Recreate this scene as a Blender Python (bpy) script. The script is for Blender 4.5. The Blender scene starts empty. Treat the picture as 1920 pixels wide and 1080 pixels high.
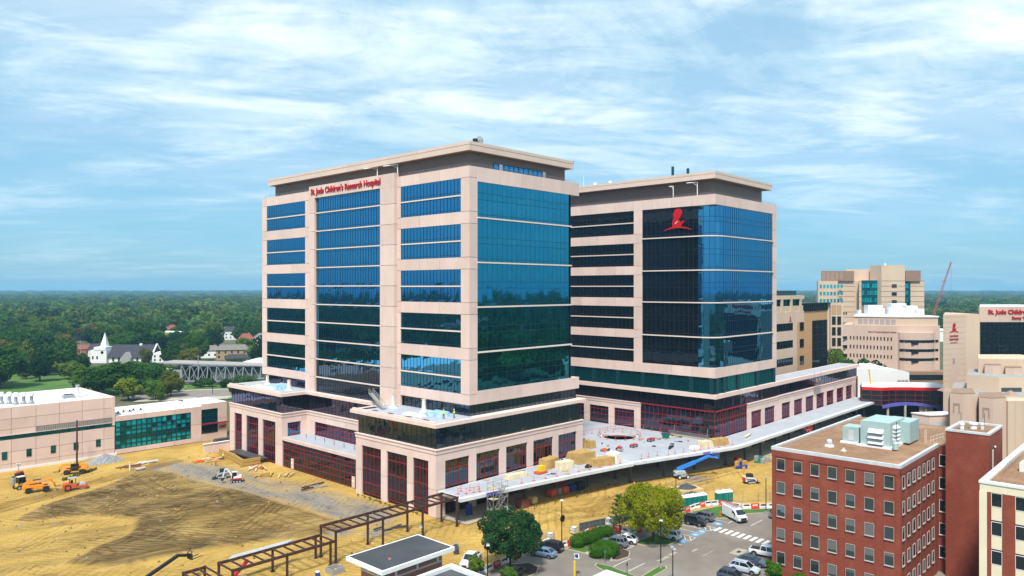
import bpy, math, random
import numpy as np
from mathutils import Vector, Matrix

R = math.radians
scene = bpy.context.scene
COL = scene.collection
random.seed(7)
RNG = np.random.default_rng(7)

# ------------------------------------------------------------------ camera
# world axes follow the street grid: +X along the right-hand faces, +Y along the left-hand faces, metres,
# origin at the street corner of the nearest podium
cam = bpy.data.cameras.new('camera')
cam.sensor_width = 36.0
cam.lens = 26.36
cam.clip_start = 1.0
cam.clip_end = 30000.0
cam_ob = bpy.data.objects.new('camera', cam)
COL.objects.link(cam_ob)
cam_ob.location = (-97.18, -110.85, 45.0)
cam_ob.rotation_euler = (R(90.0), 0.0, R(-47.02))
scene.camera = cam_ob

# ------------------------------------------------------------------ sky and sun
SUN_AZ = R(-147.0)          # direction towards the sun, measured from +X: behind the camera
SUN_EL = R(58.0)
sd = Vector((math.cos(SUN_AZ) * math.cos(SUN_EL), math.sin(SUN_AZ) * math.cos(SUN_EL), math.sin(SUN_EL)))
world = bpy.data.worlds.new('World')
scene.world = world
world.use_nodes = True
wn, wl = world.node_tree.nodes, world.node_tree.links
wn.clear()

def wnode(t, **kw):
 n = wn.new(t)
 for k, v in kw.items():
  setattr(n, k, v)
 return n

def wmath(op, a, b=None, c=None):
 n = wnode('ShaderNodeMath', operation=op)
 for i, x in enumerate((a, b, c)):
  if x is None:
   continue
  if isinstance(x, (int, float)):
   n.inputs[i].default_value = x
  else:
   wl.new(x, n.inputs[i])
 return n.outputs[0]

sky = wnode('ShaderNodeTexSky', sky_type='NISHITA')
sky.sun_disc = False
sky.sun_elevation = SUN_EL
sky.sun_rotation = math.atan2(sd.x, sd.y)
sky.altitude = 100
sky.air_density = 1.0
sky.dust_density = 1.2
sky.ozone_density = 1.6
tc = wnode('ShaderNodeTexCoord')
sep = wnode('ShaderNodeSeparateXYZ')
wl.new(tc.outputs['Generated'], sep.inputs[0])
zc = wmath('ADD', wmath('MAXIMUM', sep.outputs[2], 0.0), 0.10)
# cloud sheet: directions are cast on to a flat layer overhead, so the streaks close up towards the horizon
px = wmath('DIVIDE', sep.outputs[0], zc)
py = wmath('DIVIDE', sep.outputs[1], zc)
# turn the layer so that the wind streaks lie across the view
ca, sa = math.cos(R(41)), math.sin(R(41))
qx = wmath('ADD', wmath('MULTIPLY', px, ca), wmath('MULTIPLY', py, -sa))
qy = wmath('ADD', wmath('MULTIPLY', px, sa), wmath('MULTIPLY', py, ca))

def cloud_noise(sx, sy, ox, detail, rough, dist):
 cmb = wnode('ShaderNodeCombineXYZ')
 wl.new(wmath('MULTIPLY_ADD', qx, sx, ox), cmb.inputs[0])
 wl.new(wmath('MULTIPLY_ADD', qy, sy, ox * 0.7), cmb.inputs[1])
 n = wnode('ShaderNodeTexNoise')
 n.inputs['Scale'].default_value = 1.0
 n.inputs['Detail'].default_value = detail
 n.inputs['Roughness'].default_value = rough
 n.inputs['Distortion'].default_value = dist
 wl.new(cmb.outputs[0], n.inputs['Vector'])
 return n.outputs[0]

def smooth(x, lo, hi):
 n = wnode('ShaderNodeMapRange', interpolation_type='SMOOTHSTEP')
 n.inputs['From Min'].default_value = lo
 n.inputs['From Max'].default_value = hi
 wl.new(x, n.inputs['Value'])
 return n.outputs[0]

SKY_O = 44.3
big = cloud_noise(0.16, 0.34, SKY_O, 3.0, 0.5, 0.3)
mid = cloud_noise(0.72, 1.0, 11.7, 9.0, 0.62, 0.8)
fine = cloud_noise(2.3, 3.1, 27.3, 9.0, 0.66, 0.6)
cl = wmath('ADD', wmath('ADD', wmath('MULTIPLY', big, 0.82), wmath('MULTIPLY', mid, 0.72)), wmath('MULTIPLY', fine, 0.38))
cover = smooth(cl, 0.86, 1.20)
thin = wmath('MULTIPLY', smooth(cl, 0.62, 1.02), 0.40)
low = wmath('MULTIPLY_ADD', smooth(sep.outputs[2], 0.0, 0.30), 0.72, 0.28)      # the sheet thins out towards the horizon
veil = wmath('MULTIPLY', wmath('MAXIMUM', cover, thin), low)
# sky air tint
tint = wnode('ShaderNodeMix', data_type='RGBA', blend_type='MULTIPLY')
tint.inputs[0].default_value = 1.0
wl.new(sky.outputs[0], tint.inputs['A'])
tint.inputs['B'].default_value = (0.72, 1.06, 1.2, 1)
# bright high haze: the blue between clouds is a pale one
haze_mix = wnode('ShaderNodeMix', data_type='RGBA')
haze_mix.inputs[0].default_value = 0.6
wl.new(tint.outputs['Result'], haze_mix.inputs['A'])
haze_mix.inputs['B'].default_value = (1.9, 4.75, 7.0, 1)
cmix = wnode('ShaderNodeMix', data_type='RGBA')
wl.new(veil, cmix.inputs[0])
wl.new(haze_mix.outputs['Result'], cmix.inputs['A'])
shade = smooth(cloud_noise(0.9, 2.1, 41.9, 6.0, 0.6, 0.6), 0.38, 0.66)
cshade = wnode('ShaderNodeMix', data_type='RGBA')
wl.new(shade, cshade.inputs[0])
cshade.inputs['A'].default_value = (5.6, 7.5, 8.6, 1)
cshade.inputs['B'].default_value = (9.4, 10.3, 10.7, 1)
wl.new(cshade.outputs['Result'], cmix.inputs['B'])
bg = wnode('ShaderNodeBackground')
bg.inputs['Strength'].default_value = 0.08
wl.new(cmix.outputs['Result'], bg.inputs['Color'])
wout = wnode('ShaderNodeOutputWorld')
wl.new(bg.outputs[0], wout.inputs['Surface'])

sun = bpy.data.lights.new('sun', 'SUN')
sun.energy = 3.7
sun.angle = R(9.0)
sun.color = (1.0, 0.95, 0.87)
sun_ob = bpy.data.objects.new('sun', sun)
COL.objects.link(sun_ob)
sun_ob.rotation_euler = sd.to_track_quat('Z', 'Y').to_euler()

scene.view_settings.view_transform = 'Standard'
scene.view_settings.look = 'None'
scene.view_settings.exposure = 0.63
scene.view_settings.gamma = 1.0
scene.render.engine = 'CYCLES'
scene.cycles.max_bounces = 6
scene.cycles.diffuse_bounces = 2
scene.cycles.glossy_bounces = 3
scene.cycles.transmission_bounces = 2
scene.cycles.volume_bounces = 0
scene.cycles.transparent_max_bounces = 4
scene.cycles.use_denoising = True
scene.cycles.sample_clamp_indirect = 4.0

# ------------------------------------------------------------------ materials
MATS = {}

def pm(name, c1, c2=None, scale=0.5, rough=0.8, metal=0.0, bump=0.0, bscale=6.0, spec=0.4, stretch=(1, 1, 1), rnd=0.0, detail=5.0, contrast=(0.35, 0.65), coord='POS', c3=None, s3=0.05, coat=0.0):
 """procedural material: two tones mixed by noise, optional large third tone, bump and per-object variation"""
 m = bpy.data.materials.new(name)
 MATS[name] = m
 m.use_nodes = True
 nt = m.node_tree
 n, l = nt.nodes, nt.links
 b = n['Principled BSDF']
 b.inputs['Roughness'].default_value = rough
 b.inputs['Metallic'].default_value = metal
 b.inputs['Specular IOR Level'].default_value = spec
 b.inputs['Coat Weight'].default_value = coat
 b.inputs['Coat Roughness'].default_value = 0.08
 c1 = (*c1, 1)
 c2 = (*(c2 or c1[:3]), 1)
 if coord == 'POS':
  pos = n.new('ShaderNodeNewGeometry').outputs['Position']
 else:
  pos = n.new('ShaderNodeTexCoord').outputs['Object']
 mp = n.new('ShaderNodeMapping')
 mp.inputs['Scale'].default_value = stretch
 l.new(pos, mp.inputs['Vector'])
 nz = n.new('ShaderNodeTexNoise')
 nz.inputs['Scale'].default_value = scale
 nz.inputs['Detail'].default_value = detail
 nz.inputs['Roughness'].default_value = 0.6
 l.new(mp.outputs[0], nz.inputs['Vector'])
 mr = n.new('ShaderNodeMapRange')
 mr.inputs['From Min'].default_value, mr.inputs['From Max'].default_value = contrast
 l.new(nz.outputs[0], mr.inputs['Value'])
 mx = n.new('ShaderNodeMix')
 mx.data_type = 'RGBA'
 l.new(mr.outputs[0], mx.inputs[0])
 mx.inputs['A'].default_value = c1
 mx.inputs['B'].default_value = c2
 out = mx.outputs['Result']
 if c3:
  n3 = n.new('ShaderNodeTexNoise')
  n3.inputs['Scale'].default_value = s3
  n3.inputs['Detail'].default_value = 6
  l.new(pos, n3.inputs['Vector'])
  r3 = n.new('ShaderNodeMapRange')
  r3.inputs['From Min'].default_value, r3.inputs['From Max'].default_value = 0.5, 0.72
  l.new(n3.outputs[0], r3.inputs['Value'])
  m3 = n.new('ShaderNodeMix')
  m3.data_type = 'RGBA'
  l.new(r3.outputs[0], m3.inputs[0])
  l.new(out, m3.inputs['A'])
  m3.inputs['B'].default_value = (*c3, 1)
  out = m3.outputs['Result']
 if rnd:
  oi = n.new('ShaderNodeObjectInfo')
  hv = n.new('ShaderNodeHueSaturation')
  rr = n.new('ShaderNodeMapRange')
  rr.inputs['To Min'].default_value, rr.inputs['To Max'].default_value = 1 - rnd, 1 + rnd
  l.new(oi.outputs['Random'], rr.inputs['Value'])
  l.new(rr.outputs[0], hv.inputs['Value'])
  l.new(out, hv.inputs['Color'])
  out = hv.outputs[0]
 l.new(out, b.inputs['Base Color'])
 if bump:
  bz = n.new('ShaderNodeTexNoise')
  bz.inputs['Scale'].default_value = bscale
  bz.inputs['Detail'].default_value = 4
  l.new(mp.outputs[0], bz.inputs['Vector'])
  bp = n.new('ShaderNodeBump')
  bp.inputs['Strength'].default_value = bump
  bp.inputs['Distance'].default_value = 0.1
  l.new(bz.outputs[0], bp.inputs['Height'])
  l.new(bp.outputs[0], b.inputs['Normal'])
 return m

def glass_mat(name, refl, dark, rough=0.02, wob=0.010, wscale=0.35, f0=0.55):
 """coated facade glass: strong tinted mirror over a dark room, panes slightly bowed"""
 m = bpy.data.materials.new(name)
 MATS[name] = m
 m.use_nodes = True
 n, l = m.node_tree.nodes, m.node_tree.links
 n.clear()
 out = n.new('ShaderNodeOutputMaterial')
 pos = n.new('ShaderNodeNewGeometry')
 nz = n.new('ShaderNodeTexNoise')
 nz.inputs['Scale'].default_value = wscale
 nz.inputs['Detail'].default_value = 2
 l.new(pos.outputs['Position'], nz.inputs['Vector'])
 bp = n.new('ShaderNodeBump')
 bp.inputs['Strength'].default_value = 1.0
 bp.inputs['Distance'].default_value = wob
 l.new(nz.outputs[0], bp.inputs['Height'])
 oi = n.new('ShaderNodeObjectInfo')
 gl = n.new('ShaderNodeBsdfGlossy')
 gl.inputs['Color'].default_value = (*refl, 1)
 gl.inputs['Roughness'].default_value = rough
 l.new(bp.outputs[0], gl.inputs['Normal'])
 df = n.new('ShaderNodeBsdfDiffuse')
 mxc = n.new('ShaderNodeMix')
 mxc.data_type = 'RGBA'
 l.new(oi.outputs['Random'], mxc.inputs[0])
 mxc.inputs['A'].default_value = (*dark, 1)
 mxc.inputs['B'].default_value = (dark[0] * 2.2, dark[1] * 2.0, dark[2] * 1.8, 1)
 l.new(mxc.outputs['Result'], df.inputs['Color'])
 lw = n.new('ShaderNodeFresnel')
 lw.inputs['IOR'].default_value = 1.5
 ma = n.new('ShaderNodeMath')
 ma.operation = 'MULTIPLY_ADD'
 l.new(lw.outputs[0], ma.inputs[0])
 ma.inputs[1].default_value = 1 - f0
 ma.inputs[2].default_value = f0
 ms = n.new('ShaderNodeMixShader')
 l.new(ma.outputs[0], ms.inputs[0])
 l.new(df.outputs[0], ms.inputs[1])
 l.new(gl.outputs[0], ms.inputs[2])
 l.new(ms.outputs[0], out.inputs['Surface'])
 return m

pm('precast', (0.75, 0.56, 0.49), (0.69, 0.51, 0.44), scale=0.45, rough=0.85, bump=0.15, bscale=3, rnd=0.07, stretch=(1, 1, 0.3), c3=(0.67, 0.49, 0.42), s3=0.22)
pm('precast_joint', (0.20, 0.15, 0.13), rough=0.95)
pm('ledge', (0.80, 0.66, 0.58), (0.74, 0.60, 0.52), scale=1.2, rough=0.7)
pm('louver', (0.30, 0.205, 0.18), (0.26, 0.178, 0.155), scale=1.0, rough=0.6, metal=0.2)
pm('fascia', (0.72, 0.545, 0.45), (0.68, 0.51, 0.415), scale=0.5, rough=0.6, rnd=0.03)
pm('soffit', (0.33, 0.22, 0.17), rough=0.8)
pm('mullion_blue', (0.012, 0.045, 0.085), rough=0.4, metal=0.4)
pm('mullion_teal', (0.008, 0.06, 0.075), rough=0.4, metal=0.4)
pm('mullion_red', (0.26, 0.012, 0.018), rough=0.5)
pm('mullion_dark', (0.02, 0.02, 0.028), rough=0.5)
pm('sign_red', (0.42, 0.005, 0.02), rough=0.45)
pm('logo_red', (0.50, 0.003, 0.006), rough=0.5)
pm('white_paint', (0.80, 0.80, 0.79), (0.74, 0.74, 0.73), scale=1.5, rough=0.6)
pm('roof_white', (0.80, 0.80, 0.81), (0.70, 0.70, 0.71), scale=0.25, rough=0.8, detail=8)
pm('deck_white', (0.40, 0.42, 0.46), (0.34, 0.36, 0.40), scale=0.22, rough=0.75, detail=8, c3=(0.36, 0.36, 0.375), s3=0.12)
pm('galv', (0.42, 0.44, 0.46), (0.34, 0.36, 0.38), scale=2, rough=0.45, metal=0.6)
pm('dark_metal', (0.03, 0.03, 0.033), rough=0.55, metal=0.3)
pm('black', (0.010, 0.010, 0.012), rough=0.7)
glass_mat('glass_blue', (0.105, 0.47, 0.82), (0.002, 0.007, 0.014), wob=0.007, wscale=0.5)
glass_mat('glass_teal', (0.05, 0.46, 0.68), (0.002, 0.008, 0.014), wob=0.007, wscale=0.5)
glass_mat('glass_podium', (0.14, 0.19, 0.25), (0.005, 0.006, 0.009), wob=0.03, f0=0.5)
glass_mat('glass_violet', (0.20, 0.20, 0.30), (0.009, 0.008, 0.014), wob=0.03, f0=0.5)
glass_mat('glass_green', (0.03, 0.27, 0.32), (0.003, 0.045, 0.055), wob=0.015, f0=0.45)
glass_mat('glass_dark', (0.13, 0.21, 0.30), (0.004, 0.008, 0.013), wob=0.03, f0=0.45)
glass_mat('glass_house', (0.30, 0.36, 0.38), (0.015, 0.022, 0.024), wob=0.01, f0=0.3)
glass_mat('glass_bright', (0.34, 0.66, 0.86), (0.02, 0.10, 0.16), wob=0.006)

# ------------------------------------------------------------------ building blocks
ORG = {}

def props(o, label=None, cat=None, group=None, kind=None):
 if label:
  o['label'] = label
 if cat:
  o['category'] = cat
 if group:
  o['group'] = group
 if kind:
  o['kind'] = kind
 return o

def thing(name, label, cat, loc=(0, 0, 0), rz=0.0, group=None):
 o = bpy.data.objects.new(name, None)
 o.empty_display_size = 0.5
 COL.objects.link(o)
 o.location = loc
 o.rotation_euler = (0, 0, rz)
 props(o, label, cat, group)
 ORG[o.name] = tuple(loc) if rz == 0 else None
 return o

def org(o):
 while o.parent is not None:
  o = o.parent
 return ORG.get(o.name) or (0, 0, 0)

class MB:
 """collects boxes, prisms, tubes; build() makes them one mesh object"""

 def __init__(self):
  self.v, self.f, self.m = [], [], []

 def add(self, vs, fs, mi=0):
  k = len(self.v)
  self.v += [tuple(p) for p in vs]
  self.f += [tuple(i + k for i in q) for q in fs]
  self.m += [mi] * len(fs)
  return self

 def box(self, x0, x1, y0, y1, z0, z1, mi=0):
  x0, x1 = min(x0, x1), max(x0, x1)
  y0, y1 = min(y0, y1), max(y0, y1)
  z0, z1 = min(z0, z1), max(z0, z1)
  vs = [(x, y, z) for z in (z0, z1) for y in (y0, y1) for x in (x0, x1)]
  return self.add(vs, [(0, 2, 3, 1), (4, 5, 7, 6), (0, 1, 5, 4), (2, 6, 7, 3), (0, 4, 6, 2), (1, 3, 7, 5)], mi)

 def prism(self, pts, z0, z1, mi=0, top=None):
  """pts counter-clockwise seen from above"""
  n = len(pts)
  tp = top or pts
  vs = [(x, y, z0) for x, y in pts] + [(x, y, z1) for x, y in tp]
  fs = [tuple(range(n - 1, -1, -1)), tuple(range(n, 2 * n))] + [(i, (i + 1) % n, n + (i + 1) % n, n + i) for i in range(n)]
  return self.add(vs, fs, mi)

 def tube(self, p, q, r0, r1=None, n=8, mi=0, cap=True):
  p, q = Vector(p), Vector(q)
  r1 = r0 if r1 is None else r1
  d = (q - p).normalized()
  a = d.orthogonal().normalized()
  b = d.cross(a)
  vs = []
  for c, r in ((p, r0), (q, r1)):
   for i in range(n):
    t = 2 * math.pi * i / n
    vs.append(c + a * (r * math.cos(t)) + b * (r * math.sin(t)))
  fs = [(i, (i + 1) % n, n + (i + 1) % n, n + i) for i in range(n)]
  if cap:
   fs += [tuple(range(n - 1, -1, -1)), tuple(range(n, 2 * n))]
  return self.add(vs, fs, mi)

 def bar(self, p, q, w, h, mi=0, up=(0, 0, 1)):
  """square bar from p to q, w wide, h high"""
  p, q = Vector(p), Vector(q)
  d = (q - p).normalized()
  u = Vector(up)
  if abs(d.dot(u)) > 0.98:
   u = Vector((1, 0, 0))
  s = d.cross(u).normalized() * (w / 2)
  t = s.cross(d).normalized() * (h / 2)
  vs = [p - s - t, p + s - t, p + s + t, p - s + t, q - s - t, q + s - t, q + s + t, q - s + t]
  return self.add(vs, [(0, 1, 2, 3), (7, 6, 5, 4), (0, 4, 5, 1), (1, 5, 6, 2), (2, 6, 7, 3), (3, 7, 4, 0)], mi)

 def lathe(self, prof, n=12, c=(0, 0, 0), mi=0, axis='Z'):
  vs = []
  for r, z in prof:
   for i in range(n):
    t = 2 * math.pi * i / n
    x, y = r * math.cos(t), r * math.sin(t)
    if axis == 'Z':
     vs.append((c[0] + x, c[1] + y, c[2] + z))
    elif axis == 'Y':
     vs.append((c[0] + x, c[1] + z, c[2] + y))
    else:
     vs.append((c[0] + z, c[1] + x, c[2] + y))
  k = len(prof)
  fs = [(j * n + i, j * n + (i + 1) % n, (j + 1) * n + (i + 1) % n, (j + 1) * n + i) for j in range(k - 1) for i in range(n)]
  fs += [tuple(range(n - 1, -1, -1)), tuple((k - 1) * n + i for i in range(n))]
  if axis == 'Y':
   fs = [q[::-1] for q in fs]
  return self.add(vs, fs, mi)

 def build(self, name, mats, parent=None, local=False, smooth=False, label=None, kind=None):
  me = bpy.data.meshes.new(name)
  ox, oy, oz = (0, 0, 0) if (parent is None or local) else org(parent)
  me.from_pydata([(x - ox, y - oy, z - oz) for x, y, z in self.v], [], self.f)
  if isinstance(mats, str):
   mats = [mats]
  for m in mats:
   me.materials.append(MATS[m])
  if len(mats) > 1:
   me.polygons.foreach_set('material_index', self.m)
  if smooth:
   me.polygons.foreach_set('use_smooth', [True] * len(me.polygons))
  me.update()
  o = bpy.data.objects.new(name, me)
  COL.objects.link(o)
  if parent is not None:
   o.parent = parent
  props(o, label, None, None, kind)
  return o

def copy_tree(o, parent=None, mats=None):
 """a copy of a thing, its parts and their sub-parts; mats swaps materials by name on the copies"""
 c = o.copy()
 if mats and c.type == 'MESH' and any(s.material and s.material.name in mats for s in c.material_slots):
  c.data = c.data.copy()
  for i, mm in enumerate(c.data.materials):
   if mm.name in mats:
    c.data.materials[i] = MATS[mats[mm.name]]
 COL.objects.link(c)
 c.parent = parent
 for ch in o.children:
  copy_tree(ch, c, mats)
 return c

_BOX = {}

def panel(parent, x0, x1, y0, y1, z0, z1, mat, name='panel', local=False):
 """one cladding piece as an object of its own; alike pieces share mesh data"""
 dx, dy, dz = abs(x1 - x0), abs(y1 - y0), abs(z1 - z0)
 key = (round(dx, 3), round(dy, 3), round(dz, 3), mat)
 me = _BOX.get(key)
 if me is None:
  b = MB().box(-dx / 2, dx / 2, -dy / 2, dy / 2, -dz / 2, dz / 2)
  me = bpy.data.meshes.new(name)
  me.from_pydata(b.v, [], b.f)
  me.materials.append(MATS[mat])
  _BOX[key] = me
 o = bpy.data.objects.new(name, me)
 COL.objects.link(o)
 o.parent = parent
 g = (0, 0, 0) if local else org(parent)
 o.location = ((x0 + x1) / 2 - g[0], (y0 + y1) / 2 - g[1], (z0 + z1) / 2 - g[2])
 return o

class Face:
 """a vertical facade plane: s runs along it, z up, d outwards"""

 def __init__(self, o, s, n):
  self.o, self.s, self.n = o, s, n
  self.flip = (s[1] * n[0] - s[0] * n[1]) < 0

 def p(self, s, z, d=0.0):
  return (self.o[0] + self.s[0] * s + self.n[0] * d, self.o[1] + self.s[1] * s + self.n[1] * d, z)

 def ext(self, s0, s1, d0, d1):
  a, b = self.p(s0, 0, d0), self.p(s1, 0, d1)
  return min(a[0], b[0]), max(a[0], b[0]), min(a[1], b[1]), max(a[1], b[1])

def fbox(mb, F, s0, s1, z0, z1, d0, d1, mi=0):
 x0, x1, y0, y1 = F.ext(s0, s1, d0, d1)
 return mb.box(x0, x1, y0, y1, z0, z1, mi)

def fpanels(parent, F, s0, s1, z0, z1, d0, d1, ns=1, nz=1, mat='precast', gap=0.08, name='panel', local=False):
 zz = nz if isinstance(nz, (list, tuple)) else [z0 + (z1 - z0) * i / nz for i in range(nz + 1)]
 for i in range(ns):
  a, b = s0 + (s1 - s0) * i / ns, s0 + (s1 - s0) * (i + 1) / ns
  for j in range(len(zz) - 1):
   x0, x1, y0, y1 = F.ext(a + (gap / 2 if i else 0), b - (gap / 2 if i < ns - 1 else 0), d0, d1)
   panel(parent, x0, x1, y0, y1, zz[j] + (gap / 2 if j else 0), zz[j + 1] - (gap / 2 if j < len(zz) - 2 else 0), mat, name, local)

def fglass(parent, F, s0, s1, z0, z1, d, cols, rows, mat, jit=0.007, name='window', local=False):
 """glazing as one sheet whose corners at the mullions sit a few millimetres in and out"""
 ss = [s0 + (s1 - s0) * i / cols for i in range(cols + 1)] if isinstance(cols, int) else cols
 zz = [z0 + (z1 - z0) * i / rows for i in range(rows + 1)] if isinstance(rows, int) else rows
 mb = MB()
 vs = [F.p(s, z, d + random.uniform(-jit, jit)) for z in zz for s in ss]
 n = len(ss)
 fs = []
 for j in range(len(zz) - 1):
  for i in range(n - 1):
   q = (j * n + i, j * n + i + 1, (j + 1) * n + i + 1, (j + 1) * n + i)
   fs.append(q[::-1] if F.flip else q)
 mb.add(vs, fs)
 return mb.build(name, mat, parent, local=local)

def fmull(parent, F, s0, s1, z0, z1, d, cols, rows, mat, w=0.07, dep=0.08, hw=None, local=False, vert=True, name='mullion_grid'):
 ss = [s0 + (s1 - s0) * i / cols for i in range(cols + 1)] if isinstance(cols, int) else cols
 zz = [z0 + (z1 - z0) * i / rows for i in range(rows + 1)] if isinstance(rows, int) else rows
 mb = MB()
 hw = hw or w
 if vert:
  for s in ss:
   fbox(mb, F, s - w / 2, s + w / 2, z0, z1, d, d + dep)
 for z in zz:
  fbox(mb, F, s0, s1, z - hw / 2, z + hw / 2, d, d + dep + 0.015)
 return mb.build(name, mat, parent, local=local, kind='stuff')

def fwindow(parent, F, s0, s1, z0, z1, d, cols, rows, glass, mull, w=0.07, dep=0.08, hw=None, jit=0.007, local=False, name='window'):
 g = fglass(parent, F, s0, s1, z0, z1, d, cols, rows, glass, jit, name, local)
 fmull(g, F, s0, s1, z0, z1, d + 0.01, cols, rows, mull, w, dep, hw, local)
 return g

def text_obj(name, body, size, mat, parent, loc, rot, depth=0.15, bold=0.02, align='LEFT', xscale=1.0, local=False):
 cu = bpy.data.curves.new(name, 'FONT')
 cu.body = body
 cu.size = size
 cu.extrude = depth / 2
 cu.offset = bold * size
 cu.align_x = align
 cu.resolution_u = 3
 t = bpy.data.objects.new(name + '_curve', cu)
 COL.objects.link(t)
 dg = bpy.context.evaluated_depsgraph_get()
 me = bpy.data.meshes.new_from_object(t.evaluated_get(dg))
 bpy.data.objects.remove(t)
 bpy.data.curves.remove(cu)
 me.name = name
 me.materials.clear()
 me.materials.append(MATS[mat])
 me.transform(Matrix.Diagonal((xscale, 1, 1, 1)))
 o = bpy.data.objects.new(name, me)
 COL.objects.link(o)
 o.parent = parent
 g = (0, 0, 0) if local else org(parent)
 o.location = (loc[0] - g[0], loc[1] - g[1], loc[2] - g[2])
 o.rotation_euler = rot
 return o
# ================================================================== the two glass towers
def roof_cap(parent, x0, x1, y0, y1, z0, z1, ns):
 """flat roof with a panelled fascia"""
 MB().box(x0 + 0.2, x1 - 0.2, y0 + 0.2, y1 - 0.2, z0, z1 - 0.05).build('roof', 'soffit', parent)
 MB().box(x0 + 0.25, x1 - 0.25, y0 + 0.25, y1 - 0.25, z1 - 0.045, z1 - 0.02).build('roof_membrane', 'roof_white', parent)
 zm = z0 + (z1 - z0) * 0.62
 FLf, FRf = Face((x0 + 0.2, 0), (0, 1), (-1, 0)), Face((0, y0 + 0.2), (1, 0), (0, -1))
 nl, nr = ns
 for F, a, b, n in ((FLf, y0, y1, nl), (FRf, x0 + 0.2, x1, nr)):
  fpanels(parent, F, a, b, z0, zm, 0, 0.16, n, 1, 'fascia', 0.04, 'fascia_panel')
  fpanels(parent, F, a, b, zm + 0.05, z1, 0, 0.2, n, 1, 'fascia', 0.04, 'fascia_panel')
 FE = Face((x1 - 0.2, 0), (0, 1), (1, 0))
 fpanels(parent, FE, y0, y1, z0, z1, 0, 0.2, 1, 1, 'fascia', 0.04, 'fascia_panel')

def louver_wall(parent, x0, x1, y0, y1, z0, z1):
 MB().box(x0, x1, y0, y1, z0, z1).build('penthouse_wall', 'soffit', parent)
 mb = MB()
 n = int((z1 - z0) / 0.26)
 for i in range(n):
  z = z0 + 0.26 * i
  for (a, b, c, d) in ((x0 - 0.12, x0, y0 - 0.12, y1), (x0, x1, y0 - 0.12, y0), (x1, x1 + 0.12, y0 - 0.12, y1)):
   mb.box(a, b, c, d, z + 0.02, z + 0.19)
 mb.build('louver', 'louver', parent, kind='stuff')

def rail(parent, pts, z, h=1.0, step=2.4, mat='galv', name='roof_rail'):
 mb = MB()
 for (xa, ya), (xb, yb) in zip(pts, pts[1:]):
  L = math.hypot(xb - xa, yb - ya)
  n = max(1, int(L / step))
  for i in range(n + 1):
   t = i / n
   mb.tube((xa + (xb - xa) * t, ya + (yb - ya) * t, z), (xa + (xb - xa) * t, ya + (yb - ya) * t, z + h), 0.03, n=4)
  mb.tube((xa, ya, z + h), (xb, yb, z + h), 0.03, n=4)
  mb.tube((xa, ya, z + h * 0.5), (xb, yb, z + h * 0.5), 0.025, n=4)
 return mb.build(name, mat, parent, kind='stuff')

def davit(parent, x, y, z, h, reach, ang):
 mb = MB()
 dx, dy = math.cos(ang) * reach, math.sin(ang) * reach
 mb.tube((x, y, z), (x, y, z + h), 0.13, 0.11, n=8)
 mb.bar((x - dx * 0.05, y - dy * 0.05, z + h), (x + dx, y + dy, z + h), 0.18, 0.2)
 mb.bar((x, y, z + h * 0.72), (x + dx * 0.4, y + dy * 0.4, z + h - 0.05), 0.08, 0.08)
 mb.build('davit_arm', 'white_paint', parent)

ZCUT = [20.8, 22.9, 30.05, 32.5, 39.5, 41.95, 48.95, 51.4, 58.4, 60.9, 67.95, 70.3]
A = thing('hospital_tower', 'taller pink and blue glass tower with red hospital name on its parapet', 'building', (0, 0, 0))
AL = Face((9.96, 0), (0, 1), (-1, 0))
AR = Face((0, 1.0), (1, 0), (0, -1))
MB().box(10.4, 43.0, 1.45, 85.3, 20.72, 70.0).build('core_wall', 'precast_joint', A)
MB().box(11.3, 42.6, 2.4, 84.6, 13.3, 20.7).build('terrace_core', 'black', A)
# --- left face
fpanels(A, AL, 1.43, 3.57, 20.8, 70.3, -0.42, 0, 1, ZCUT)
fpanels(A, AL, 83.2, 85.7, 20.8, 70.3, -0.42, 0, 1, ZCUT)
fpanels(A, AL, 23.5, 25.5, 18.35, 70.3, -0.42, 0, 1, [18.35] + ZCUT[1:])
fpanels(A, AL, 60.0, 63.3, 18.35, 70.3, -0.42, 0, 1, [18.35] + ZCUT[1:])
for (a, b) in ((3.57, 23.5), (63.3, 83.2)):
 for i in range(0, 12, 2):
  fpanels(A, AL, a, b, ZCUT[i], ZCUT[i + 1], -0.42, -0.02, 3, 1)
 for i in range(1, 11, 2):
  z0, z1 = ZCUT[i], ZCUT[i + 1]
  zm = z0 + 3.42
  nc = 9 if a < 30 else 10
  for (za, zb) in ((z0, zm - 0.22), (zm + 0.22, z1)):
   fwindow(A, AL, a, b, za, zb, -0.2, nc * 2, [za, za + 0.5, zb - 0.02] if za == z0 else [za, za + 0.55, zb], 'glass_blue', 'mullion_blue', 0.045, 0.05, 0.07)
  MB_ = MB()
  fbox(MB_, AL, a, b, zm - 0.14, zm + 0.14, -0.3, 0.10)
  fbox(MB_, AL, a, b, zm - 0.22, zm + 0.22, -0.3, -0.12, 1)
  MB_.build('ledge', ['ledge', 'mullion_blue'], A)
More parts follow.
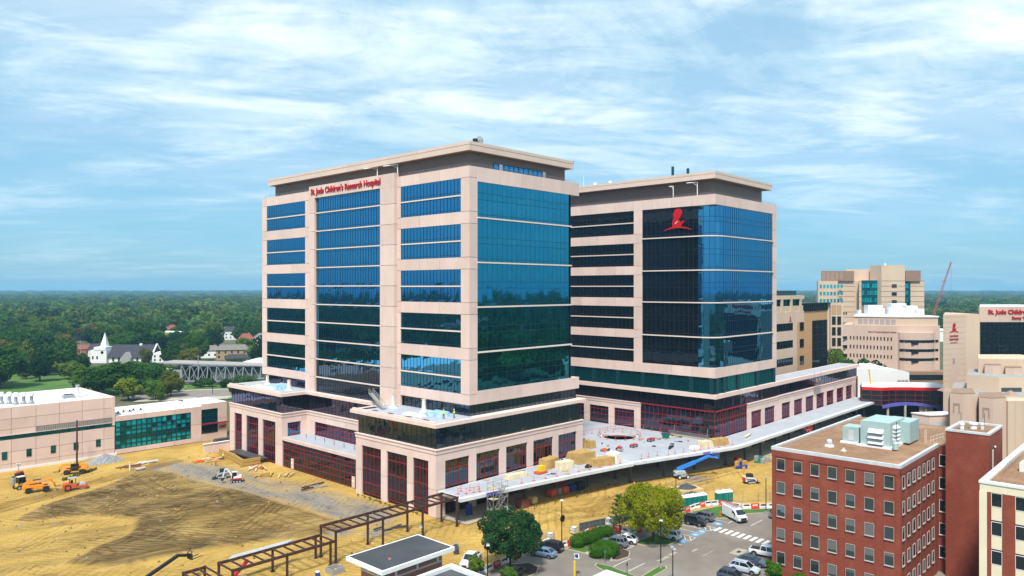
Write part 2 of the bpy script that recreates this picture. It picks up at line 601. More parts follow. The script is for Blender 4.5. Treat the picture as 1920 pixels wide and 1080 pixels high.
# sign bay: pilasters and parapet stand forward
for (a, b) in ((24.65, 30.0), (57.5, 60.0)):
 fpanels(A, AL, a, b, 18.35, 68.1, -0.4, 0.9, 1, [18.35, 22.2, 26.8, 31.55, 36.2, 40.8, 45.5, 50.2, 54.87, 59.55, 64.2, 68.1])
fpanels(A, AL, 24.65, 60.0, 68.1, 71.15, -0.4, 0.92, 6, 1)
LEDG = [18.35, 22.2, 26.8, 31.55, 36.2, 40.8, 45.5, 50.2, 54.87, 59.55, 64.2, 68.1]
for i in range(11):
 z0, z1 = LEDG[i] + (0.2 if i else 0), LEDG[i + 1] - (0.2 if i < 10 else 0)
 fwindow(A, AL, 30.0, 57.5, z0, z1, 0.25, 26, [z0, z0 + 0.5, z1 - 0.45, z1], 'glass_blue' if i > 1 else 'glass_podium', 'mullion_blue', 0.045, 0.05, 0.06)
 if i:
  m_ = MB()
  fbox(m_, AL, 30.0, 57.5, LEDG[i] - 0.13, LEDG[i] + 0.13, -0.3, 0.55)
  fbox(m_, AL, 30.0, 57.5, LEDG[i] - 0.21, LEDG[i] + 0.21, -0.3, 0.3, 1)
  m_.build('ledge', ['ledge', 'mullion_blue'], A)
# --- right face
fpanels(A, AR, 9.96, 12.3, 20.8, 70.3, -0.42, 0, 1, ZCUT)
fpanels(A, AR, 12.3, 46.6, 67.25, 70.3, -0.42, 0.03, 5, 1)
fpanels(A, AR, 12.3, 46.6, 20.8, 23.5, -0.42, 0.03, 5, 1)
MB().box(42.9, 46.58, 1.4, 30, 67.3, 70.28).build('parapet_return', 'precast', A)
MB().box(42.9, 46.58, 1.4, 30, 20.82, 23.48).build('band_return', 'precast', A)
BL = [23.5, 31.55, 41.0, 50.35, 59.7, 67.25]
NC = 20
PW = (42.9 - 12.3) / NC
pane_mesh = {}
for i in range(5):
 z0 = BL[i] + (0.22 if i else 0)
 z1 = BL[i + 1] - (0.22 if i < 4 else 0)
 h = z1 - z0
 rows = [z0, z0 + 0.55, z0 + 0.55 + h * 0.36, z0 + 0.55 + h * 0.36 + 1.35, z1]
 if i == 4:
  rows = [z0, z0 + 0.55, z0 + 3.6, z0 + 5.0, z1]
 fglass(A, AR, 12.3, 42.9, rows[0], rows[1], -0.2, NC, 1, 'glass_teal', 0.004, 'spandrel_strip')
 for r in range(1, 4):
  hh = rows[r + 1] - rows[r]
  key = round(hh, 3)
  if key not in pane_mesh:
   b_ = MB().box(-PW / 2 + 0.02, PW / 2 - 0.02, -0.02, 0.02, -hh / 2 + 0.02, hh / 2 - 0.02)
   me = bpy.data.meshes.new('pane')
   me.from_pydata(b_.v, [], b_.f)
   me.materials.append(MATS['glass_teal'])
   pane_mesh[key] = me
  for c in range(NC):
   o = bpy.data.objects.new('pane', pane_mesh[key])
   COL.objects.link(o)
   o.parent = A
   o.location = (12.3 + PW * (c + 0.5), 1.2, (rows[r] + rows[r + 1]) / 2)
   o.rotation_euler = (random.gauss(0, 0.003), 0, random.gauss(0, 0.0035))
 fmull(A, AR, 12.3, 42.9, z0, z1, -0.24, NC, rows, 'mullion_teal', 0.05, 0.08, 0.09)
 if i:
  m_ = MB()
  fbox(m_, AR, 12.3, 43.6, BL[i] - 0.15, BL[i] + 0.15, -0.3, 0.3)
  fbox(m_, AR, 12.3, 43.3, BL[i] - 0.23, BL[i] + 0.23, -0.3, -0.1, 1)
  m_.build('ledge', ['ledge', 'mullion_teal'], A)
# --- right-hand end (looks at the other tower) and the corner slot
AE = Face((43.3, 0), (0, 1), (1, 0))
fwindow(A, AE, 1.0, 60.0, 23.5, 67.25, 0, 38, 14, 'glass_dark', 'mullion_dark', 0.08, 0.1)
# --- terrace-level glazing under the tower
fwindow(A, AL, 1.8, 23.5, 18.35, 20.8, -0.75, 15, 1, 'glass_podium', 'mullion_dark', 0.06, 0.06)
fwindow(A, AL, 63.3, 85.2, 18.35, 20.8, -0.75, 15, 1, 'glass_violet', 'mullion_dark', 0.06, 0.06)
fwindow(A, AR, 10.6, 46.2, 18.35, 20.8, -0.7, 24, 1, 'glass_podium', 'mullion_teal', 0.06, 0.06)
MB().box(9.97, 46.5, 1.3, 85.6, 20.7, 20.79).build('soffit', 'soffit', A)
# --- roof
MB().box(10.2, 46.3, 1.3, 85.5, 69.2, 69.4).build('roof_deck', 'roof_white', A)
louver_wall(A, 11.6, 43.0, 2.6, 81.2, 69.4, 73.6)
roof_cap(A, 9.96, 44.65, 1.0, 82.6, 73.55, 75.4, (15, 7))
PWF = Face((0, 2.48), (1, 0), (0, -1))
fwindow(A, PWF, 18.6, 34.6, 70.0, 71.9, 0.05, 10, 1, 'glass_blue', 'mullion_blue', 0.12, 0.08)
for xx in (20.7, 35.2):
 MB().box(xx - 0.5, xx + 0.5, 2.3, 2.4, 69.4, 71.9).build('penthouse_door', 'white_paint', A)
rail(A, [(10.5, 24), (10.5, 1.6), (46.2, 1.6)], 70.3, 0.7, 3.0)
rail(A, [(10.5, 85), (10.5, 61)], 70.3, 0.7, 3.0)
davit(A, 10.6, 25.4, 70.3, 3.0, 4.4, R(100))
davit(A, 10.6, 33.0, 71.1, 2.4, 4.4, R(100))
# roof-top dish and small aerial dome
m_ = MB()
m_.tube((15.2, 3.6, 75.4), (15.2, 3.6, 76.2), 0.12, n=8)
m_.lathe([(0.15, -0.3), (0.95, 0.0), (1.05, 0.35), (1.0, 0.36), (0.2, 0.1)], 16, (15.0, 3.4, 76.4), axis='X')
m_.box(13.6, 14.3, 3.0, 3.8, 75.9, 76.7, 1)
m_.build('satellite_dish', ['galv', 'black'], A, smooth=False)
m_ = MB()
m_.lathe([(0.9, 0), (0.9, 0.5), (0.7, 0.85), (0.3, 1.05)], 12, (20, 62, 75.4))
m_.build('aerial_dome', 'white_paint', A, smooth=True)
# --- lettering
text_obj('sign_lettering', "St. Jude Children's Research Hospital", 2.05, 'sign_red', A, (8.98, 59.0, 69.05), (R(90), 0, R(-90)), 0.25, 0.022, xscale=0.955)

# --- podium
PR = Face((0, 0), (1, 0), (0, -1))
PL = Face((0, 0), (0, 1), (-1, 0))
PWg = Face((1.6, 0), (0, 1), (-1, 0))       # left wing
PN = Face((0, 60.5), (1, 0), (0, -1))       # wing return
PB = Face((8.8, 0), (0, 1), (-1, 0))        # recessed middle
MB().prism([(0.5, 0.5), (46.3, 0.5), (46.3, 87.6), (2.1, 87.6), (2.1, 61.0), (9.3, 61.0), (9.3, 26.1), (0.5, 26.1)], 0, 13.2).build('podium_core', 'black', A)

def podium_bay(P, F, edges, ends, zb, wz=10.8, top=13.3, cols=5, glass='glass_podium', zw=0.6, mull='mullion_red', c0=None):
 """edges: list of window (s0, s1); piers between"""
 s = ends[0]
 for (a, b) in edges + [(ends[1], ends[1])]:
  if a - s > 0.05:
   fpanels(P, F, s, a, zb, wz, -0.6, 0, 1, [zb, zb + (wz - zb) * 0.5, wz])
  s = b
 for k, (a, b) in enumerate(edges):
  fpanels(P, F, a, b, wz, top - 1.0, -0.6, 0, 1, 1)
  rows = [zw, zw + (wz - zw) * 0.22, zw + (wz - zw) * 0.52, zw + (wz - zw) * 0.82, wz]
  fwindow(P, F, a, b, zw, wz, -0.38, cols, rows, glass, mull, 0.085, 0.07, 0.16, jit=0.012)
 prev = ends[0]
 for (a, b) in edges + [(ends[1], ends[1])]:
  if a - prev > 0.05:
   fpanels(P, F, prev, a, wz, top - 1.0, -0.6, 0, 1, 1)
  prev = b
 m = MB()
 c0 = ends[0] if c0 is None else c0 + 0.25
 fbox(m, F, c0 - 0.12, ends[1] + 0.12, top - 0.95, top - 0.18, -0.6, 0.10)
 fbox(m, F, c0 - 0.25, ends[1] + 0.25, top - 0.18, top, -0.6, 0.24)
 m.build('cornice', 'precast', P)

podium_bay(A, PR, [(2.4, 9.0), (11.0, 17.95), (19.95, 26.8), (28.8, 35.65), (37.6, 44.4)], (0, 46.8), 0.0, glass='glass_podium', zw=0.3)
podium_bay(A, PL, [(2.32, 7.09), (8.95, 15.64), (17.65, 24.48)], (0.61, 26.6), 0.0, glass='glass_podium', zw=0.6, c0=0.62)
podium_bay(A, PWg, [(63.7, 70.3), (72.4, 79.0), (81.3, 85.6)], (61.11, 88.2), 0.0, glass='glass_violet', zw=0.4, c0=61.12)
podium_bay(A, PN, [(3.2, 7.0)], (1.6, 8.8), 0.0, glass='glass_blue', zw=6.9)
m_ = MB()
fbox(m_, PN, 3.2, 7.0, 0, 6.9, -0.6, -0.02)
m_.build('wall', 'precast', A)
# recessed middle above the low glass front
fpanels(A, PB, 57.0, 60.5, 7.4, 10.8, -0.5, 0, 1, 1)
fpanels(A, PB, 26.6, 60.5, 10.8, 12.35, -0.5, 0, 4, 1)
m_ = MB()
fbox(m_, PB, 26.6, 60.4, 12.35, 13.12, -0.5, 0.1)
fbox(m_, PB, 26.6, 60.2, 13.12, 13.3, -0.5, 0.24)
m_.build('cornice', 'precast', A)
fwindow(A, PB, 26.6, 57.0, 7.45, 10.8, -0.3, 20, [7.45, 8.3, 9.7, 10.8], 'glass_violet', 'mullion_red', 0.09, 0.07, 0.13)
LF = Face((2.0, 0), (0, 1), (-1, 0))
fwindow(A, LF, 26.7, 60.4, 0.25, 6.6, 0, 24, [0.25, 1.6, 3.1, 4.6, 5.6, 6.6], 'glass_podium', 'mullion_red', 0.08, 0.07, 0.11, jit=0.012)
MB().prism([(1.55, 26.62), (8.75, 26.62), (8.75, 60.45), (1.55, 60.45)], 6.65, 7.4).build('low_roof', 'precast', A)
MB().box(1.9, 8.7, 26.9, 60.2, 7.405, 7.43).build('low_roof_membrane', 'deck_white', A)
for k in range(7):
 MB().tube((5.2, 30.5 + 4.1 * k, 7.43), (5.2, 30.5 + 4.1 * k, 8.5), 0.06, n=6).build('roof_stud', 'dark_metal', A)
for yy in (56.0, 30.2):
 m_ = MB().box(1.8, 1.95, yy - 0.55, yy + 0.55, 0.1, 2.6)
 m_.box(1.72, 1.8, yy - 0.2, yy + 0.2, 1.3, 1.7, 1)
 m_.build('plywood_door', ['fascia', 'white_paint'], A)
# glass band between podium and terrace
for F, a, b, n, gm in ((PR, 0.5, 46.3, 30, 'glass_podium'), (PL, 0.5, 26.2, 17, 'glass_podium'), (PB, 26.5, 60.8, 22, 'glass_violet'), (PWg, 60.9, 87.8, 18, 'glass_violet'), (PN, 2.0, 9.0, 5, 'glass_violet')):
 fwindow(A, F, a, b, 13.3, 17.6, -0.45, n, [13.3, 16.0, 17.6] if F is PR else 1, gm, 'mullion_dark' if F is not PR else 'mullion_teal', 0.05, 0.05, jit=0.012)
slab = [(-0.6, -0.6), (47.3, -0.6), (47.3, 88.4), (1.0, 88.4), (1.0, 59.9), (8.2, 59.9), (8.2, 28.0), (-0.6, 28.0)]
MB().prism(slab, 17.6, 18.35).build('terrace_slab', 'precast', A)
MB().prism([(0.2, 0.2), (10.6, 0.2), (10.6, 27.2), (0.2, 27.2)], 18.354, 18.38).build('terrace_membrane', 'deck_white', A)
MB().prism([(1.8, 60.7), (10.6, 60.7), (10.6, 87.6), (1.8, 87.6)], 18.354, 18.38).build('terrace_membrane', 'deck_white', A)
for (x, y, sx, sy) in ((0.9, 4.0, 0.9, 1.6), (0.9, 9.5, 0.9, 1.6), (0.9, 15.5, 0.9, 1.6), (0.9, 20.8, 0.9, 1.6), (1.2, 24.8, 3.4, 1.2), (2.4, 82.5, 0.8, 4.2)):
 m_ = MB().box(x, x + sx, y, y + sy, 18.4, 18.46)
 m_.build('roof_opening', 'black', A)
# paving upstands on the terrace edge
MB().box(-0.3, 0.1, 0.0, 27.5, 18.36, 18.7).build('upstand', 'precast', A)
MB().box(1.3, 1.7, 60.5, 88.0, 18.36, 18.7).build('upstand', 'precast', A)

# ================================================================== second tower
B = thing('hospital_tower', 'second tower behind with red child emblem and rounded blue glass corner', 'building', (82, -16.3, 0))
VL = Face((82.0, 0), (0, 1), (-1, 0))
VR = Face((0, -16.3), (1, 0), (0, -1))
MB().prism([(82.7, -10.6), (87.5, -15.6), (119.1, -15.6), (119.1, 40), (82.7, 40)], 0, 69.2).build('core_wall', 'precast_joint', B)
fpanels(B, VL, -15.79, 34.0, 66.9, 69.6, -0.5, 0, 8, 1)
fpanels(B, VR, 82.0, 119.8, 66.9, 69.6, -0.5, 0.0, 6, 1)
fpanels(B, VL, 6.1, 8.9, 24.0, 66.9, -0.5, 0, 1, [24, 30.9, 33.25, 39.8, 42.25, 48.75, 51.2, 57.65, 60.2, 66.9])
for z0, z1 in ((57.65, 60.2), (48.75, 51.2), (39.8, 42.25), (30.9, 33.25)):
 fpanels(B, VL, 8.9, 34, z0, z1, -0.5, -0.02, 4, 1)
for z0, z1, za, zb in ((60.2, 63.15, 63.75, 66.9), (51.2, 54.3, 54.8, 57.65), (42.25, 45.25, 45.75, 48.75), (33.25, 36.25, 36.8, 39.8), (24.0, 27.25, 27.65, 30.9)):
 for q0, q1 in ((z0, z1), (za, zb)):
  fwindow(B, VL, 8.9, 34, q0, q1, -0.25, 18, [q0, q0 + 0.5, q1], 'glass_dark', 'mullion_dark', 0.06, 0.06, 0.08)
 m_ = MB()
 fbox(m_, VL, 8.9, 34, (z1 + za) / 2 - 0.13, (z1 + za) / 2 + 0.13, -0.4, 0.1)
 fbox(m_, VL, 8.9, 34, z1, za, -0.4, -0.15, 1)
 m_.build('ledge', ['ledge', 'mullion_dark'], B)
fpanels(B, VL, -15.79, 34.0, 21.4, 24.0, -0.5, 0.02, 8, 1)
fpanels(B, VR, 81.98, 119.8, 21.4, 23.99, -0.5, 0.02, 6, 1)
fpanels(B, VR, 117.2, 119.8, 23.85, 66.9, -0.5, 0, 1, 9)
BLB = [23.95, 31.93, 41.1, 49.75, 58.78, 66.9]
ARC = [(87.0 - 5.0 * math.cos(t), -11.3 - 5.0 * math.sin(t)) for t in [math.pi / 2 * k / 5 for k in range(6)]]
for i in range(5):
 z0, z1 = BLB[i] + (0.2 if i else 0), BLB[i + 1] - (0.2 if i < 4 else 0)
 h = z1 - z0
 rows = [z0, z0 + 0.6, z0 + 0.6 + (h - 0.6) * 0.42, z0 + 0.6 + (h - 0.6) * 0.60, z1]
 fwindow(B, VL, -11.3, 6.1, z0, z1, -0.25, 12, rows, 'glass_dark', 'mullion_dark', 0.07, 0.07, 0.1)
 # rounded corner: one pane column per facet
 for k in range(5):
  (xa, ya), (xb, yb) = ARC[k], ARC[k + 1]
  L = math.hypot(xb - xa, yb - ya)
  sx, sy = (xb - xa) / L, (yb - ya) / L
  F = Face((xa, ya), (sx, sy), (sy, -sx))
  mb = MB()
  for r in range(4):
   q = [F.p(0.04, rows[r] + 0.03, -0.2), F.p(L - 0.04, rows[r] + 0.03, -0.2), F.p(L - 0.04, rows[r + 1] - 0.03, -0.2), F.p(0.04, rows[r + 1] - 0.03, -0.2)]
   mb2 = MB().add(q, [(0, 1, 2, 3)])
   mb2.build('corner_pane', 'glass_blue', B)
  mb.tube(F.p(0, z0, -0.2), F.p(0, z1, -0.2), 0.05, n=4)
  for z in rows:
   mb.bar(F.p(0, z, -0.18), F.p(L, z, -0.18), 0.06, 0.1)
  mb.build('mullion', 'mullion_blue', B, kind='stuff')
 fwindow(B, VR, 87.0, 117.2, z0, z1, -0.2, 24, rows, 'glass_blue', 'mullion_blue', 0.05, 0.06, 0.08)
 if i:
  m_ = MB()
  zc_ = BLB[i]
  outer = [(81.75, 6.1), (81.75, -11.3)] + [(87.0 - 5.25 * math.cos(t), -11.3 - 5.25 * math.sin(t)) for t in [math.pi / 2 * k / 6 for k in range(7)]] + [(117.2, -16.55)]
  inner = [(117.2, -15.9), (87.0, -15.9), (82.5, -11.3), (82.5, 6.1)]
  m_.prism(outer + inner, zc_ - 0.14, zc_ + 0.14)
  m_.build('ledge', 'ledge', B)
# soffits over and under the rounded corner
m_ = MB().box(82.02, 119.5, -16.28, -10.0, 66.8, 66.95)
m_.build('soffit', 'soffit', B)
m_ = MB().box(82.1, 88, -16.2, -10.0, 23.7, 23.9)
m_.build('sill', 'precast', B)
# teal storey
TL = Face((82.36, 0), (0, 1), (-1, 0))
TR = Face((0, -15.94), (1, 0), (0, -1))
fwindow(B, TL, -15.94, 36, 17.15, 21.4, 0, 26, 1, 'glass_green', 'mullion_teal', 0.05, 0.05)
fwindow(B, TR, 82.36, 119.0, 17.15, 21.4, 0, 20, 1, 'glass_green', 'mullion_teal', 0.05, 0.05)
for s in (-15.2, -9.2, -1.5, 6.0, 14.5, 23.0, 31.0):
 x0, x1, y0, y1 = TL.ext(s - 0.6, s + 0.6, 0.05, 0.4)
 panel(B, x0, x1, y0, y1, 17.15, 21.38, 'mullion_teal', 'teal_pier')
for s in (83.4, 87.2, 95.5, 107.0, 118.4):
 x0, x1, y0, y1 = TR.ext(s - 0.6, s + 0.6, 0.05, 0.4)
 panel(B, x0, x1, y0, y1, 17.15, 21.38, 'mullion_teal', 'teal_pier')
# cornice slab, long wing roof
MB().prism([(81.5, -16.8), (190.5, -16.8), (190.5, -9.6), (119, -9.6), (119, 40), (81.5, 40)], 16.0, 17.1).build('wing_roof', 'precast', B)
MB().box(120.2, 189.8, -16.0, -10.2, 17.104, 17.14).build('wing_roof_membrane', 'deck_white', B)
MB().box(100.9, 189.9, -15.8, -9.9, 0, 15.9).build('wing_core', 'black', B)
fwindow(B, VL, -15.9, 36, 12.65, 16.0, -0.45, 30, 1, 'glass_violet', 'mullion_dark', 0.05, 0.05, jit=0.012)
fwindow(B, VR, 82.4, 189.9, 12.65, 16.0, -0.45, 66, 1, 'glass_violet', 'mullion_dark', 0.05, 0.05, jit=0.012)
podium_bay(B, VL, [(8.8, 15.67), (17.65, 24.54), (26.6, 33.4)], (6.65, 36.0), 5.0, 10.4, 12.65, 5, 'glass_podium', 5.3)
fwindow(B, VL, -16.1, 6.65, 5.3, 12.5, -0.2, 16, [5.3, 6.6, 8.2, 10.2, 12.5], 'glass_podium', 'mullion_red', 0.09, 0.08, 0.13, jit=0.012)
fwindow(B, VR, 82.2, 100.4, 5.3, 12.5, -0.2, 13, [5.3, 6.6, 8.2, 10.2, 12.5], 'glass_violet', 'mullion_red', 0.09, 0.08, 0.13, jit=0.012)
for z0, z1 in ((6.6, 8.9), (10.0, 12.3)):
 m_ = MB()
 fbox(m_, VL, -16.0, -12.6, z0 - 1.0, z1 - 0.6, -0.3, -0.1)
 m_.build('dark_panel', 'black', B)
m_ = MB()
fbox(m_, VL, -16.3, 6.65, 12.45, 12.7, -0.3, 0.1)
fbox(m_, VR, 81.9, 100.4, 12.45, 12.7, -0.3, 0.1)
m_.build('red_head_beam', 'mullion_red', B)
podium_bay(B, VR, [(103.1, 109.7), (111.8, 118.7)], (100.5, 120.9), 0, 10.2, 12.65, 5, 'glass_violet', 5.3)
podium_bay(B, VR, [(123.6, 129.9), (132.7, 139.3), (141.8, 148.5), (150.7, 157.6), (159.6, 166.5), (168.9, 175.7), (178.0, 184.3)], (121.5, 188.0), 0, 10.2, 12.75, 5, 'glass_violet', 5.3)
fwindow(B, VR, 188.0, 190.3, 0, 12.7, -0.2, 3, 7, 'glass_violet', 'mullion_red', 0.08, 0.07)
# roof of the second tower
MB().box(82.3, 119.5, -16.0, 40, 68.4, 68.6).build('roof_deck', 'roof_white', B)
louver_wall(B, 84.2, 113.6, -14.4, 38, 68.6, 73.8)
roof_cap(B, 82.0, 116.8, -16.3, 39, 73.75, 75.65, (8, 6))
rail(B, [(82.4, 33), (82.4, -15.9), (119.4, -15.9)], 69.6, 0.6, 3.5)
davit(B, 82.6, -3.5, 69.6, 3.2, 1.2, R(100))
davit(B, 82.6, -10.8, 69.6, 3.6, 3.0, R(100))
davit(B, 82.6, 33.0, 69.6, 3.0, 2.0, R(100))
for (x, y, h) in ((84.0, -2.5, 2.8), (84.0, -7.2, 1.8)):
 MB().tube((x, y, 75.6), (x, y, 75.6 + h), 0.38, n=10).build('vent_stack', 'mullion_teal', B)
for (x, y) in ((84.0, 24.0), (84.0, 18.5)):
 MB().lathe([(0.45, 0), (0.45, 0.7), (0.3, 0.9)], 8, (x, y, 75.6)).build('roof_vent', 'white_paint', B)
MB().tube((83, 27.5, 75.6), (83, 27.5, 78.6), 0.07, n=6).build('aerial', 'white_paint', B)
# red emblem: kneeling silhouette over a low arc
def emblem(parent, F, s_c, z_b, k, d, mat, strip=True, local=False, name='emblem', right=False):
 """k = metres per unit; unit box of the figure about 5.6 wide, 7 high; s grows to the viewer's left when F.s points away"""
 head = [(-0.9, 2.95), (-1.35, 3.6), (-1.3, 4.4), (-1.0, 5.2), (-0.45, 5.75), (0.35, 5.95), (1.2, 5.75), (1.75, 5.2), (2.0, 4.5), (2.05, 4.25), (1.75, 3.85), (1.5, 3.45), (1.3, 3.0), (0.85, 2.65), (0.45, 2.55), (0.8, 2.2), (1.05, 1.75), (1.2, 1.3), (1.6, 1.55), (2.1, 1.85), (2.65, 1.8), (2.75, 1.55), (2.3, 1.1), (1.8, 0.55), (1.75, 0.2), (0.8, 0.05), (-0.4, 0.0), (-1.7, -0.05), (-1.75, 0.5), (-1.65, 1.3), (-1.55, 2.2), (-1.3, 2.7)]
 n = len(head)
 if right:
  head = [(-x, z) for x, z in head]
 mb = MB()
 dth = 0.25 * max(k, 0.4)
 vs = [F.p(s_c - x * k, z_b + z * k, d) for x, z in head] + [F.p(s_c - x * k, z_b + z * k, d + dth) for x, z in head]
 fs = [tuple(range(n - 1, -1, -1)), tuple(range(n, 2 * n))] + [(i, (i + 1) % n, n + (i + 1) % n, n + i) for i in range(n)]
 mb.add(vs, fs)
 arc = []
 for i in range(13):
  x = -5.0 + 10.3 * i / 12
  t = (x - 0.15) / 5.15
  arc.append((x, -0.15 - 1.05 * t * t, 0.24 * (1 - abs(t) ** 3) + 0.03))
 vs, fs = [], []
 for x, z, w in arc:
  vs += [F.p(s_c - x * k, z_b + (z - w) * k, d + 0.01), F.p(s_c - x * k, z_b + (z + w) * k, d + 0.01), F.p(s_c - x * k, z_b + (z + w) * k, d + dth + 0.01), F.p(s_c - x * k, z_b + (z - w) * k, d + dth + 0.01)]
 for i in range(12):
  for j in range(4):
   fs.append((i * 4 + j, i * 4 + (j + 1) % 4, i * 4 + 4 + (j + 1) % 4, i * 4 + 4 + j))
 mb.add(vs, fs)
 o = mb.build(name, mat, parent, local=local)
 if strip:
  m2 = MB()
  pts = [(-0.75, 1.05), (-0.4, 1.42), (0.0, 1.65), (0.42, 1.72), (0.4, 1.55), (0.05, 1.45), (-0.3, 1.22), (-0.6, 0.88)]
  m2.add([F.p(s_c - x * k, z_b + z * k, d + dth + 0.03) for x, z in pts], [tuple(range(8))])
  m2.build('white_sleeve', 'white_paint', o, local=local)
 return o

emblem(B, VL, -5.0, 61.6, 0.83, -0.1, 'logo_red')
# ================================================================== ground, building site, car park
CAMX, CAMY = -97.18, -110.85

def W(r, d):
 """plan point r metres to the right and d metres ahead of the look-out, in street-grid axes"""
 return (CAMX + r * 0.6817 + d * 0.7316, CAMY - r * 0.7316 + d * 0.6817)

TURN = R(-47.02)

def lattice(seed, nx, ny):
 return np.random.default_rng(seed).random((ny + 2, nx + 2))

def vnoise(x, y, cell, seed):
 """smooth value noise, vectorised"""
 gx, gy = (x + 5000) / cell, (y + 5000) / cell
 ix, iy = np.floor(gx).astype(int), np.floor(gy).astype(int)
 fx, fy = gx - ix, gy - iy
 fx, fy = fx * fx * (3 - 2 * fx), fy * fy * (3 - 2 * fy)

 def h(a, b):
  n = (a * 374761393 + b * 668265263 + seed * 1442695) & 0x7FFFFFFF
  n = ((n ^ (n >> 13)) * 1274126177) & 0x7FFFFFFF
  return ((n ^ (n >> 16)) & 0xFFFF) / 65535.0
 return (h(ix, iy) * (1 - fx) + h(ix + 1, iy) * fx) * (1 - fy) + (h(ix, iy + 1) * (1 - fx) + h(ix + 1, iy + 1) * fx) * fy

def fbm(x, y, cell, seed, oct=4):
 s, a, t = 0, 1.0, 0
 for k in range(oct):
  s = s + a * vnoise(x, y, cell / 2 ** k, seed + 17 * k)
  t += a
  a *= 0.5
 return s / t

def inpoly(x, y, poly):
 r = np.zeros(x.shape, bool)
 n = len(poly)
 for i in range(n):
  (xa, ya), (xb, yb) = poly[i], poly[(i + 1) % n]
  c = ((ya > y) != (yb > y)) & (x < (xb - xa) * (y - ya) / ((yb - ya) if yb != ya else 1e-9) + xa)
  r ^= c
 return r

def blur(a, k):
 for _ in range(2):
  for ax in (0, 1):
   c = np.cumsum(np.pad(a, [(k + 1, k) if i == ax else (0, 0) for i in (0, 1)], mode='edge'), axis=ax)
   n = a.shape[ax]
   hi = np.take(c, range(2 * k + 1, 2 * k + 1 + n), axis=ax)
   lo = np.take(c, range(0, n), axis=ax)
   a = (hi - lo) / (2 * k + 1)
 return a

def seg_dist(x, y, pts):
 d = np.full(x.shape, 1e9)
 for (xa, ya), (xb, yb) in zip(pts, pts[1:]):
  dx, dy = xb - xa, yb - ya
  t = np.clip(((x - xa) * dx + (y - ya) * dy) / (dx * dx + dy * dy), 0, 1)
  d = np.minimum(d, np.hypot(x - xa - t * dx, y - ya - t * dy))
 return d

def poly_sheet(name, pts, z, mat, kind='structure', label=None, parent=None):
 mb = MB()
 n = len(pts)
 mb.add([(x, y, z) for x, y in pts], [tuple(range(n))])
 o = mb.build(name, mat, parent)
 if parent is None:
  props(o, label, None, None, kind)
 return o

pm('earth', (0.055, 0.075, 0.024), (0.10, 0.10, 0.045), scale=0.02, rough=0.95, detail=6, c3=(0.16, 0.13, 0.09), s3=0.008)
pm('asphalt', (0.21, 0.178, 0.148), (0.165, 0.14, 0.118), scale=0.25, rough=0.9, detail=9, bump=0.1, bscale=8, c3=(0.255, 0.222, 0.185), s3=0.08)
pm('road_grey', (0.24, 0.20, 0.17), (0.20, 0.17, 0.15), scale=0.2, rough=0.9, detail=8)
pm('concrete', (0.47, 0.42, 0.345), (0.37, 0.33, 0.275), scale=0.3, rough=0.9, detail=8, bump=0.08, c3=(0.32, 0.27, 0.20), s3=0.1)
pm('kerb', (0.48, 0.40, 0.29), (0.40, 0.34, 0.25), scale=0.6, rough=0.9)
pm('grass', (0.065, 0.155, 0.018), (0.045, 0.11, 0.014), scale=0.5, rough=0.95, detail=8, bump=0.5, bscale=5)
pm('lawn', (0.075, 0.165, 0.02), (0.05, 0.115, 0.016), scale=0.06, rough=0.95, detail=8, c3=(0.12, 0.15, 0.035), s3=0.02)
pm('mulch', (0.075, 0.045, 0.035), (0.05, 0.03, 0.024), scale=3, rough=1.0, bump=0.5, bscale=8)
pm('line_white', (0.78, 0.77, 0.74), (0.62, 0.60, 0.57), scale=1.8, rough=0.7, detail=8)
pm('line_worn', (0.42, 0.37, 0.29), (0.29, 0.26, 0.225), scale=1.2, rough=0.8, detail=8)
pm('line_blue', (0.055, 0.30, 0.62), (0.10, 0.34, 0.60), scale=2, rough=0.7)

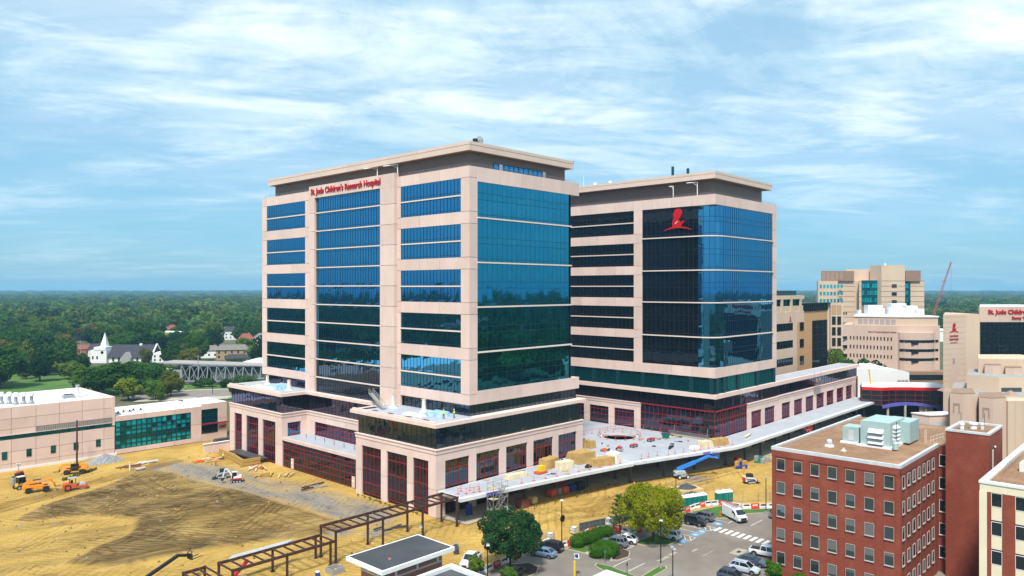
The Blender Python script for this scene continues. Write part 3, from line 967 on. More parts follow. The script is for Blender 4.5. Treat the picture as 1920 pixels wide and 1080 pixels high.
def site_material():
 m = bpy.data.materials.new('site_dirt')
 MATS['site_dirt'] = m
 m.use_nodes = True
 n, l = m.node_tree.nodes, m.node_tree.links
 b = n['Principled BSDF']
 b.inputs['Roughness'].default_value = 0.95
 b.inputs['Specular IOR Level'].default_value = 0.15
 at = n.new('ShaderNodeAttribute')
 at.attribute_name = 'msk'
 sp = n.new('ShaderNodeSeparateColor')
 l.new(at.outputs['Color'], sp.inputs[0])
 pos = n.new('ShaderNodeNewGeometry').outputs['Position']

 def nz(scale, stretch=(1, 1, 1), rot=0.0, detail=6, rough=0.6, dist=0.0):
  mp = n.new('ShaderNodeMapping')
  mp.inputs['Scale'].default_value = stretch
  mp.inputs['Rotation'].default_value = (0, 0, rot)
  l.new(pos, mp.inputs['Vector'])
  t = n.new('ShaderNodeTexNoise')
  t.inputs['Scale'].default_value = scale
  t.inputs['Detail'].default_value = detail
  t.inputs['Roughness'].default_value = rough
  t.inputs['Distortion'].default_value = dist
  l.new(mp.outputs[0], t.inputs['Vector'])
  return t.outputs[0]

 def rng(x, lo, hi, a=0.0, c=1.0):
  t = n.new('ShaderNodeMapRange')
  t.inputs['From Min'].default_value, t.inputs['From Max'].default_value = lo, hi
  t.inputs['To Min'].default_value, t.inputs['To Max'].default_value = a, c
  l.new(x, t.inputs['Value'])
  return t.outputs[0]

 def mix(f, a, c, blend='MIX'):
  t = n.new('ShaderNodeMix')
  t.data_type = 'RGBA'
  t.blend_type = blend
  for sock, x in ((t.inputs[0], f), (t.inputs['A'], a), (t.inputs['B'], c)):
   if isinstance(x, (tuple, float, int)):
    sock.default_value = (*x, 1) if isinstance(x, tuple) else x
   else:
    l.new(x, sock)
  return t.outputs['Result']
 sand = mix(rng(nz(0.09, detail=8), 0.4, 0.65), (0.66, 0.42, 0.105), (0.49, 0.295, 0.072))
 sand = mix(rng(nz(0.5, (0.25, 1, 1), R(35), 8), 0.52, 0.72, 0, 0.6), sand, (0.74, 0.52, 0.19))
 sand = mix(rng(nz(1.1, detail=9, rough=0.7), 0.55, 0.75, 0, 0.55), sand, (0.25, 0.145, 0.045))
 brown = mix(rng(nz(0.35, (0.12, 1, 1), R(-28), 8, 0.65, 0.4), 0.44, 0.60), (0.20, 0.130, 0.047), (0.345, 0.228, 0.085))
 brown = mix(rng(nz(0.9, (0.10, 1, 1), R(-62), 6, 0.6, 0.3), 0.54, 0.64, 0, 0.7), brown, (0.135, 0.087, 0.032))
 brown = mix(rng(nz(0.12, detail=6), 0.50, 0.62, 0, 0.85), brown, (0.46, 0.305, 0.115))
 gravel = mix(rng(nz(0.4, (1, 0.3, 1), 0.1, 9, 0.7), 0.42, 0.62), (0.36, 0.305, 0.235), (0.23, 0.205, 0.185))
 gravel = mix(rng(nz(3.0, detail=6, rough=0.75), 0.5, 0.7, 0, 0.6), gravel, (0.46, 0.41, 0.34))
 c = mix(sp.outputs[0], sand, brown)
 c = mix(sp.outputs[1], c, gravel)
 # tread marks: distorted fine bands in patches, two headings
 for rot_, sc_, lo_ in ((R(-33), 0.27, 0.44), (R(52), 0.22, 0.50), (R(-70), 0.33, 0.52)):
  mp = n.new('ShaderNodeMapping')
  mp.inputs['Rotation'].default_value = (0, 0, rot_)
  l.new(pos, mp.inputs['Vector'])
  wv = n.new('ShaderNodeTexWave')
  wv.inputs['Scale'].default_value = sc_
  wv.inputs['Distortion'].default_value = 5.0
  wv.inputs['Detail'].default_value = 4.0
  wv.inputs['Detail Scale'].default_value = 0.35
  wv.inputs['Detail Roughness'].default_value = 0.65
  l.new(mp.outputs[0], wv.inputs['Vector'])
  pt = n.new('ShaderNodeMath')
  pt.operation = 'MULTIPLY'
  l.new(rng(wv.outputs['Fac'], 0.70, 0.86), pt.inputs[0])
  l.new(rng(nz(0.07, (1, 1, 1), rot_, 4), lo_, lo_ + 0.10, 0, 0.9), pt.inputs[1])
  pb = n.new('ShaderNodeMath')
  pb.operation = 'MULTIPLY'
  l.new(pt.outputs[0], pb.inputs[0])
  l.new(rng(sp.outputs[0], 0.0, 0.8, 0.42, 1.0), pb.inputs[1])
  pt = pb
  c = mix(pt.outputs[0], c, mix(1.0, c, (0.50, 0.46, 0.40), 'MULTIPLY'))
 dark = mix(1.0, c, (0.46, 0.42, 0.36), 'MULTIPLY')
 c = mix(sp.outputs[2], c, dark)
 l.new(c, b.inputs['Base Color'])
 bp = n.new('ShaderNodeBump')
 bp.inputs['Strength'].default_value = 1.0
 bp.inputs['Distance'].default_value = 0.6
 ad = n.new('ShaderNodeMath')
 ad.operation = 'ADD'
 l.new(nz(0.8, (0.2, 1, 1), R(-35), 7, 0.65, 0.5), ad.inputs[0])
 l.new(nz(2.2, detail=6, rough=0.7), ad.inputs[1])
 l.new(ad.outputs[0], bp.inputs['Height'])
 l.new(bp.outputs[0], b.inputs['Normal'])

site_material()

# one sheet to the horizon
GR = 9000
m_ = MB()
m_.add([(-GR, -GR, -0.30), (GR, -GR, -0.30), (GR, GR, -0.30), (-GR, GR, -0.30)], [(0, 1, 2, 3)])
props(m_.build('ground', 'earth'), 'dark earth and grass under the woods out to the horizon', None, None, 'structure')

LOT = [(-60, -27.9), (-22, -27.6), (3.2, -26.5), (3.6, -29.6), (12.5, -28.3), (18, -29.8), (17.6, -34.2), (36.5, -34.3), (45.6, -36.6), (46.2, -41.5), (62, -54), (62, -130), (-60, -130)]
SLAB = [(0.2, 0.3), (1.2, -7.6), (10, -7.2), (20, -6.4), (30, -5.6), (39, -8.0), (49, -12.6), (60, -16.6), (75, -20.5), (100, -24.5), (196, -28), (206, -50), (232, -60), (232, 40), (47, 40)]

# --- bare earth of the building site, as relief
SX0, SX1, SY0, SY1, ST = -86.0, 128.0, -48.0, 112.0, 0.42
xs, ys = np.arange(SX0, SX1, ST), np.arange(SY0, SY1, ST)
GX, GY = np.meshgrid(xs, ys)
wobx = (fbm(GX, GY, 9, 3) - 0.5) * 7
woby = (fbm(GX, GY, 9, 4) - 0.5) * 7
brown_poly = [(-57, 58), (-46, 66), (-36, 72), (-27, 79), (-22.5, 80), (-19.5, 62), (-17.0, 42), (-15.0, 20), (-13.5, 9), (-19, 6), (-27, 9), (-38, 15), (-52, 17), (-58, 25), (-44, 33), (-40, 42), (-48, 52)]
gravel_poly = [(-23, 84), (-14, 84.5), (-8.5, 70), (-6.5, 52), (-4, 35), (-2.6, 18), (-4.0, 6), (-11, 3), (-14, 12), (-14.6, 24), (-17, 45), (-19, 62), (-22, 76)]
brown = blur(inpoly(GX + wobx * 0.35, GY + woby * 0.35, brown_poly).astype(float), 1)
mixb = np.clip((fbm(GX, GY, 14, 9) - 0.42) * 6, 0, 1)
brown = brown * (0.72 + 0.28 * mixb)
light = blur(inpoly(GX + wobx * 0.3, GY + woby * 0.3, [(-72, 62), (-56, 55), (-50, 50), (-42, 42), (-46, 33), (-58, 25), (-66, 10), (-90, 20)]).astype(float), 3)
brown = np.clip(brown + light * 0.40 * np.clip((fbm(GX * 0.35 + GY * 0.9, GY * 0.2, 3.0, 23) - 0.45) * 6, 0, 1), 0, 1)
gravel = blur(inpoly(GX + wobx * 0.4, GY + woby * 0.3, gravel_poly).astype(float), 3)
gravel *= np.clip((fbm(GX * 1.6, GY * 0.45, 7, 12) - 0.16) * 3.2, 0, 1)
for (cx, cy, rr) in ((-18, 6.5, 3.2), (-13.5, 1.5, 3.0), (-6, 12, 4), (55, -24, 3.0), (62, -22, 4)):
 gravel = np.maximum(gravel, np.clip(1.25 - np.hypot(GX - cx + wobx * 0.3, (GY - cy) * 1.2 + woby * 0.3) / rr, 0, 1))
# wheel and track ruts
rnd = random.Random(5)
track = np.zeros_like(GX)
rut_lines = []
for k in range(44):
 x0, y0 = rnd.uniform(-56, -16), rnd.uniform(8, 74)
 a = rnd.choice([R(-75), R(-40), R(-25), R(100), R(150)]) + rnd.uniform(-0.3, 0.3)
 bend = rnd.uniform(-0.05, 0.05)
 p, pts = (x0, y0), []
 for i in range(12):
  pts.append(p)
  p = (p[0] + math.cos(a) * 3, p[1] + math.sin(a) * 3)
  a += bend
 rut_lines.append((pts, brown))
for k in range(10):
 x0, y0 = rnd.uniform(-2, 60), rnd.uniform(-22, -15)
 pts = [(x0 + 4 * i, y0 - 0.55 * i + math.sin(i * 0.6 + k) * 0.8) for i in range(8)]
 rut_lines.append((pts, None))
for k in range(7):
 off = rnd.uniform(-2.5, 2.5)
 rut_lines.append(([(-78 + 8 * i, 62 + off + 3.1 * i + math.sin(i * 0.7 + k) * 0.6) for i in range(9)], None))
for pts, lim in rut_lines:
 d = seg_dist(GX, GY, pts)
 r = np.maximum(np.exp(-((d - 1.05) / 0.36) ** 2), 0)
 if lim is not None:
  r = r * np.clip(lim * 1.4, 0, 1)
 track = np.maximum(track, r * 0.9)
track *= 0.5 + 0.5 * np.clip((fbm(GX, GY, 4, 31) - 0.3) * 3, 0, 1)
Z = (fbm(GX, GY, 11, 51, 5) - 0.5) * 0.7 + (fbm(GX, GY, 2.2, 57, 3) - 0.5) * 0.16 - track * 0.12
Z += 0.5 * brown
# spoil bank between the canopy and the car park
bank = np.exp(-((GY + 15.5 + 0.10 * GX) / 3.4) ** 2) * np.clip((GX + 4) / 8, 0, 1) * np.clip((52 - GX) / 10, 0, 1)
Z += bank * (1.5 + 2.6 * (fbm(GX, GY, 5, 71, 4) - 0.5))
ridge = np.exp(-((GY - 66 - 0.30 * (GX + 40)) / 2.2) ** 2) * np.clip((GX + 75) / 20, 0, 1) * np.clip((-14 - GX) / 12, 0, 1)
Z += ridge * 0.5
heap = np.exp(-(((GX + 30) / 1.0) ** 2 + (GY - 4) ** 2) / 60.0)
Z += heap * 0.5
flat = blur((inpoly(GX, GY, LOT) | inpoly(GX, GY, SLAB) | inpoly(GX, GY, [(0, 0), (47, 0), (47, 90), (1.6, 90), (1.6, 58), (0, 58)]) | (GY > 102.2) | inpoly(GX, GY, [(-58, 84), (-20, 98), (20, 102), (20, 110), (-90, 110), (-90, 84)])).astype(float), 4)
Z = Z * (1 - np.clip(flat * 1.4, 0, 1)) - 0.06 * np.clip(flat * 1.4, 0, 1)
edge = np.minimum.reduce([GX - SX0, SX1 - GX, GY - SY0, SY1 - GY])
Z = np.where(edge < 1.0, -0.35, Z)
ny_, nx_ = GX.shape
verts = np.stack([GX.ravel(), GY.ravel(), Z.ravel()], 1)
idx = np.arange(nx_ * ny_).reshape(ny_, nx_)
quads = np.stack([idx[:-1, :-1].ravel(), idx[:-1, 1:].ravel(), idx[1:, 1:].ravel(), idx[1:, :-1].ravel()], 1)
me = bpy.data.meshes.new('site_earth')
me.vertices.add(len(verts))
me.vertices.foreach_set('co', verts.ravel())
me.loops.add(quads.size)
me.loops.foreach_set('vertex_index', quads.ravel())
me.polygons.add(len(quads))
me.polygons.foreach_set('loop_start', np.arange(0, quads.size, 4))
me.polygons.foreach_set('loop_total', np.full(len(quads), 4))
me.polygons.foreach_set('use_smooth', np.ones(len(quads), bool))
ca_ = me.color_attributes.new('msk', 'FLOAT_COLOR', 'POINT')
ca_.data.foreach_set('color', np.stack([brown.ravel(), gravel.ravel(), track.ravel(), np.ones(brown.size)], 1).ravel())
me.materials.append(MATS['site_dirt'])
me.update()
me.validate()
site = bpy.data.objects.new('site_earth', me)
COL.objects.link(site)
props(site, 'yellow and brown bare earth of the building site with wheel ruts', None, None, 'structure')

def zg(x, y):
 i, j = int(round((y - SY0) / ST)), int(round((x - SX0) / ST))
 return float(Z[min(max(i, 0), ny_ - 1), min(max(j, 0), nx_ - 1)])

# --- car park
poly_sheet('car_park', LOT, 0.03, 'asphalt', label='grey asphalt car park in front of the brick building')
poly_sheet('canopy_floor', SLAB, 0.05, 'concrete', label='concrete floor slab under the entrance canopy and plaza')

def kerbed(name, pts, mat, label, h=0.15, w=0.18):
 """a bed: kerb ring and filling"""
 n = len(pts)
 cx, cy = sum(p[0] for p in pts) / n, sum(p[1] for p in pts) / n
 inner = [(cx + (x - cx) * (1 - w / max(0.5, math.hypot(x - cx, y - cy))), cy + (y - cy) * (1 - w / max(0.5, math.hypot(x - cx, y - cy)))) for x, y in pts]
 mb = MB()
 vs = [(x, y, 0.03) for x, y in pts] + [(x, y, 0.03 + h) for x, y in pts] + [(x, y, 0.03 + h) for x, y in inner] + [(x, y, 0.03 + h - 0.06) for x, y in inner]
 fs = []
 for i in range(n):
  j = (i + 1) % n
  fs += [(i, j, n + j, n + i), (n + i, n + j, 2 * n + j, 2 * n + i), (2 * n + i, 2 * n + j, 3 * n + j, 3 * n + i)]
 mb.add(vs, fs)
 k = mb.build('kerb', 'kerb')
 props(k, label.split(' with')[0] + ', its concrete kerb', None, None, 'structure')
 poly_sheet(name, inner, 0.03 + h - 0.05, mat, label=label)

kerbed('hedge_bed', [(3.6, -29.7), (12.6, -28.5), (18.6, -30.2), (19.2, -33.6), (12.0, -33.8), (10.6, -36.0), (9.8, -38.6), (7.6, -39.9), (5.0, -39.4), (4.1, -37.6), (4.0, -33.4)], 'mulch', 'brown mulch bed under the clipped hedges')
poly_sheet('grass_patch', [(3.9, -30.0), (7.2, -30.0), (6.6, -33.2), (4.3, -33.2)], 0.16, 'grass', label='small grass triangle beside the hedges')
poly_sheet('footpath', [(4.2, -33.25), (8.8, -33.25), (8.4, -35.2), (4.2, -35.2)], 0.165, 'kerb', label='tan path between the two hedges')
kerbed('tree_bed', [(14.0, -36.8), (24.5, -36.4), (24.5, -39.6), (19.5, -41.9), (17.2, -41.6), (14.0, -38.4)], 'grass', 'grass bed under the yellow-green tree')
kerbed('grass_strip', [(37.0, -34.6), (45.4, -36.9), (45.9, -41.8), (50.5, -45.5), (49.2, -47.2), (44.0, -43.6), (38.2, -41.8), (36.0, -39.0)], 'grass', 'curved grass strip in front of the portable toilets')
kerbed('grass_island', [(0.6, -37.9), (1.6, -37.6), (2.0, -40.0), (1.2, -46.2), (7.6, -45.8), (8.2, -46.6), (7.4, -47.3), (-0.2, -47.6), (-0.2, -40)], 'grass', 'thin L-shaped grass island by the tall lamp posts')
kerbed('mulch_bed', [(-15.0, -30.4), (-8.0, -27.7), (-5.6, -29.4), (-5.8, -31.6), (-8.0, -33.2), (-15.0, -33.4)], 'mulch', 'brown mulch bed under the dark round tree')

def mark(name, x0, x1, y0, y1, mat, label, z=0.036, rz=0.0):
 cx, cy = (x0 + x1) / 2, (y0 + y1) / 2
 pts = []
 for (x, y) in ((x0, y0), (x1, y0), (x1, y1), (x0, y1)):
  dx, dy = x - cx, y - cy
  pts.append((cx + dx * math.cos(rz) - dy * math.sin(rz), cy + dx * math.sin(rz) + dy * math.cos(rz)))
 return poly_sheet(name, pts, z, mat, label=label)

for k in range(9):
 yy = -43.6 - 1.22 * k
 mark('crosswalk_bar', 29.0 - 0.10 * k + 0.9, 31.6 - 0.10 * k + 0.9, yy - 0.33, yy + 0.33, 'line_white', 'worn white crosswalk bars across the car park')
# disabled bays
for k, (x, typ) in enumerate(((20.8, 1), (23.0, 0), (25.6, 1), (28.0, 1), (30.4, 0), (34.2, 1))):
 if typ:
  mark('parking_symbol', x - 0.75, x + 0.75, -42.9, -41.3, 'line_blue', 'blue disabled-parking squares in front of the bays')
  m_ = MB()
  for i in range(10):
   t0, t1 = 2 * math.pi * (i / 12) + 2.2, 2 * math.pi * ((i + 1) / 12) + 2.2
   m_.add([(x + 0.42 * math.cos(t0), -42.15 + 0.42 * math.sin(t0), 0.042), (x + 0.42 * math.cos(t1), -42.15 + 0.42 * math.sin(t1), 0.042), (x + 0.3 * math.cos(t1), -42.15 + 0.3 * math.sin(t1), 0.042), (x + 0.3 * math.cos(t0), -42.15 + 0.3 * math.sin(t0), 0.042)], [(0, 3, 2, 1)])
  m_.box(x - 0.08, x + 0.08, -42.1, -41.6, 0.04, 0.043)
  m_.box(x - 0.08, x + 0.35, -42.2, -42.05, 0.04, 0.044)
  props(m_.build('wheelchair_symbol', 'line_white'), 'white wheelchair signs on blue squares', None, None, 'structure')
 else:
  for i in range(5):
   mark('hatch_line', x - 1.0, x + 1.0, -42.6 + 1.15 * i - 0.07, -42.6 + 1.15 * i + 0.07, 'line_white', 'white hatched access aisles between the disabled bays', rz=R(38))
for x in (19.2, 22.0, 24.2, 26.8, 29.2, 31.6, 36.2):
 mark('bay_line', x - 0.06, x + 0.06, -43.0, -37.4, 'line_white', 'white bay lines of the parking row along the fence')
mark('bay_line', 22.0, 24.2, -43.06, -42.94, 'line_white', 'white bay lines of the parking row along the fence')
mark('bay_line', 29.2, 31.6, -43.06, -42.94, 'line_white', 'white bay lines of the parking row along the fence')
for (x0, x1, y) in ((2.6, 7.4, -40.3), (2.4, 7.2, -43.2), (35.9, 39.8, -43.3), (37.4, 42.4, -47.2), (12.3, 14.8, -36.9), (10.9, 13.0, -37.3)):
 mark('bay_line', x0, x1, y - 0.06, y + 0.06, 'line_white', 'single white bay lines on the asphalt')
for (x0, x1, y0, y1) in ((16.5, 20.5, -48.6, -48.45), (13.2, 15.3, -44.6, -43.9), (9.5, 12.6, -44.7, -44.0), (17.4, 19.2, -46.3, -45.9)):
 mark('worn_arrow', x0, x1, y0, y1, 'line_worn', 'faded arrow strokes on the asphalt')
mark('drain_apron', 21.0, 24.4, -52.9, -51.0, 'line_worn', 'pale concrete square round a drain')
mark('drain_grate', 22.2, 23.2, -52.3, -51.7, 'black', 'dark drain grate', z=0.042)

# --- canopy over the entrance
CN = thing('entrance_canopy', 'long white flat canopy deck on columns around the tower bases', 'canopy', (46, -10, 0))
pm('fascia_white', (0.66, 0.67, 0.69), (0.58, 0.59, 0.61), scale=0.5, rough=0.6)
d1 = [(0.3, -0.15), (-0.4, -7.4), (6.0, -8.3), (12, -9.1), (30, -12.0), (46.3, -15.0), (46.3, -0.15)]
MB().prism(d1, 4.55, 5.2).build('deck', 'fascia_white', CN)
d2s = [[(46.35, -15.6), (77.3, -24.7), (81.5, -25.0), (81.5, -4.0), (46.35, -4)], [(46.35, -4), (60, -4), (60, 13), (47.0, 13), (47, 0), (46.35, 0)], [(77, -4), (81.5, -4), (81.5, 13), (77, 13)], [(47.0, 13), (81.5, 13), (81.5, 34), (47.0, 34)], [(81.5, -25.0), (179, -25.6), (186, -22), (186, -16.5), (81.5, -16.5)]]
for d in d2s:
 MB().prism(d, 4.85, 5.5).build('deck', 'fascia_white', CN)
# square round the circular opening
m_ = MB()
NS = 40
ring_o, ring_i = [], []
for i in range(NS):
 t = 2 * math.pi * i / NS
 c, s = math.cos(t), math.sin(t)
 k = 8.5 / max(abs(c), abs(s))
 ring_o.append((68.5 + c * k, 4.5 + s * k))
 ring_i.append((68.5 + 4.6 * c, 4.5 + 4.6 * s))
vs = [(x, y, 5.5) for x, y in ring_o] + [(x, y, 5.5) for x, y in ring_i] + [(x, y, 4.85) for x, y in ring_i]
fs = []
for i in range(NS):
 j = (i + 1) % NS
 fs += [(i, j, NS + j, NS + i), (NS + i, NS + j, 2 * NS + j, 2 * NS + i)]
m_.add(vs, fs)
m_.build('deck', 'fascia_white', CN)
inner_pts = [(0.9, -0.4), (0.5, -6.5), (6.2, -7.3), (12, -8.1), (30, -11.0), (46.2, -13.9), (46.2, -0.4)]
m_ = MB()
m_.add([(x, y, 5.215) for x, y in inner_pts], [tuple(range(len(inner_pts)))])
m_.build('deck_membrane', 'deck_white', CN)
m_ = MB()
for q in ([(46.6, -14.4), (77.3, -23.5), (81.4, -23.8), (81.4, -4.0), (46.6, -4)], [(46.6, -4), (60, -4), (60, 13), (47.2, 13), (47.2, 0)], [(77, -4), (81.4, -4), (81.4, 13), (77, 13)], [(47.2, 13), (81.4, 13), (81.4, 33), (47.2, 33)], [(81.4, -23.8), (178, -24.4), (185, -21.4), (185, -16.6), (81.4, -16.6)]):
 k = len(q)
 m_.add([(x, y, 5.516) for x, y in q], [tuple(range(k))])
m_.add([(x, y, 5.516) for x, y in ring_o] + [(68.5 + (x - 68.5) * 1.06, 4.5 + (y - 4.5) * 1.06, 5.516) for x, y in ring_i], [(i, (i + 1) % NS, NS + (i + 1) % NS, NS + i) for i in range(NS)])
m_.build('deck_membrane', 'deck_white', CN)
m_ = MB()
for k in range(11):
 x = 50 + 2.9 * k
 m_.box(x, x + 0.07, -14.0 - 0.3 * (x - 50), 13 if not 61 < x < 76 else -2.5, 5.518, 5.523)
for k in range(12):
 x = 84 + 8.2 * k
 m_.box(x, x + 0.09, -23.8, -16.7, 5.518, 5.523)
for k in range(14):
 x = 3 + 3.1 * k
 m_.box(x, x + 0.07, -7.0 - 0.155 * x, -0.5, 5.217, 5.222)
m_.build('membrane_seam', 'galv', CN, kind='stuff')
pm('violet_wrap', (0.17, 0.15, 0.52), rough=0.6)
MB().bar((66.2, -21.55, 5.18), (68.4, -22.2, 5.18), 0.1, 0.55).build('violet_wrap', 'violet_wrap', CN)
MB().prism([(5.6, -8.4), (9.3, -8.85), (9.3, -8.6), (5.6, -8.1)], 4.6, 5.25).build('violet_wrap', 'violet_wrap', CN)
pm('column_grey', (0.10, 0.095, 0.09), (0.075, 0.07, 0.068), scale=1, rough=0.7)
for (x, y) in ((2.0, -4.0), (11.6, -5.0), (20.4, -4.8), (29.9, -5.2), (39.0, -7.5), (48.9, -12.2), (48.7, -8.2), (58.6, -15.2), (69.7, -17.2), (79.0, -20.8), (88, -21.6), (97, -21.8), (106, -22), (115, -22.2), (124, -22.3), (133, -22.4), (142, -22.5), (151, -22.6), (160, -22.7), (169, -22.8), (177, -22.6), (57, -4), (66, -9), (75, -13)):
 m_ = MB().box(x - 0.24, x + 0.24, y - 0.24, y + 0.24, 0.05, 4.7)
 m_.box(x - 0.4, x + 0.4, y - 0.4, y + 0.4, 0.05, 0.15)
 m_.build('column', 'column_grey', CN)
MB().box(47.5, 81.2, 12.0, 12.3, 0.05, 4.84).build('back_wall', 'black', CN)
# ================================================================== neighbouring buildings
pm('brick', (0.275, 0.060, 0.030), (0.195, 0.040, 0.021), scale=2.2, rough=0.9, stretch=(1, 1, 4), detail=8, bump=0.25, bscale=6, c3=(0.30, 0.078, 0.042), s3=0.3)
pm('brick_trim', (0.20, 0.044, 0.028), rough=0.9)
pm('roof_brown', (0.29, 0.16, 0.085), (0.20, 0.11, 0.06), scale=0.7, stretch=(1, 3.5, 1), rough=0.95, detail=9, bump=0.2, c3=(0.34, 0.20, 0.115), s3=0.2)
pm('coping', (0.60, 0.60, 0.60), (0.50, 0.50, 0.51), scale=0.8, rough=0.6)
pm('cream', (0.78, 0.68, 0.48), (0.72, 0.63, 0.44), scale=0.6, rough=0.7)
pm('tan_stone', (0.62, 0.46, 0.335), (0.56, 0.41, 0.30), scale=0.15, rough=0.85, rnd=0.03, stretch=(1, 1, 0.4))
pm('tan_pink', (0.60, 0.44, 0.35), (0.54, 0.39, 0.31), scale=0.15, rough=0.85, rnd=0.03, stretch=(1, 1, 0.4))
pm('tan_brick', (0.54, 0.31, 0.14), (0.46, 0.26, 0.115), scale=0.6, rough=0.9, stretch=(1, 1, 4))
pm('brown_stone', (0.30, 0.19, 0.13), (0.26, 0.165, 0.115), scale=0.3, rough=0.9)
pm('grey_panel', (0.36, 0.31, 0.30), (0.31, 0.27, 0.26), scale=1.0, rough=0.8)
pm('hvac_green', (0.40, 0.52, 0.50), (0.34, 0.46, 0.45), scale=0.6, rough=0.5, metal=0.1, bump=0.05)
pm('roof_dark', (0.045, 0.047, 0.055), (0.065, 0.066, 0.072), scale=0.25, rough=0.85, detail=8, c3=(0.085, 0.085, 0.088), s3=0.12)
pm('brick_pink', (0.36, 0.19, 0.14), (0.30, 0.155, 0.115), scale=2.0, rough=0.9, stretch=(1, 1, 3))
pm('frame_white', (0.72, 0.72, 0.70), rough=0.5)
pm('red_band', (0.62, 0.006, 0.008), rough=0.5)
pm('violet_film', (0.10, 0.10, 0.42), rough=0.6)
pm('truss_grey', (0.36, 0.40, 0.43), rough=0.5, metal=0.2)
pm('conc_grey', (0.36, 0.35, 0.33), (0.27, 0.265, 0.25), scale=0.6, rough=0.9, stretch=(1, 1, 3))
pm('infill_grey', (0.14, 0.15, 0.135), (0.11, 0.12, 0.11), scale=0.4, rough=0.8)
pm('shingle_dark', (0.035, 0.034, 0.045), (0.05, 0.048, 0.058), scale=1.0, rough=0.9)
pm('shingle_grey', (0.20, 0.175, 0.16), (0.16, 0.14, 0.13), scale=1.0, rough=0.9)
pm('shingle_red', (0.26, 0.07, 0.05), rough=0.9)
pm('house_white', (0.78, 0.77, 0.74), rough=0.8)
pm('house_yellow', (0.55, 0.48, 0.08), rough=0.8)
pm('house_tan', (0.40, 0.28, 0.17), (0.34, 0.235, 0.14), scale=0.6, rough=0.9)
pm('house_brick', (0.32, 0.14, 0.10), rough=0.9)
pm('crane_red', (0.36, 0.10, 0.10), rough=0.6)
glass_mat('pane_teal', (0.07, 0.40, 0.48), (0.002, 0.21, 0.25), f0=0.25, wob=0.004)
glass_mat('pane_dark', (0.12, 0.16, 0.18), (0.008, 0.012, 0.014), f0=0.3, wob=0.006)

pm('blind_grey', (0.13, 0.13, 0.12), rough=0.9)
pm('blind_sage', (0.07, 0.10, 0.09), rough=0.9)
pm('frame_dull', (0.44, 0.42, 0.39), rough=0.6)

def win(parent, F, s0, s1, z0, z1, d, glass='pane_dark', frame='frame_white', fw=0.08, sill=True, local=False, name='window', blind=False):
 """window: pane, frame (sub-part), sill (sub-part)"""
 g = fglass(parent, F, s0, s1, z0, z1, d, 1, 1, glass, 0.004, name, local)
 m = MB()
 for (a, b, c, e) in ((s0 - fw, s0, z0 - fw, z1 + fw), (s1, s1 + fw, z0 - fw, z1 + fw), (s0, s1, z1, z1 + fw), (s0, s1, z0 - fw, z0)):
  fbox(m, F, a, b, c, e, d - 0.05, d + 0.07)
 m.build('frame', frame, g, local=local)
 if blind and random.random() < 0.55:
  m = MB()
  h = (z1 - z0) * random.choice([0.25, 0.4, 0.55, 0.8, 1.0])
  fbox(m, F, s0 + 0.02, s1 - 0.02, z1 - h + 0.01, z1 - 0.01, d + 0.012, d + 0.02)
  m.build('blind', random.choice(['blind_grey', 'blind_grey', 'blind_sage']), g, local=local)
 if sill:
  m = MB()
  fbox(m, F, s0 - fw * 1.5, s1 + fw * 1.5, z0 - fw - 0.10, z0 - fw - 0.005, d - 0.05, d + 0.14)
  m.build('sill', frame, g, local=local)
 return g

# ------------------------------------------------------------------ low laboratory on the left
L = thing('laboratory_building', 'low pink-panelled laboratory with white roof and teal windows on the left', 'building', (-22.2, 105.4, 0))
LF_ = Face((0, 105.4), (1, 0), (0, -1))
MB().box(-100, -22.6, 105.75, 133, 0, 15.3).build('wall_core', 'precast_joint', L)
jx = [-99.0 + 5.29 * k for k in range(15)]
jx = jx[:14] + [-24.97, -22.3]
zz = [0.15, 1.7, 4.6, 7.7]
for i in range(len(jx) - 1):
 for j in range(3):
  x0, x1, y0, y1 = LF_.ext(jx[i] + 0.04, jx[i + 1] - 0.04, -0.3, 0)
  panel(L, x0, x1, y0, y1, zz[j] + 0.04, zz[j + 1] - 0.04, 'precast')
 for (za, zb) in ((10.15, 12.75), (12.75, 15.65)) if jx[i] > -41.5 else ((8.75, 10.15), (10.15, 12.75), (12.75, 15.65)):
  x0, x1, y0, y1 = LF_.ext(jx[i] + 0.04, jx[i + 1] - 0.04, -0.3, 0)
  panel(L, x0, x1, y0, y1, za + 0.04, zb - 0.04, 'precast')
m_ = MB()
for k in range(37):
 fbox(m_, LF_, -40.9 + 0.5 * k, -40.9 + 0.5 * k + 0.38, 8.85, 10.1, -0.2, 0.02)
m_.build('ribbed_panel', 'grey_panel', L, kind='stuff')
fwindow(L, LF_, -99, -22.4, 7.75, 8.7, -0.12, 44, 1, 'glass_green', 'mullion_teal', 0.12, 0.1)
m_ = MB()
fbox(m_, LF_, -99, -22.35, 8.7, 8.84, -0.2, 0.12)
m_.build('ledge', 'precast', L)
for x in (-58.0, -52.8, -47.56, -42.35, -36.98, -31.75, -26.38):
 win(L, LF_, x - 0.45, x + 0.45, 3.0, 4.7, 0.03, 'glass_green', 'mullion_teal', 0.1, False)
MB().box(-100, -21.8, 105.2, 105.7, -0.1, 0.5).build('plinth', 'white_paint', L)
MB().box(-100, -22.4, 105.5, 133, 15.45, 15.7).build('roof', 'roof_white', L)
MB().box(-22.9, -22.25, 105.3, 133, 8, 15.72).build('end_wall', 'precast', L)
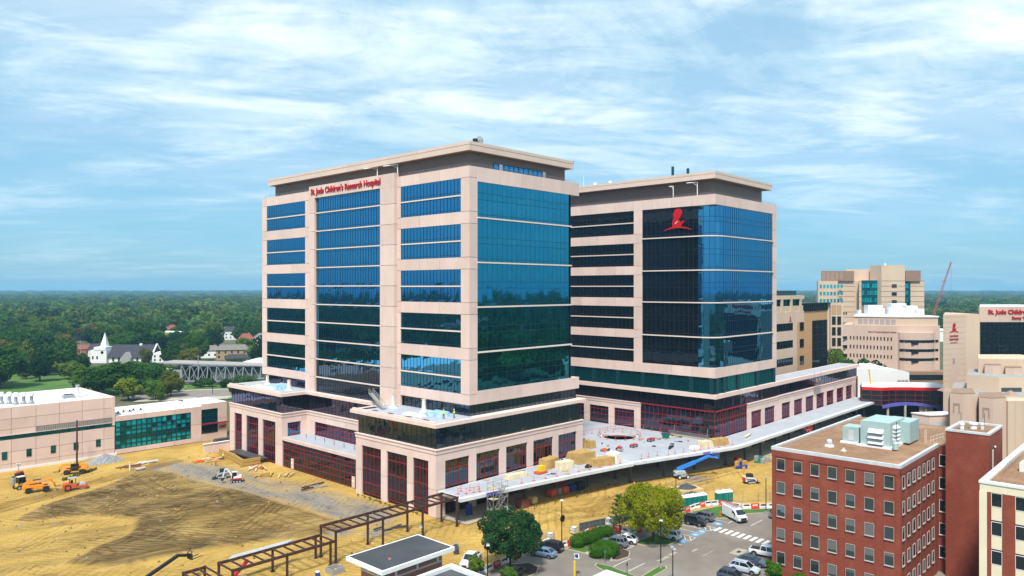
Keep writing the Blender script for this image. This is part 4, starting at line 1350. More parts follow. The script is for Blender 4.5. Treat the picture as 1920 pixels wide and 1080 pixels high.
# lower block with the large teal window
MB().box(-22.2, 1.5, 105.8, 122, 0, 10.1).build('wall_core', 'precast', L)
fpanels(L, LF_, -22.2, 1.45, 8.95, 10.35, -0.4, 0, 3, 1)
fpanels(L, LF_, -22.2, 1.45, 0.1, 1.35, -0.4, 0, 3, 1)
fpanels(L, LF_, -1.6, 1.45, 1.35, 8.95, -0.4, 0, 1, 2)
rows = [1.35, 2.55, 3.75, 4.1, 4.95, 6.1, 7.3, 8.95]
fwindow(L, LF_, -22.1, -1.65, 1.35, 8.95, -0.2, 15, rows, 'glass_green', 'mullion_teal', 0.16, 0.12, 0.2, jit=0.01)
for k in range(15):
 for r in (0, 1, 4, 5, 6):
  if random.random() < 0.72:
   s0 = -22.1 + 20.45 * k / 15
   x0, x1, y0, y1 = LF_.ext(s0 + 0.16, s0 + 1.22, -0.19, -0.17)
   panel(L, x0, x1, y0, y1, rows[r] + 0.14, rows[r + 1] - 0.14, 'pane_teal', 'pane')
MB().box(-22.2, 1.5, 105.5, 122, 10.14, 10.36).build('roof', 'roof_white', L)
# entrance block
MB().box(1.5, 9.2, 105.9, 118, 0, 10.7).build('wall_core', 'precast', L)
fpanels(L, LF_, 1.5, 9.2, 9.3, 10.95, -0.4, 0.02, 2, 1)
fpanels(L, LF_, 6.45, 9.2, 0, 9.3, -0.4, 0.02, 1, 3)
fpanels(L, LF_, 1.5, 6.45, 0, 2.1, -0.4, 0.02, 1, 1)
fwindow(L, LF_, 1.55, 6.45, 5.2, 9.3, -0.2, 4, 2, 'glass_green', 'mullion_teal', 0.12, 0.1)
fwindow(L, LF_, 1.55, 6.45, 2.1, 4.9, -0.2, 4, 1, 'glass_dark', 'mullion_teal', 0.12, 0.1)
m_ = MB()
fbox(m_, LF_, 1.4, 10.5, 4.9, 5.15, -0.3, 0.9)
m_.build('canopy_edge', 'mullion_red', L)
MB().box(1.5, 9.2, 105.5, 118, 10.74, 10.96).build('roof', 'roof_white', L)
text_obj('entrance_lettering', 'GMP', 1.1, 'sign_red', L, (6.75, 105.32, 3.3), (R(90), 0, 0), 0.08, 0.03)
# rooftop equipment
for k, (x, y) in enumerate(((-46.6, 112.5), (-45.2, 111.2), (-44.3, 109.0), (-42.8, 108.2), (-41.3, 107.4))):
 f_ = thing('exhaust_fan', 'white hooded exhaust fan, %s of the row on the laboratory roof' % ('leftmost', 'second', 'third', 'fourth', 'rightmost')[k], 'fan', (x, y, 15.72), group='exhaust fans on the laboratory roof')
 MB().lathe([(0.62, 0), (0.62, 0.5), (0.42, 0.8), (0.42, 2.0)], 12, (x, y, 15.72)).build('stack', 'galv', f_)
 MB().lathe([(0.70, 2.0), (0.62, 2.6), (0.5, 3.0)], 12, (x, y, 15.72)).build('hood', 'white_paint', f_)
 MB().box(x - 0.2, x + 0.25, y - 0.75, y - 0.45, 15.72, 16.5).build('motor', 'conc_grey', f_)
u_ = thing('roof_unit', 'low grey plant box with pipes on the laboratory roof', 'plant unit', (-31.6, 111.5, 15.72))
MB().box(-33.0, -30.4, 110.7, 112.3, 15.72, 16.7).build('casing', 'galv', u_)
MB().box(-32.6, -30.8, 110.9, 112.1, 16.7, 16.82).build('grille', 'dark_metal', u_)
MB().tube((-30.4, 111.2, 15.9), (-27.0, 111.4, 15.9), 0.12, n=6).build('pipe', 'galv', u_)
u_ = thing('roof_stack', 'pale round vent stack near the far edge of the laboratory roof', 'vent', (-26.8, 120.4, 15.72))
MB().lathe([(0.7, 0), (0.6, 0.4), (0.45, 0.5), (0.45, 1.9)], 12, (-26.8, 120.4, 15.72)).build('pipe', 'coping', u_)
MB().lathe([(0.6, 1.95), (0.6, 2.2), (0.5, 2.3)], 12, (-26.8, 120.4, 15.72)).build('cap', 'conc_grey', u_)
for k, (x, y) in enumerate(((-20.0, 109.5), (-18.2, 110.6), (-16.8, 110.0), (-15.2, 111.6), (-13.6, 110.6))):
 u_ = thing('roof_vent', 'small dark curb vents near the left end of the lower white laboratory roof', 'vent', (x, y, 10.36), group='small vents on the lower laboratory roof')
 MB().box(x - 0.5, x + 0.5, y - 0.4, y + 0.4, 10.36, 10.62).build('curb', 'grey_panel', u_)
 MB().lathe([(0.25, 0.26), (0.25, 0.6), (0.1, 0.7)], 8, (x, y, 10.36)).build('cowl', 'dark_metal', u_)

# ------------------------------------------------------------------ red brick building
D1 = thing('brick_building', 'red brick block with square windows and brown roof in the right foreground', 'building', (16.2, -79.2, 0))
NW = Face((16.2, 0), (0, 1), (-1, 0))
SW = Face((0, -79.2), (1, 0), (0, -1))
MB().prism([(16.2, -79.2), (36.2, -79.2), (36.2, -80.6), (44.4, -80.6), (56, -80.6), (56, -60.7), (16.2, -60.7)], -0.2, 19.9).build('wall', 'brick', D1)
MB().prism([(16.6, -78.8), (36.6, -78.8), (36.6, -80.2), (55.6, -80.2), (55.6, -61.1), (16.6, -61.1)], 19.904, 20.0).build('roof', 'roof_brown', D1)
m_ = MB()
for (a, b, c, d) in ((16.1, 16.55, -79.3, -60.6), (16.55, 36.3, -79.3, -78.85), (16.55, 56.1, -61.05, -60.6)):
 m_.box(a, b, c, d, 19.8, 20.28)
m_.build('parapet_coping', 'coping', D1)
cols_f = [(-62.77, -61.54), (-65.4, -64.16), (-67.98, -66.76), (-70.54, -69.31), (-73.11, -71.87), (-75.72, -74.5), (-78.35, -77.13)]
zr = [(16.87, 18.52), (13.26, 14.94), (9.63, 11.36), (5.98, 7.71), (2.35, 4.08)]
for ci, (a, b) in enumerate(cols_f):
 for (z0, z1) in zr:
  win(D1, NW, a, b, z0, z1, 0.03, 'glass_house', 'frame_dull', 0.035, blind=True)
for (a, b) in ((16.96, 17.99), (19.42, 20.57), (22.06, 23.25), (24.62, 25.69), (27.2, 28.3), (29.68, 30.82), (32.34, 33.43)):
 for (z0, z1) in zr:
  win(D1, SW, a, b, z0, z1, 0.03, 'pane_dark', 'frame_dull', 0.035, blind=True)
# shallow brick strips beside the window columns, and corbelled head
for (a, b) in ((-61.3, -60.75), (-66.55, -65.65), (-71.65, -70.8), (-76.9, -75.95), (-79.15, -78.6)):
 x0, x1, y0, y1 = NW.ext(a, b, 0, 0.09)
 panel(D1, x0, x1, y0, y1, 0, 18.85, 'brick', 'brick_pilaster')
for (a, b) in ((16.25, 16.75), (18.3, 19.1), (25.95, 26.9), (33.8, 35.0)):
 x0, x1, y0, y1 = SW.ext(a, b, 0, 0.09)
 panel(D1, x0, x1, y0, y1, 0, 18.85, 'brick', 'brick_pilaster')
m_ = MB()
fbox(m_, NW, -79.28, -60.7, 18.85, 19.8, 0, 0.1)
fbox(m_, SW, 16.1, 36.2, 18.85, 19.8, 0, 0.1)
m_.build('brick_frieze', 'brick', D1)
m_ = MB()
fbox(m_, NW, -79.2, -60.7, 18.72, 18.85, 0, 0.05)
fbox(m_, SW, 16.2, 36.2, 18.72, 18.85, 0, 0.05)
m_.build('frieze_joint', 'brick_trim', D1)
RCF = Face((36.2, 0), (0, 1), (-1, 0))
for (z0, z1) in zr:
 win(D1, RCF, -80.5, -79.4, z0, z1, 0.04, 'pane_dark', 'frame_white', 0.06)
# stair tower
MB().box(34.7, 44.5, -86.4, -80.55, -0.2, 22.7).build('stair_tower', 'brick', D1)
MB().box(35.1, 44.1, -86.0, -80.95, 22.704, 22.75).build('stair_tower_roof', 'roof_brown', D1)
m_ = MB()
for (a, b, c, d) in ((34.6, 35.1, -86.5, -80.5), (44.1, 44.6, -86.5, -80.5), (35.1, 44.1, -86.5, -86.0), (35.1, 44.1, -81.0, -80.5)):
 m_.box(a, b, c, d, 22.7, 23.02)
m_.build('stair_tower_coping', 'coping', D1)
for (x, y, s) in ((37.5, -82.2, 0.3), (39.2, -83.4, 0.5), (39.6, -84.6, 0.3)):
 MB().lathe([(s, 0), (s, 0.7), (s * 1.3, 0.75), (s * 1.2, 1.0)], 10, (x, y, 22.75)).build('tower_vent', 'white_paint', D1)
for (x, y) in ((37.8, -82.0), (38.9, -85.0)):
 MB().tube((x, y, 22.75), (x, y, 25.4), 0.035, n=5).build('tower_aerial', 'dark_metal', D1)
m_ = MB().box(36.9, 37.5, -86.47, -86.4, 16.2, 20.2)
m_.tube((38.3, -86.6, 20.4), (38.3, -86.4, 20.6), 0.14, n=6)
m_.build('tower_door', 'frame_white', D1)
MB().box(36.0, 44.0, -90.0, -86.45, 14.6, 15.6).build('link_roof', 'galv', D1)
MB().box(36.2, 43.8, -89.8, -86.45, -0.2, 14.6).build('link_wall', 'brick', D1)
rail(D1, [(36.2, -86.6), (36.2, -89.8), (43.5, -89.8)], 15.6, 1.0, 1.4, 'galv', 'link_rail')
# plant on the brick roof
u_ = thing('air_handler', 'large pale green air handling unit with louvred hoods on the brick building', 'air handler', (31, -72.4, 20.0))
MB().box(27.2, 36.4, -74.9, -69.7, 20.0, 20.3).build('curb', 'white_paint', u_)
MB().box(27.7, 35.2, -74.5, -70.2, 20.3, 24.0).build('casing', 'hvac_green', u_)
MB().box(33.0, 38.2, -75.9, -72.0, 20.3, 23.6).build('casing', 'hvac_green', u_)
HF = Face((27.7, 0), (0, 1), (-1, 0))
HS = Face((0, -74.5), (1, 0), (0, -1))
for k in range(3):
 m_ = MB()
 z = 22.9 - 0.85 * k
 m_.add([(27.69, -73.6, z), (27.69, -71.4, z), (27.0, -71.4, z - 0.55), (27.0, -73.6, z - 0.55), (27.69, -73.6, z - 0.62), (27.69, -71.4, z - 0.62), (27.05, -71.4, z - 0.62), (27.05, -73.6, z - 0.62)], [(0, 1, 2, 3), (0, 3, 7, 4), (1, 5, 6, 2), (3, 2, 6, 7)])
 m_.build('intake_hood', 'frame_white', u_)
for k in range(5):
 m_ = MB()
 z = 23.4 - 0.6 * k
 m_.add([(29.0, -74.51, z), (31.4, -74.51, z), (31.4, -75.0, z - 0.4), (29.0, -75.0, z - 0.4), (29.0, -74.51, z - 0.45), (31.4, -74.51, z - 0.45)], [(0, 3, 2, 1), (0, 4, 3), (1, 2, 5), (3, 4, 5, 2)])
 m_.build('exhaust_hood', 'frame_white', u_)
for yv in (-70.2, -71.3, -72.4, -73.5, -74.5):
 MB().box(27.66, 27.7, yv - 0.03, yv + 0.03, 20.3, 24.0).build('seam', 'coping', u_)
MB().tube((28.6, -75.2, 20.0), (28.6, -75.2, 24.2), 0.05, n=5).build('conduit', 'dark_metal', u_)
MB().lathe([(0.45, 0), (0.45, 0.9), (0.3, 1.2)], 8, (27.3, -75.4, 20.2)).build('fan_cowl', 'hvac_green', u_)
u_ = thing('air_handler', 'small pale green plant box left of the large unit on the brown roof', 'air handler', (29.5, -68.5, 20.0))
MB().box(27.7, 31.2, -70.0, -67.0, 20.0, 20.3).build('curb', 'white_paint', u_)
MB().box(28.0, 31.0, -69.8, -67.3, 20.3, 22.7).build('casing', 'hvac_green', u_)
MB().box(27.95, 28.0, -69.0, -68.2, 20.6, 22.2).build('access_door', 'coping', u_)
u_ = thing('roof_fan', 'small white mushroom fan alone on the brown roof', 'vent', (23.6, -66.8, 20.0))
MB().lathe([(0.75, 0), (0.6, 0.3)], 10, (23.6, -66.8, 20.0)).build('curb', 'frame_white', u_)
MB().lathe([(0.35, 0.3), (0.45, 0.6), (0.42, 0.9), (0.3, 1.1)], 10, (23.6, -66.8, 20.0)).build('cowl', 'coping', u_)
u_ = thing('condenser', 'small grey condenser behind the large green unit', 'plant unit', (40.5, -74.5, 20.0))
MB().box(39.6, 41.4, -75.2, -73.8, 20.1, 21.4).build('casing', 'galv', u_)
MB().box(39.55, 39.6, -75.0, -74.0, 20.3, 21.2).build('grille', 'dark_metal', u_)
u_ = thing('roof_ladder_rail', 'pale ladder hoop and guard rail at the roof edge by the stair tower', 'railing', (36.5, -78.2, 20.0))
MB().tube((36.4, -77.2, 20), (36.4, -77.2, 22.0), 0.06, n=6).tube((36.4, -77.2, 22.0), (37.2, -77.2, 22.0), 0.06, n=6).tube((37.2, -77.2, 22.0), (37.2, -77.2, 20), 0.06, n=6).build('hoop', 'fascia', u_)
rail(u_, [(36.6, -78.0), (41.5, -78.6)], 20.0, 1.1, 1.2, 'frame_white', 'guard_rail')
u_ = thing('roof_curb_vent', 'flat white pipe boot on the brown roof', 'vent', (21.8, -68.6, 20.0))
MB().lathe([(0.4, 0), (0.3, 0.12), (0.12, 0.2), (0.12, 0.45)], 8, (21.8, -69.6, 20.0)).build('boot', 'frame_white', u_)

# ------------------------------------------------------------------ white-framed building at the right edge
D2 = thing('office_block', 'white-framed office block with cream panels and brick strips at the right edge', 'building', (14.2, -89.15, 0))
WF = Face((14.2, 0), (0, 1), (-1, 0))
MB().box(14.5, 60, -125, -89.5, -0.2, 19.0).build('wall', 'brick', D2)
MB().box(14.2, 60, -125, -89.15, 19.0, 20.0).build('roof_edge', 'cream', D2)
MB().box(14.9, 59.5, -124, -89.9, 20.004, 20.03).build('roof', 'roof_brown', D2)
m_ = MB()
m_.box(14.1, 14.9, -125, -89.05, 20.0, 20.3)
m_.box(14.9, 60, -89.9, -89.05, 20.0, 20.3)
m_.build('parapet_coping', 'frame_white', D2)
MB().box(14.15, 15.0, -89.95, -89.1, -0.2, 19.0).build('corner_post', 'cream', D2)
for (a, b) in ((-91.57, -90.42), (-94.5, -93.0), (-97.6, -96.2), (-100.8, -99.4)):
 for k in range(5):
  zt = 19.0 - 3.66 * k
  x0, x1, y0, y1 = WF.ext(a, b, -0.3, -0.05)
  win(D2, WF, a + 0.03, b - 0.03, zt - 1.75, zt - 0.1, -0.1, 'pane_dark', 'frame_white', 0.05, False)
  panel(D2, x0, x1, y0, y1, zt - 3.5, zt - 1.85, 'cream', 'spandrel_panel')
for (a, b) in ((-90.4, -89.95), (-92.98, -91.6), (-96.15, -94.55), (-99.35, -97.65)):
 x0, x1, y0, y1 = WF.ext(a, b, -0.3, -0.02)
 panel(D2, x0, x1, y0, y1, -0.2, 19.0, 'brick', 'brick_strip')
u_ = thing('roof_plant', 'white plant curb and dark duct on the roof at the right edge', 'plant unit', (30, -93, 20.03))
MB().box(24.5, 27.0, -106, -91.8, 20.03, 21.2).build('curb', 'frame_white', u_)
MB().box(27.2, 33, -106, -92.2, 20.03, 20.9).build('casing', 'dark_metal', u_)
rail(u_, [(22, -90.6), (34, -90.6)], 20.1, 1.1, 1.4, 'galv', 'guard_rail')
D2b = thing('roof_block', 'low block with white-edged brown roof behind the office block', 'building', (48, -86.0, 0))
MB().box(47, 70, -112, -87.6, -0.2, 17.6).build('wall', 'brick', D2b)
MB().box(46.8, 70, -112, -87.4, 17.6, 18.3).build('roof_edge', 'frame_white', D2b)
MB().box(47.4, 69.6, -111.6, -88.0, 18.304, 18.33).build('roof', 'roof_brown', D2b)

# ------------------------------------------------------------------ small dark-roofed pavilion at the bottom
D3 = thing('pavilion', 'small brick pavilion with flat dark roof and white fascia at the bottom', 'building', (-25.3, -21, 0))
MB().box(-30.6, -20.0, -24.2, -18.0, 0, 4.35).build('wall', 'brick_pink', D3)
MB().box(-32.35, -18.45, -25.4, -16.6, 4.4, 5.0).build('roof', 'white_paint', D3)
MB().box(-32.0, -18.8, -25.05, -16.95, 5.004, 5.03).build('roof_membrane', 'roof_dark', D3)
PF = Face((-30.6, 0), (0, 1), (-1, 0))
PS = Face((0, -24.2), (1, 0), (0, -1))
m_ = MB()
fbox(m_, PS, -30.6, -20.0, 2.9, 3.2, 0, 0.08)
fbox(m_, PF, -24.2, -18.0, 2.9, 3.2, 0, 0.08)
m_.build('stone_band', 'coping', D3)
for s in (-29.0, -25.0, -21.0):
 m_ = MB()
 fbox(m_, PS, s - 0.15, s + 0.15, 3.2, 4.4, 0, 0.2)
 m_.build('post', 'frame_white', D3)
for s in (-20.0, -22.4):
 m_ = MB()
 fbox(m_, PF, s - 0.15, s + 0.15, 3.2, 4.4, 0, 0.2)
 m_.build('post', 'frame_white', D3)
win(D3, PF, -24.0, -22.9, 0.3, 3.8, 0.05, 'glass_green', 'mullion_teal', 0.1, False)
MB().lathe([(0.28, 0), (0.22, 0.14), (0.05, 0.2)], 10, (-28.6, -22.3, 5.03)).build('roof_drain', 'house_brick', D3)
D4 = thing('annex', 'low roof with white parapet beside the pavilion at the bottom edge', 'building', (-26, -32, 0))
MB().box(-45, -21.0, -45, -27.4, 0, 3.0).build('wall', 'brick_pink', D4)
MB().box(-44.6, -21.4, -44.6, -27.8, 3.0, 3.05).build('roof', 'roof_dark', D4)
m_ = MB()
m_.box(-45.2, -20.9, -27.95, -27.3, 3.0, 3.6)
m_.box(-21.55, -20.9, -45, -27.95, 3.0, 3.6)
m_.build('parapet', 'white_paint', D4)
D5 = thing('shelter', 'small white shelter roof at the bottom edge of the car park', 'shelter', (-10, -50, 0))
MB().box(-14.0, -6.85, -56, -45.7, 3.1, 3.5).build('roof', 'white_paint', D5)
for (x, y) in ((-7.4, -46.3), (-13.4, -46.3), (-7.4, -55.4), (-13.4, -55.4)):
 MB().tube((x, y, 0.03), (x, y, 3.1), 0.12, n=8).build('post', 'galv', D5)

# ------------------------------------------------------------------ cream and tan office beyond the long wing
C1 = thing('cream_office', 'cream and tan office with dark ribbon windows right of the second tower', 'building', (176, -2, 0))
CF = Face((0, -2.0), (1, 0), (0, -1))
MB().box(140, 176.5, -1.6, 40, 0, 38.6).build('wall_core', 'tan_stone', C1)
MB().box(176.5, 203, -0.6, 40, 0, 36.5).build('wall_core', 'tan_brick', C1)
for k in range(4):
 zt = 32.6 - 6.1 * k
 fpanels(C1, CF, 140, 176.4, zt, zt + (3.4 if k else 4.0), -0.4, 0, 5, 1, 'tan_stone', 0.06)
 for (a, b) in ((140, 151.8), (166.6, 170.0)):
  fpanels(C1, CF, a, b, zt - 2.7, zt, -0.4, 0, 1, 1, 'tan_stone', 0.06)
 fwindow(C1, CF, 151.8, 166.6, zt - 2.7, zt, -0.2, 7, 1, 'glass_dark', 'mullion_dark', 0.1, 0.1)
m_ = MB()
fbox(m_, CF, 170.0, 176.6, 5, 32.6, -0.4, 0.02)
m_.build('brick_bay', 'tan_brick', C1)
CF2 = Face((0, -0.6), (1, 0), (0, -1))
for k in range(4):
 zt = 32.5 - 6.1 * k
 win(C1, CF, 172.4, 175.8, zt - 2.9, zt, 0.08, 'pane_dark', 'mullion_dark', 0.08, False)
fwindow(C1, CF2, 187.5, 202.6, 5, 32.6, 0.05, 12, 10, 'glass_podium', 'mullion_dark', 0.08, 0.08)
fwindow(C1, CF2, 177.0, 203, 36.3, 39.3, 0.1, 14, 1, 'glass_podium', 'mullion_dark', 0.1, 0.1)
MB().box(177, 203, -0.55, 40, 36.5, 39.3).build('roof_lantern', 'mullion_dark', C1)
# columned top storey
for a in (140, 149.3, 156.6, 164.6, 172.8):
 m_ = MB()
 fbox(m_, CF, a, a + 1.5, 36.6, 41.0, -0.4, 0.02)
 m_.build('column', 'tan_stone', C1)
fwindow(C1, CF, 140, 175, 36.6, 41.0, -0.9, 9, 1, 'glass_green', 'mullion_teal', 0.2, 0.1)
MB().box(140, 176.6, -2.05, 40, 41.0, 42.3).build('roof', 'tan_stone', C1)
MB().box(140, 173, -0.5, 30, 42.3, 44.0).build('green_roof', 'mullion_teal', C1)
emblem(C1, CF, 164.0, 33.4, 0.24, 0.05, 'sign_red', False, right=True)
MB().box(150, 185, 20, 60, 42, 44.5).build('rear_block', 'tan_brick', C1)
for k in range(9):
 x = 150 + 4.2 * k
 MB().box(x, x + random.uniform(1.5, 3), 22, 26, 44.5, 44.5 + random.uniform(0.6, 2.2)).build('roof_fan', 'white_paint', C1)
MB().box(158, 162, 20, 24, 44.5, 47.6).build('roof_housing', 'white_paint', C1)

# ------------------------------------------------------------------ tall tan tower behind (faces the look-out)
def turned(name, label, cat, r, d, z=0, extra=0.0, group=None):
 x, y = W(r, d)
 return thing(name, label, cat, (x, y, z), TURN + extra, group)

XF = Face((0, 0), (1, 0), (0, -1))          # local: x to the right, y away
C2 = turned('tan_tower', 'tall stepped tan tower with teal window columns in the right distance', 'building', 201, 420)
MB().prism([(-29.5, 2), (31, 2), (31, 40), (-13.0, 40)], 0, 48.9).build('wall', 'tan_stone', C2, local=True)
MB().box(-29.5, -18.5, -0.02, 2, 37.0, 48.9).build('wall_bay', 'tan_stone', C2, local=True)
MB().prism([(-8, -3), (17, -3), (17, 2), (-5.8, 2)], 0, 48.9).build('wall_bay', 'tan_stone', C2, local=True)
MB().prism([(3, -6), (16, -6), (16.5, 2), (0.5, 2)], 0, 57.6).build('centre_bay', 'tan_stone', C2, local=True)
MB().prism([(-12, 4), (20, 4), (20, 30), (0, 30)], 48.9, 55.6).build('penthouse', 'tan_stone', C2, local=True)
MB().prism([(-27.5, 1), (-9, 1), (0, 30), (-15, 30)], 48.9, 54.6).build('penthouse', 'brown_stone', C2, local=True)
MB().box(20, 28.5, 1, 30, 48.9, 54.8).build('penthouse', 'brown_stone', C2, local=True)
for k in range(5):
 MB().box(-27 + 2.5 * k, -25.2 + 2.5 * k, 0.9, 1.0, 49.6, 54.0).build('louver_panel', 'soffit', C2, local=True)
for k in range(17):
 z = 2.5 + 2.9 * k
 m_ = MB()
 m_.box(-18.5, -8, 1.9, 2.0, z, z + 0.16)
 m_.box(17, 31, 1.9, 2.0, z, z + 0.16)
 m_.box(-8, 3, -3.08, -3.0, z, z + 0.16)
 m_.box(3, 16, -6.1, -6.0, z, z + 0.16)
 m_.build('string_course', 'brown_stone', C2, local=True)
C2F = Face((0, -0.02), (1, 0), (0, -1))
for r in range(3):
 for k in range(7):
  win(C2, C2F, -28.7 + 1.95 * k if k < 5 else -28.7 + 1.95 * k, -27.4 + 1.95 * k, 45.0 - 4.0 * r, 46.9 - 4.0 * r, 0.03, 'pane_teal', 'tan_pink', 0.05, False, True)
for (x0, x1, yy, zb) in ((-6.6, 3.2, -3.02, 35.4), (17.6, 23.0, 1.9, 35.4)):
 F = Face((0, yy), (1, 0), (0, -1))
 fwindow(C2, F, x0, x1, zb, 49.2, 0.1, max(3, int((x1 - x0) / 1.4)), [zb, 37, 38.5, 39.6, 41, 42.5, 43.6, 45, 46.5, 47.6, 49.2], 'glass_green', 'mullion_teal', 0.15, 0.1, jit=0.02, local=True)
 for zz_ in (37, 41, 45):
  for k in range(int((x1 - x0) / 1.4)):
   if random.random() < 0.8:
    panel(C2, x0 + 0.2 + 1.4 * k, x0 + 1.4 + 1.4 * k, yy - 0.16, yy - 0.12, zz_ + 0.15, zz_ + 2.4, 'pane_teal', 'pane', True)
 m_ = MB()
 fbox(m_, F, x0, x1, 3, zb - 0.3, 0, 0.1)
 m_.build('brown_spandrel', 'brown_stone', C2, local=True)
C2G = Face((0, -6.02), (1, 0), (0, -1))
for r in range(3):
 win(C2, C2G, 8.6, 11.4, 45.2 - 4.4 * r, 47.1 - 4.4 * r, 0.05, 'pane_dark', 'tan_pink', 0.06, False, True)
C2W = Face((0, -0.01), (1, 0), (0, -1))
MB().box(-22.5, -15.5, -0.01, 2, 0, 37).build('lower_bay', 'tan_pink', C2, local=True)
for r in range(6):
 for k in range(2):
  win(C2, C2W, -21.8 + 3 * k, -19.8 + 3 * k, 30.5 - 6.0 * r, 35 - 6.0 * r, 0.05, 'pane_dark' if r else 'tan_brick', 'brown_stone', 0.15, False, True)
 F = Face((0, 1.99), (1, 0), (0, -1))
 for k in range(2):
  win(C2, F, -14.6 + 1.3 * k, -13.9 + 1.3 * k, 27 - 6 * r + 3, 28.5 - 6 * r + 3, 0.03, 'pane_dark', 'tan_stone', 0.04, False, True)
MB().lathe([(0.5, 0), (0.5, 0.8), (0.2, 1.2)], 8, (8, 0, 57.6)).build('roof_beacon', 'frame_white', C2, local=True)

# ------------------------------------------------------------------ mid-rise research block
C3 = turned('research_block', 'pale tan research block with rows of small dark windows and rounded bay', 'building', 168, 330)
# left flank recedes to the left, rounded bay in the middle
flank = Face((-1.0, -4.0), (-0.900, 0.436), (-0.436, -0.900))
MB().prism([(-1.0, -4.0), (18, -4), (18, 30), (-7, 30), (-20, 5.2)], 0, 28.6).build('wall', 'tan_pink', C3, local=True)
m_ = MB()
bay = [(0.0, -4.0)] + [(7.5 - 7.8 * math.cos(t), -4.0 - 4.2 * math.sin(t)) for t in [math.pi * k / 10 for k in range(11)]] + [(15.5, -3.9), (0, -3.9)]
m_.prism(bay, 0, 25.8)
m_.build('rounded_bay', 'tan_pink', C3, local=True)
for r in range(3):
 zt = 22.6 - 3.9 * r
 m_ = MB()
 pts = [(7.5 - 7.9 * math.cos(t), -4.0 - 4.3 * math.sin(t)) for t in [math.pi * (0.08 + 0.80 * k / 10) for k in range(11)]]
 for (xa, ya), (xb, yb) in zip(pts, pts[1:]):
  m_.add([(xa, ya, zt - 1.1), (xb, yb, zt - 1.1), (xb, yb, zt), (xa, ya, zt)], [(0, 1, 2, 3)])
 m_.build('ribbon_window', 'pane_dark', C3, local=True)
 m_ = MB().box(3.6, 6.4, -8.35, -7.6, zt - 1.75, zt - 0.2)
 m_.build('bay_window', 'glass_dark', C3, local=True)
 win(C3, Face((0, -4.02), (1, 0), (0, -1)), 15.9, 17.3, zt - 1.2, zt - 0.1, 0.03, 'pane_dark', 'tan_pink', 0.05, False, True)
 for k in range(13):
  s = 1.6 + 1.35 * k
  win(C3, flank, s, s + 0.55, zt - 0.6 + 0.02 * k, zt + 0.9 + 0.02 * k, 0.04, 'pane_dark', 'tan_pink', 0.03, False, True)
 win(C3, flank, 19.4, 21.2, zt - 0.7, zt + 0.9, 0.04, 'pane_dark', 'tan_pink', 0.05, False, True)
MB().prism([(0.8, -2.6), (18, -2.6), (18, 28), (-3, 28), (-15, 5)], 28.6, 32.2).build('upper_wall', 'tan_stone', C3, local=True)
flank2 = Face((0.8, -2.6), (-0.900, 0.436), (-0.436, -0.900))
for k in range(7):
 m_ = MB()
 a, b = 1.2 + 2.2 * k, 2.9 + 2.2 * k
 m_.add([flank2.p(a, 28.9, 0.06), flank2.p(b, 28.9, 0.06), flank2.p(b, 31.2, 0.06), flank2.p(a, 31.2, 0.06)], [(3, 2, 1, 0)])
 m_.build('screen_panel', 'grey_panel', C3, local=True)
MB().prism([(0.9, -3.0), (18.2, -3.0), (18.2, 28.2), (-3.2, 28.2), (-15.4, 4.7)], 32.2, 32.8).build('roof', 'roof_white', C3, local=True)
text_obj('block_lettering', 'Danny Thomas Research Center', 0.85, 'sign_red', C3, flank.p(11.0, 25.5, 0.12), (R(90), 0, math.atan2(-0.436, 0.900)), 0.08, 0.02, local=True)
for k, (x, y, w, h) in enumerate(((-6.5, 10, 6.5, 4.4), (-2, 14, 5, 3.0), (4, 12, 8, 3.2), (8, 18, 7, 5), (13, 14, 5, 4), (16, 10, 3, 2.6), (-9, 14, 1.2, 2))):
 MB().box(x, x + w, y, y + 4, 32.8, 32.8 + h).build('roof_plant', 'roof_white', C3, local=True)
MB().prism([(-20, -2), (0, -12), (18, -12), (18, -4.5), (-16, 5)], 0, 9.5).build('lower_wall', 'brown_stone', C3, local=True)
MB().box(-2, 16, -12.1, -12.0, 6.0, 8.2).build('ribbon_window', 'pane_dark', C3, local=True)

# ------------------------------------------------------------------ sign building at the right edge
C4 = turned('sign_building', 'pale building with red hospital name and emblem at the right edge', 'building', 155.9, 250)
MB().prism([(0, 0), (40, 0), (40, 40), (25, 40)], 0, 33.6).build('wall', 'tan_stone', C4, local=True)
fpanels(C4, XF, 0, 40, 33.6, 38.8, -0.5, 0.05, 6, 1, 'tan_pink', 0.06, local=True)
MB().prism([(0, 0), (40, 0), (40, 40), (25, 40)], 38.2, 38.6).build('roof', 'roof_white', C4, local=True)
rws = [15 + 1.55 * k for k in range(13)]
fwindow(C4, XF, 0.15, 40, 15, 33.6, 0.03, 26, rws, 'glass_dark', 'mullion_dark', 0.1, 0.08, jit=0.02, local=True)
MB().prism([(-15.6, -6.0), (-5.4, -1.6), (-0.2, -0.3), (-0.2, 18), (-1.0, 18)], 0, 36.3).build('wing_wall', 'tan_stone', C4, local=True)
fl = 1 / math.hypot(10.2, 4.4)
WFc = Face((-15.6, -6.0), (10.2 * fl, 4.4 * fl), (4.4 * fl, -10.2 * fl))
LW = 1 / fl
for k in range(13):
 z = 14.5 + 1.75 * k
 m_ = MB()
 m_.add([WFc.p(0.05, z, 0.02), WFc.p(LW - 0.05, z, 0.02), WFc.p(LW - 0.05, z + 0.07, 0.02), WFc.p(0.05, z + 0.07, 0.02)], [(0, 1, 2, 3)])
 m_.build('reveal', 'grey_panel', C4, local=True)
m_ = MB()
m_.add([WFc.p(3.6, 10, 0.03), WFc.p(7.4, 10, 0.03), WFc.p(7.4, 24.4, 0.03), WFc.p(3.6, 24.4, 0.03)], [(0, 1, 2, 3)])
m_.build('recess', 'tan_pink', C4, local=True)
m_ = MB()
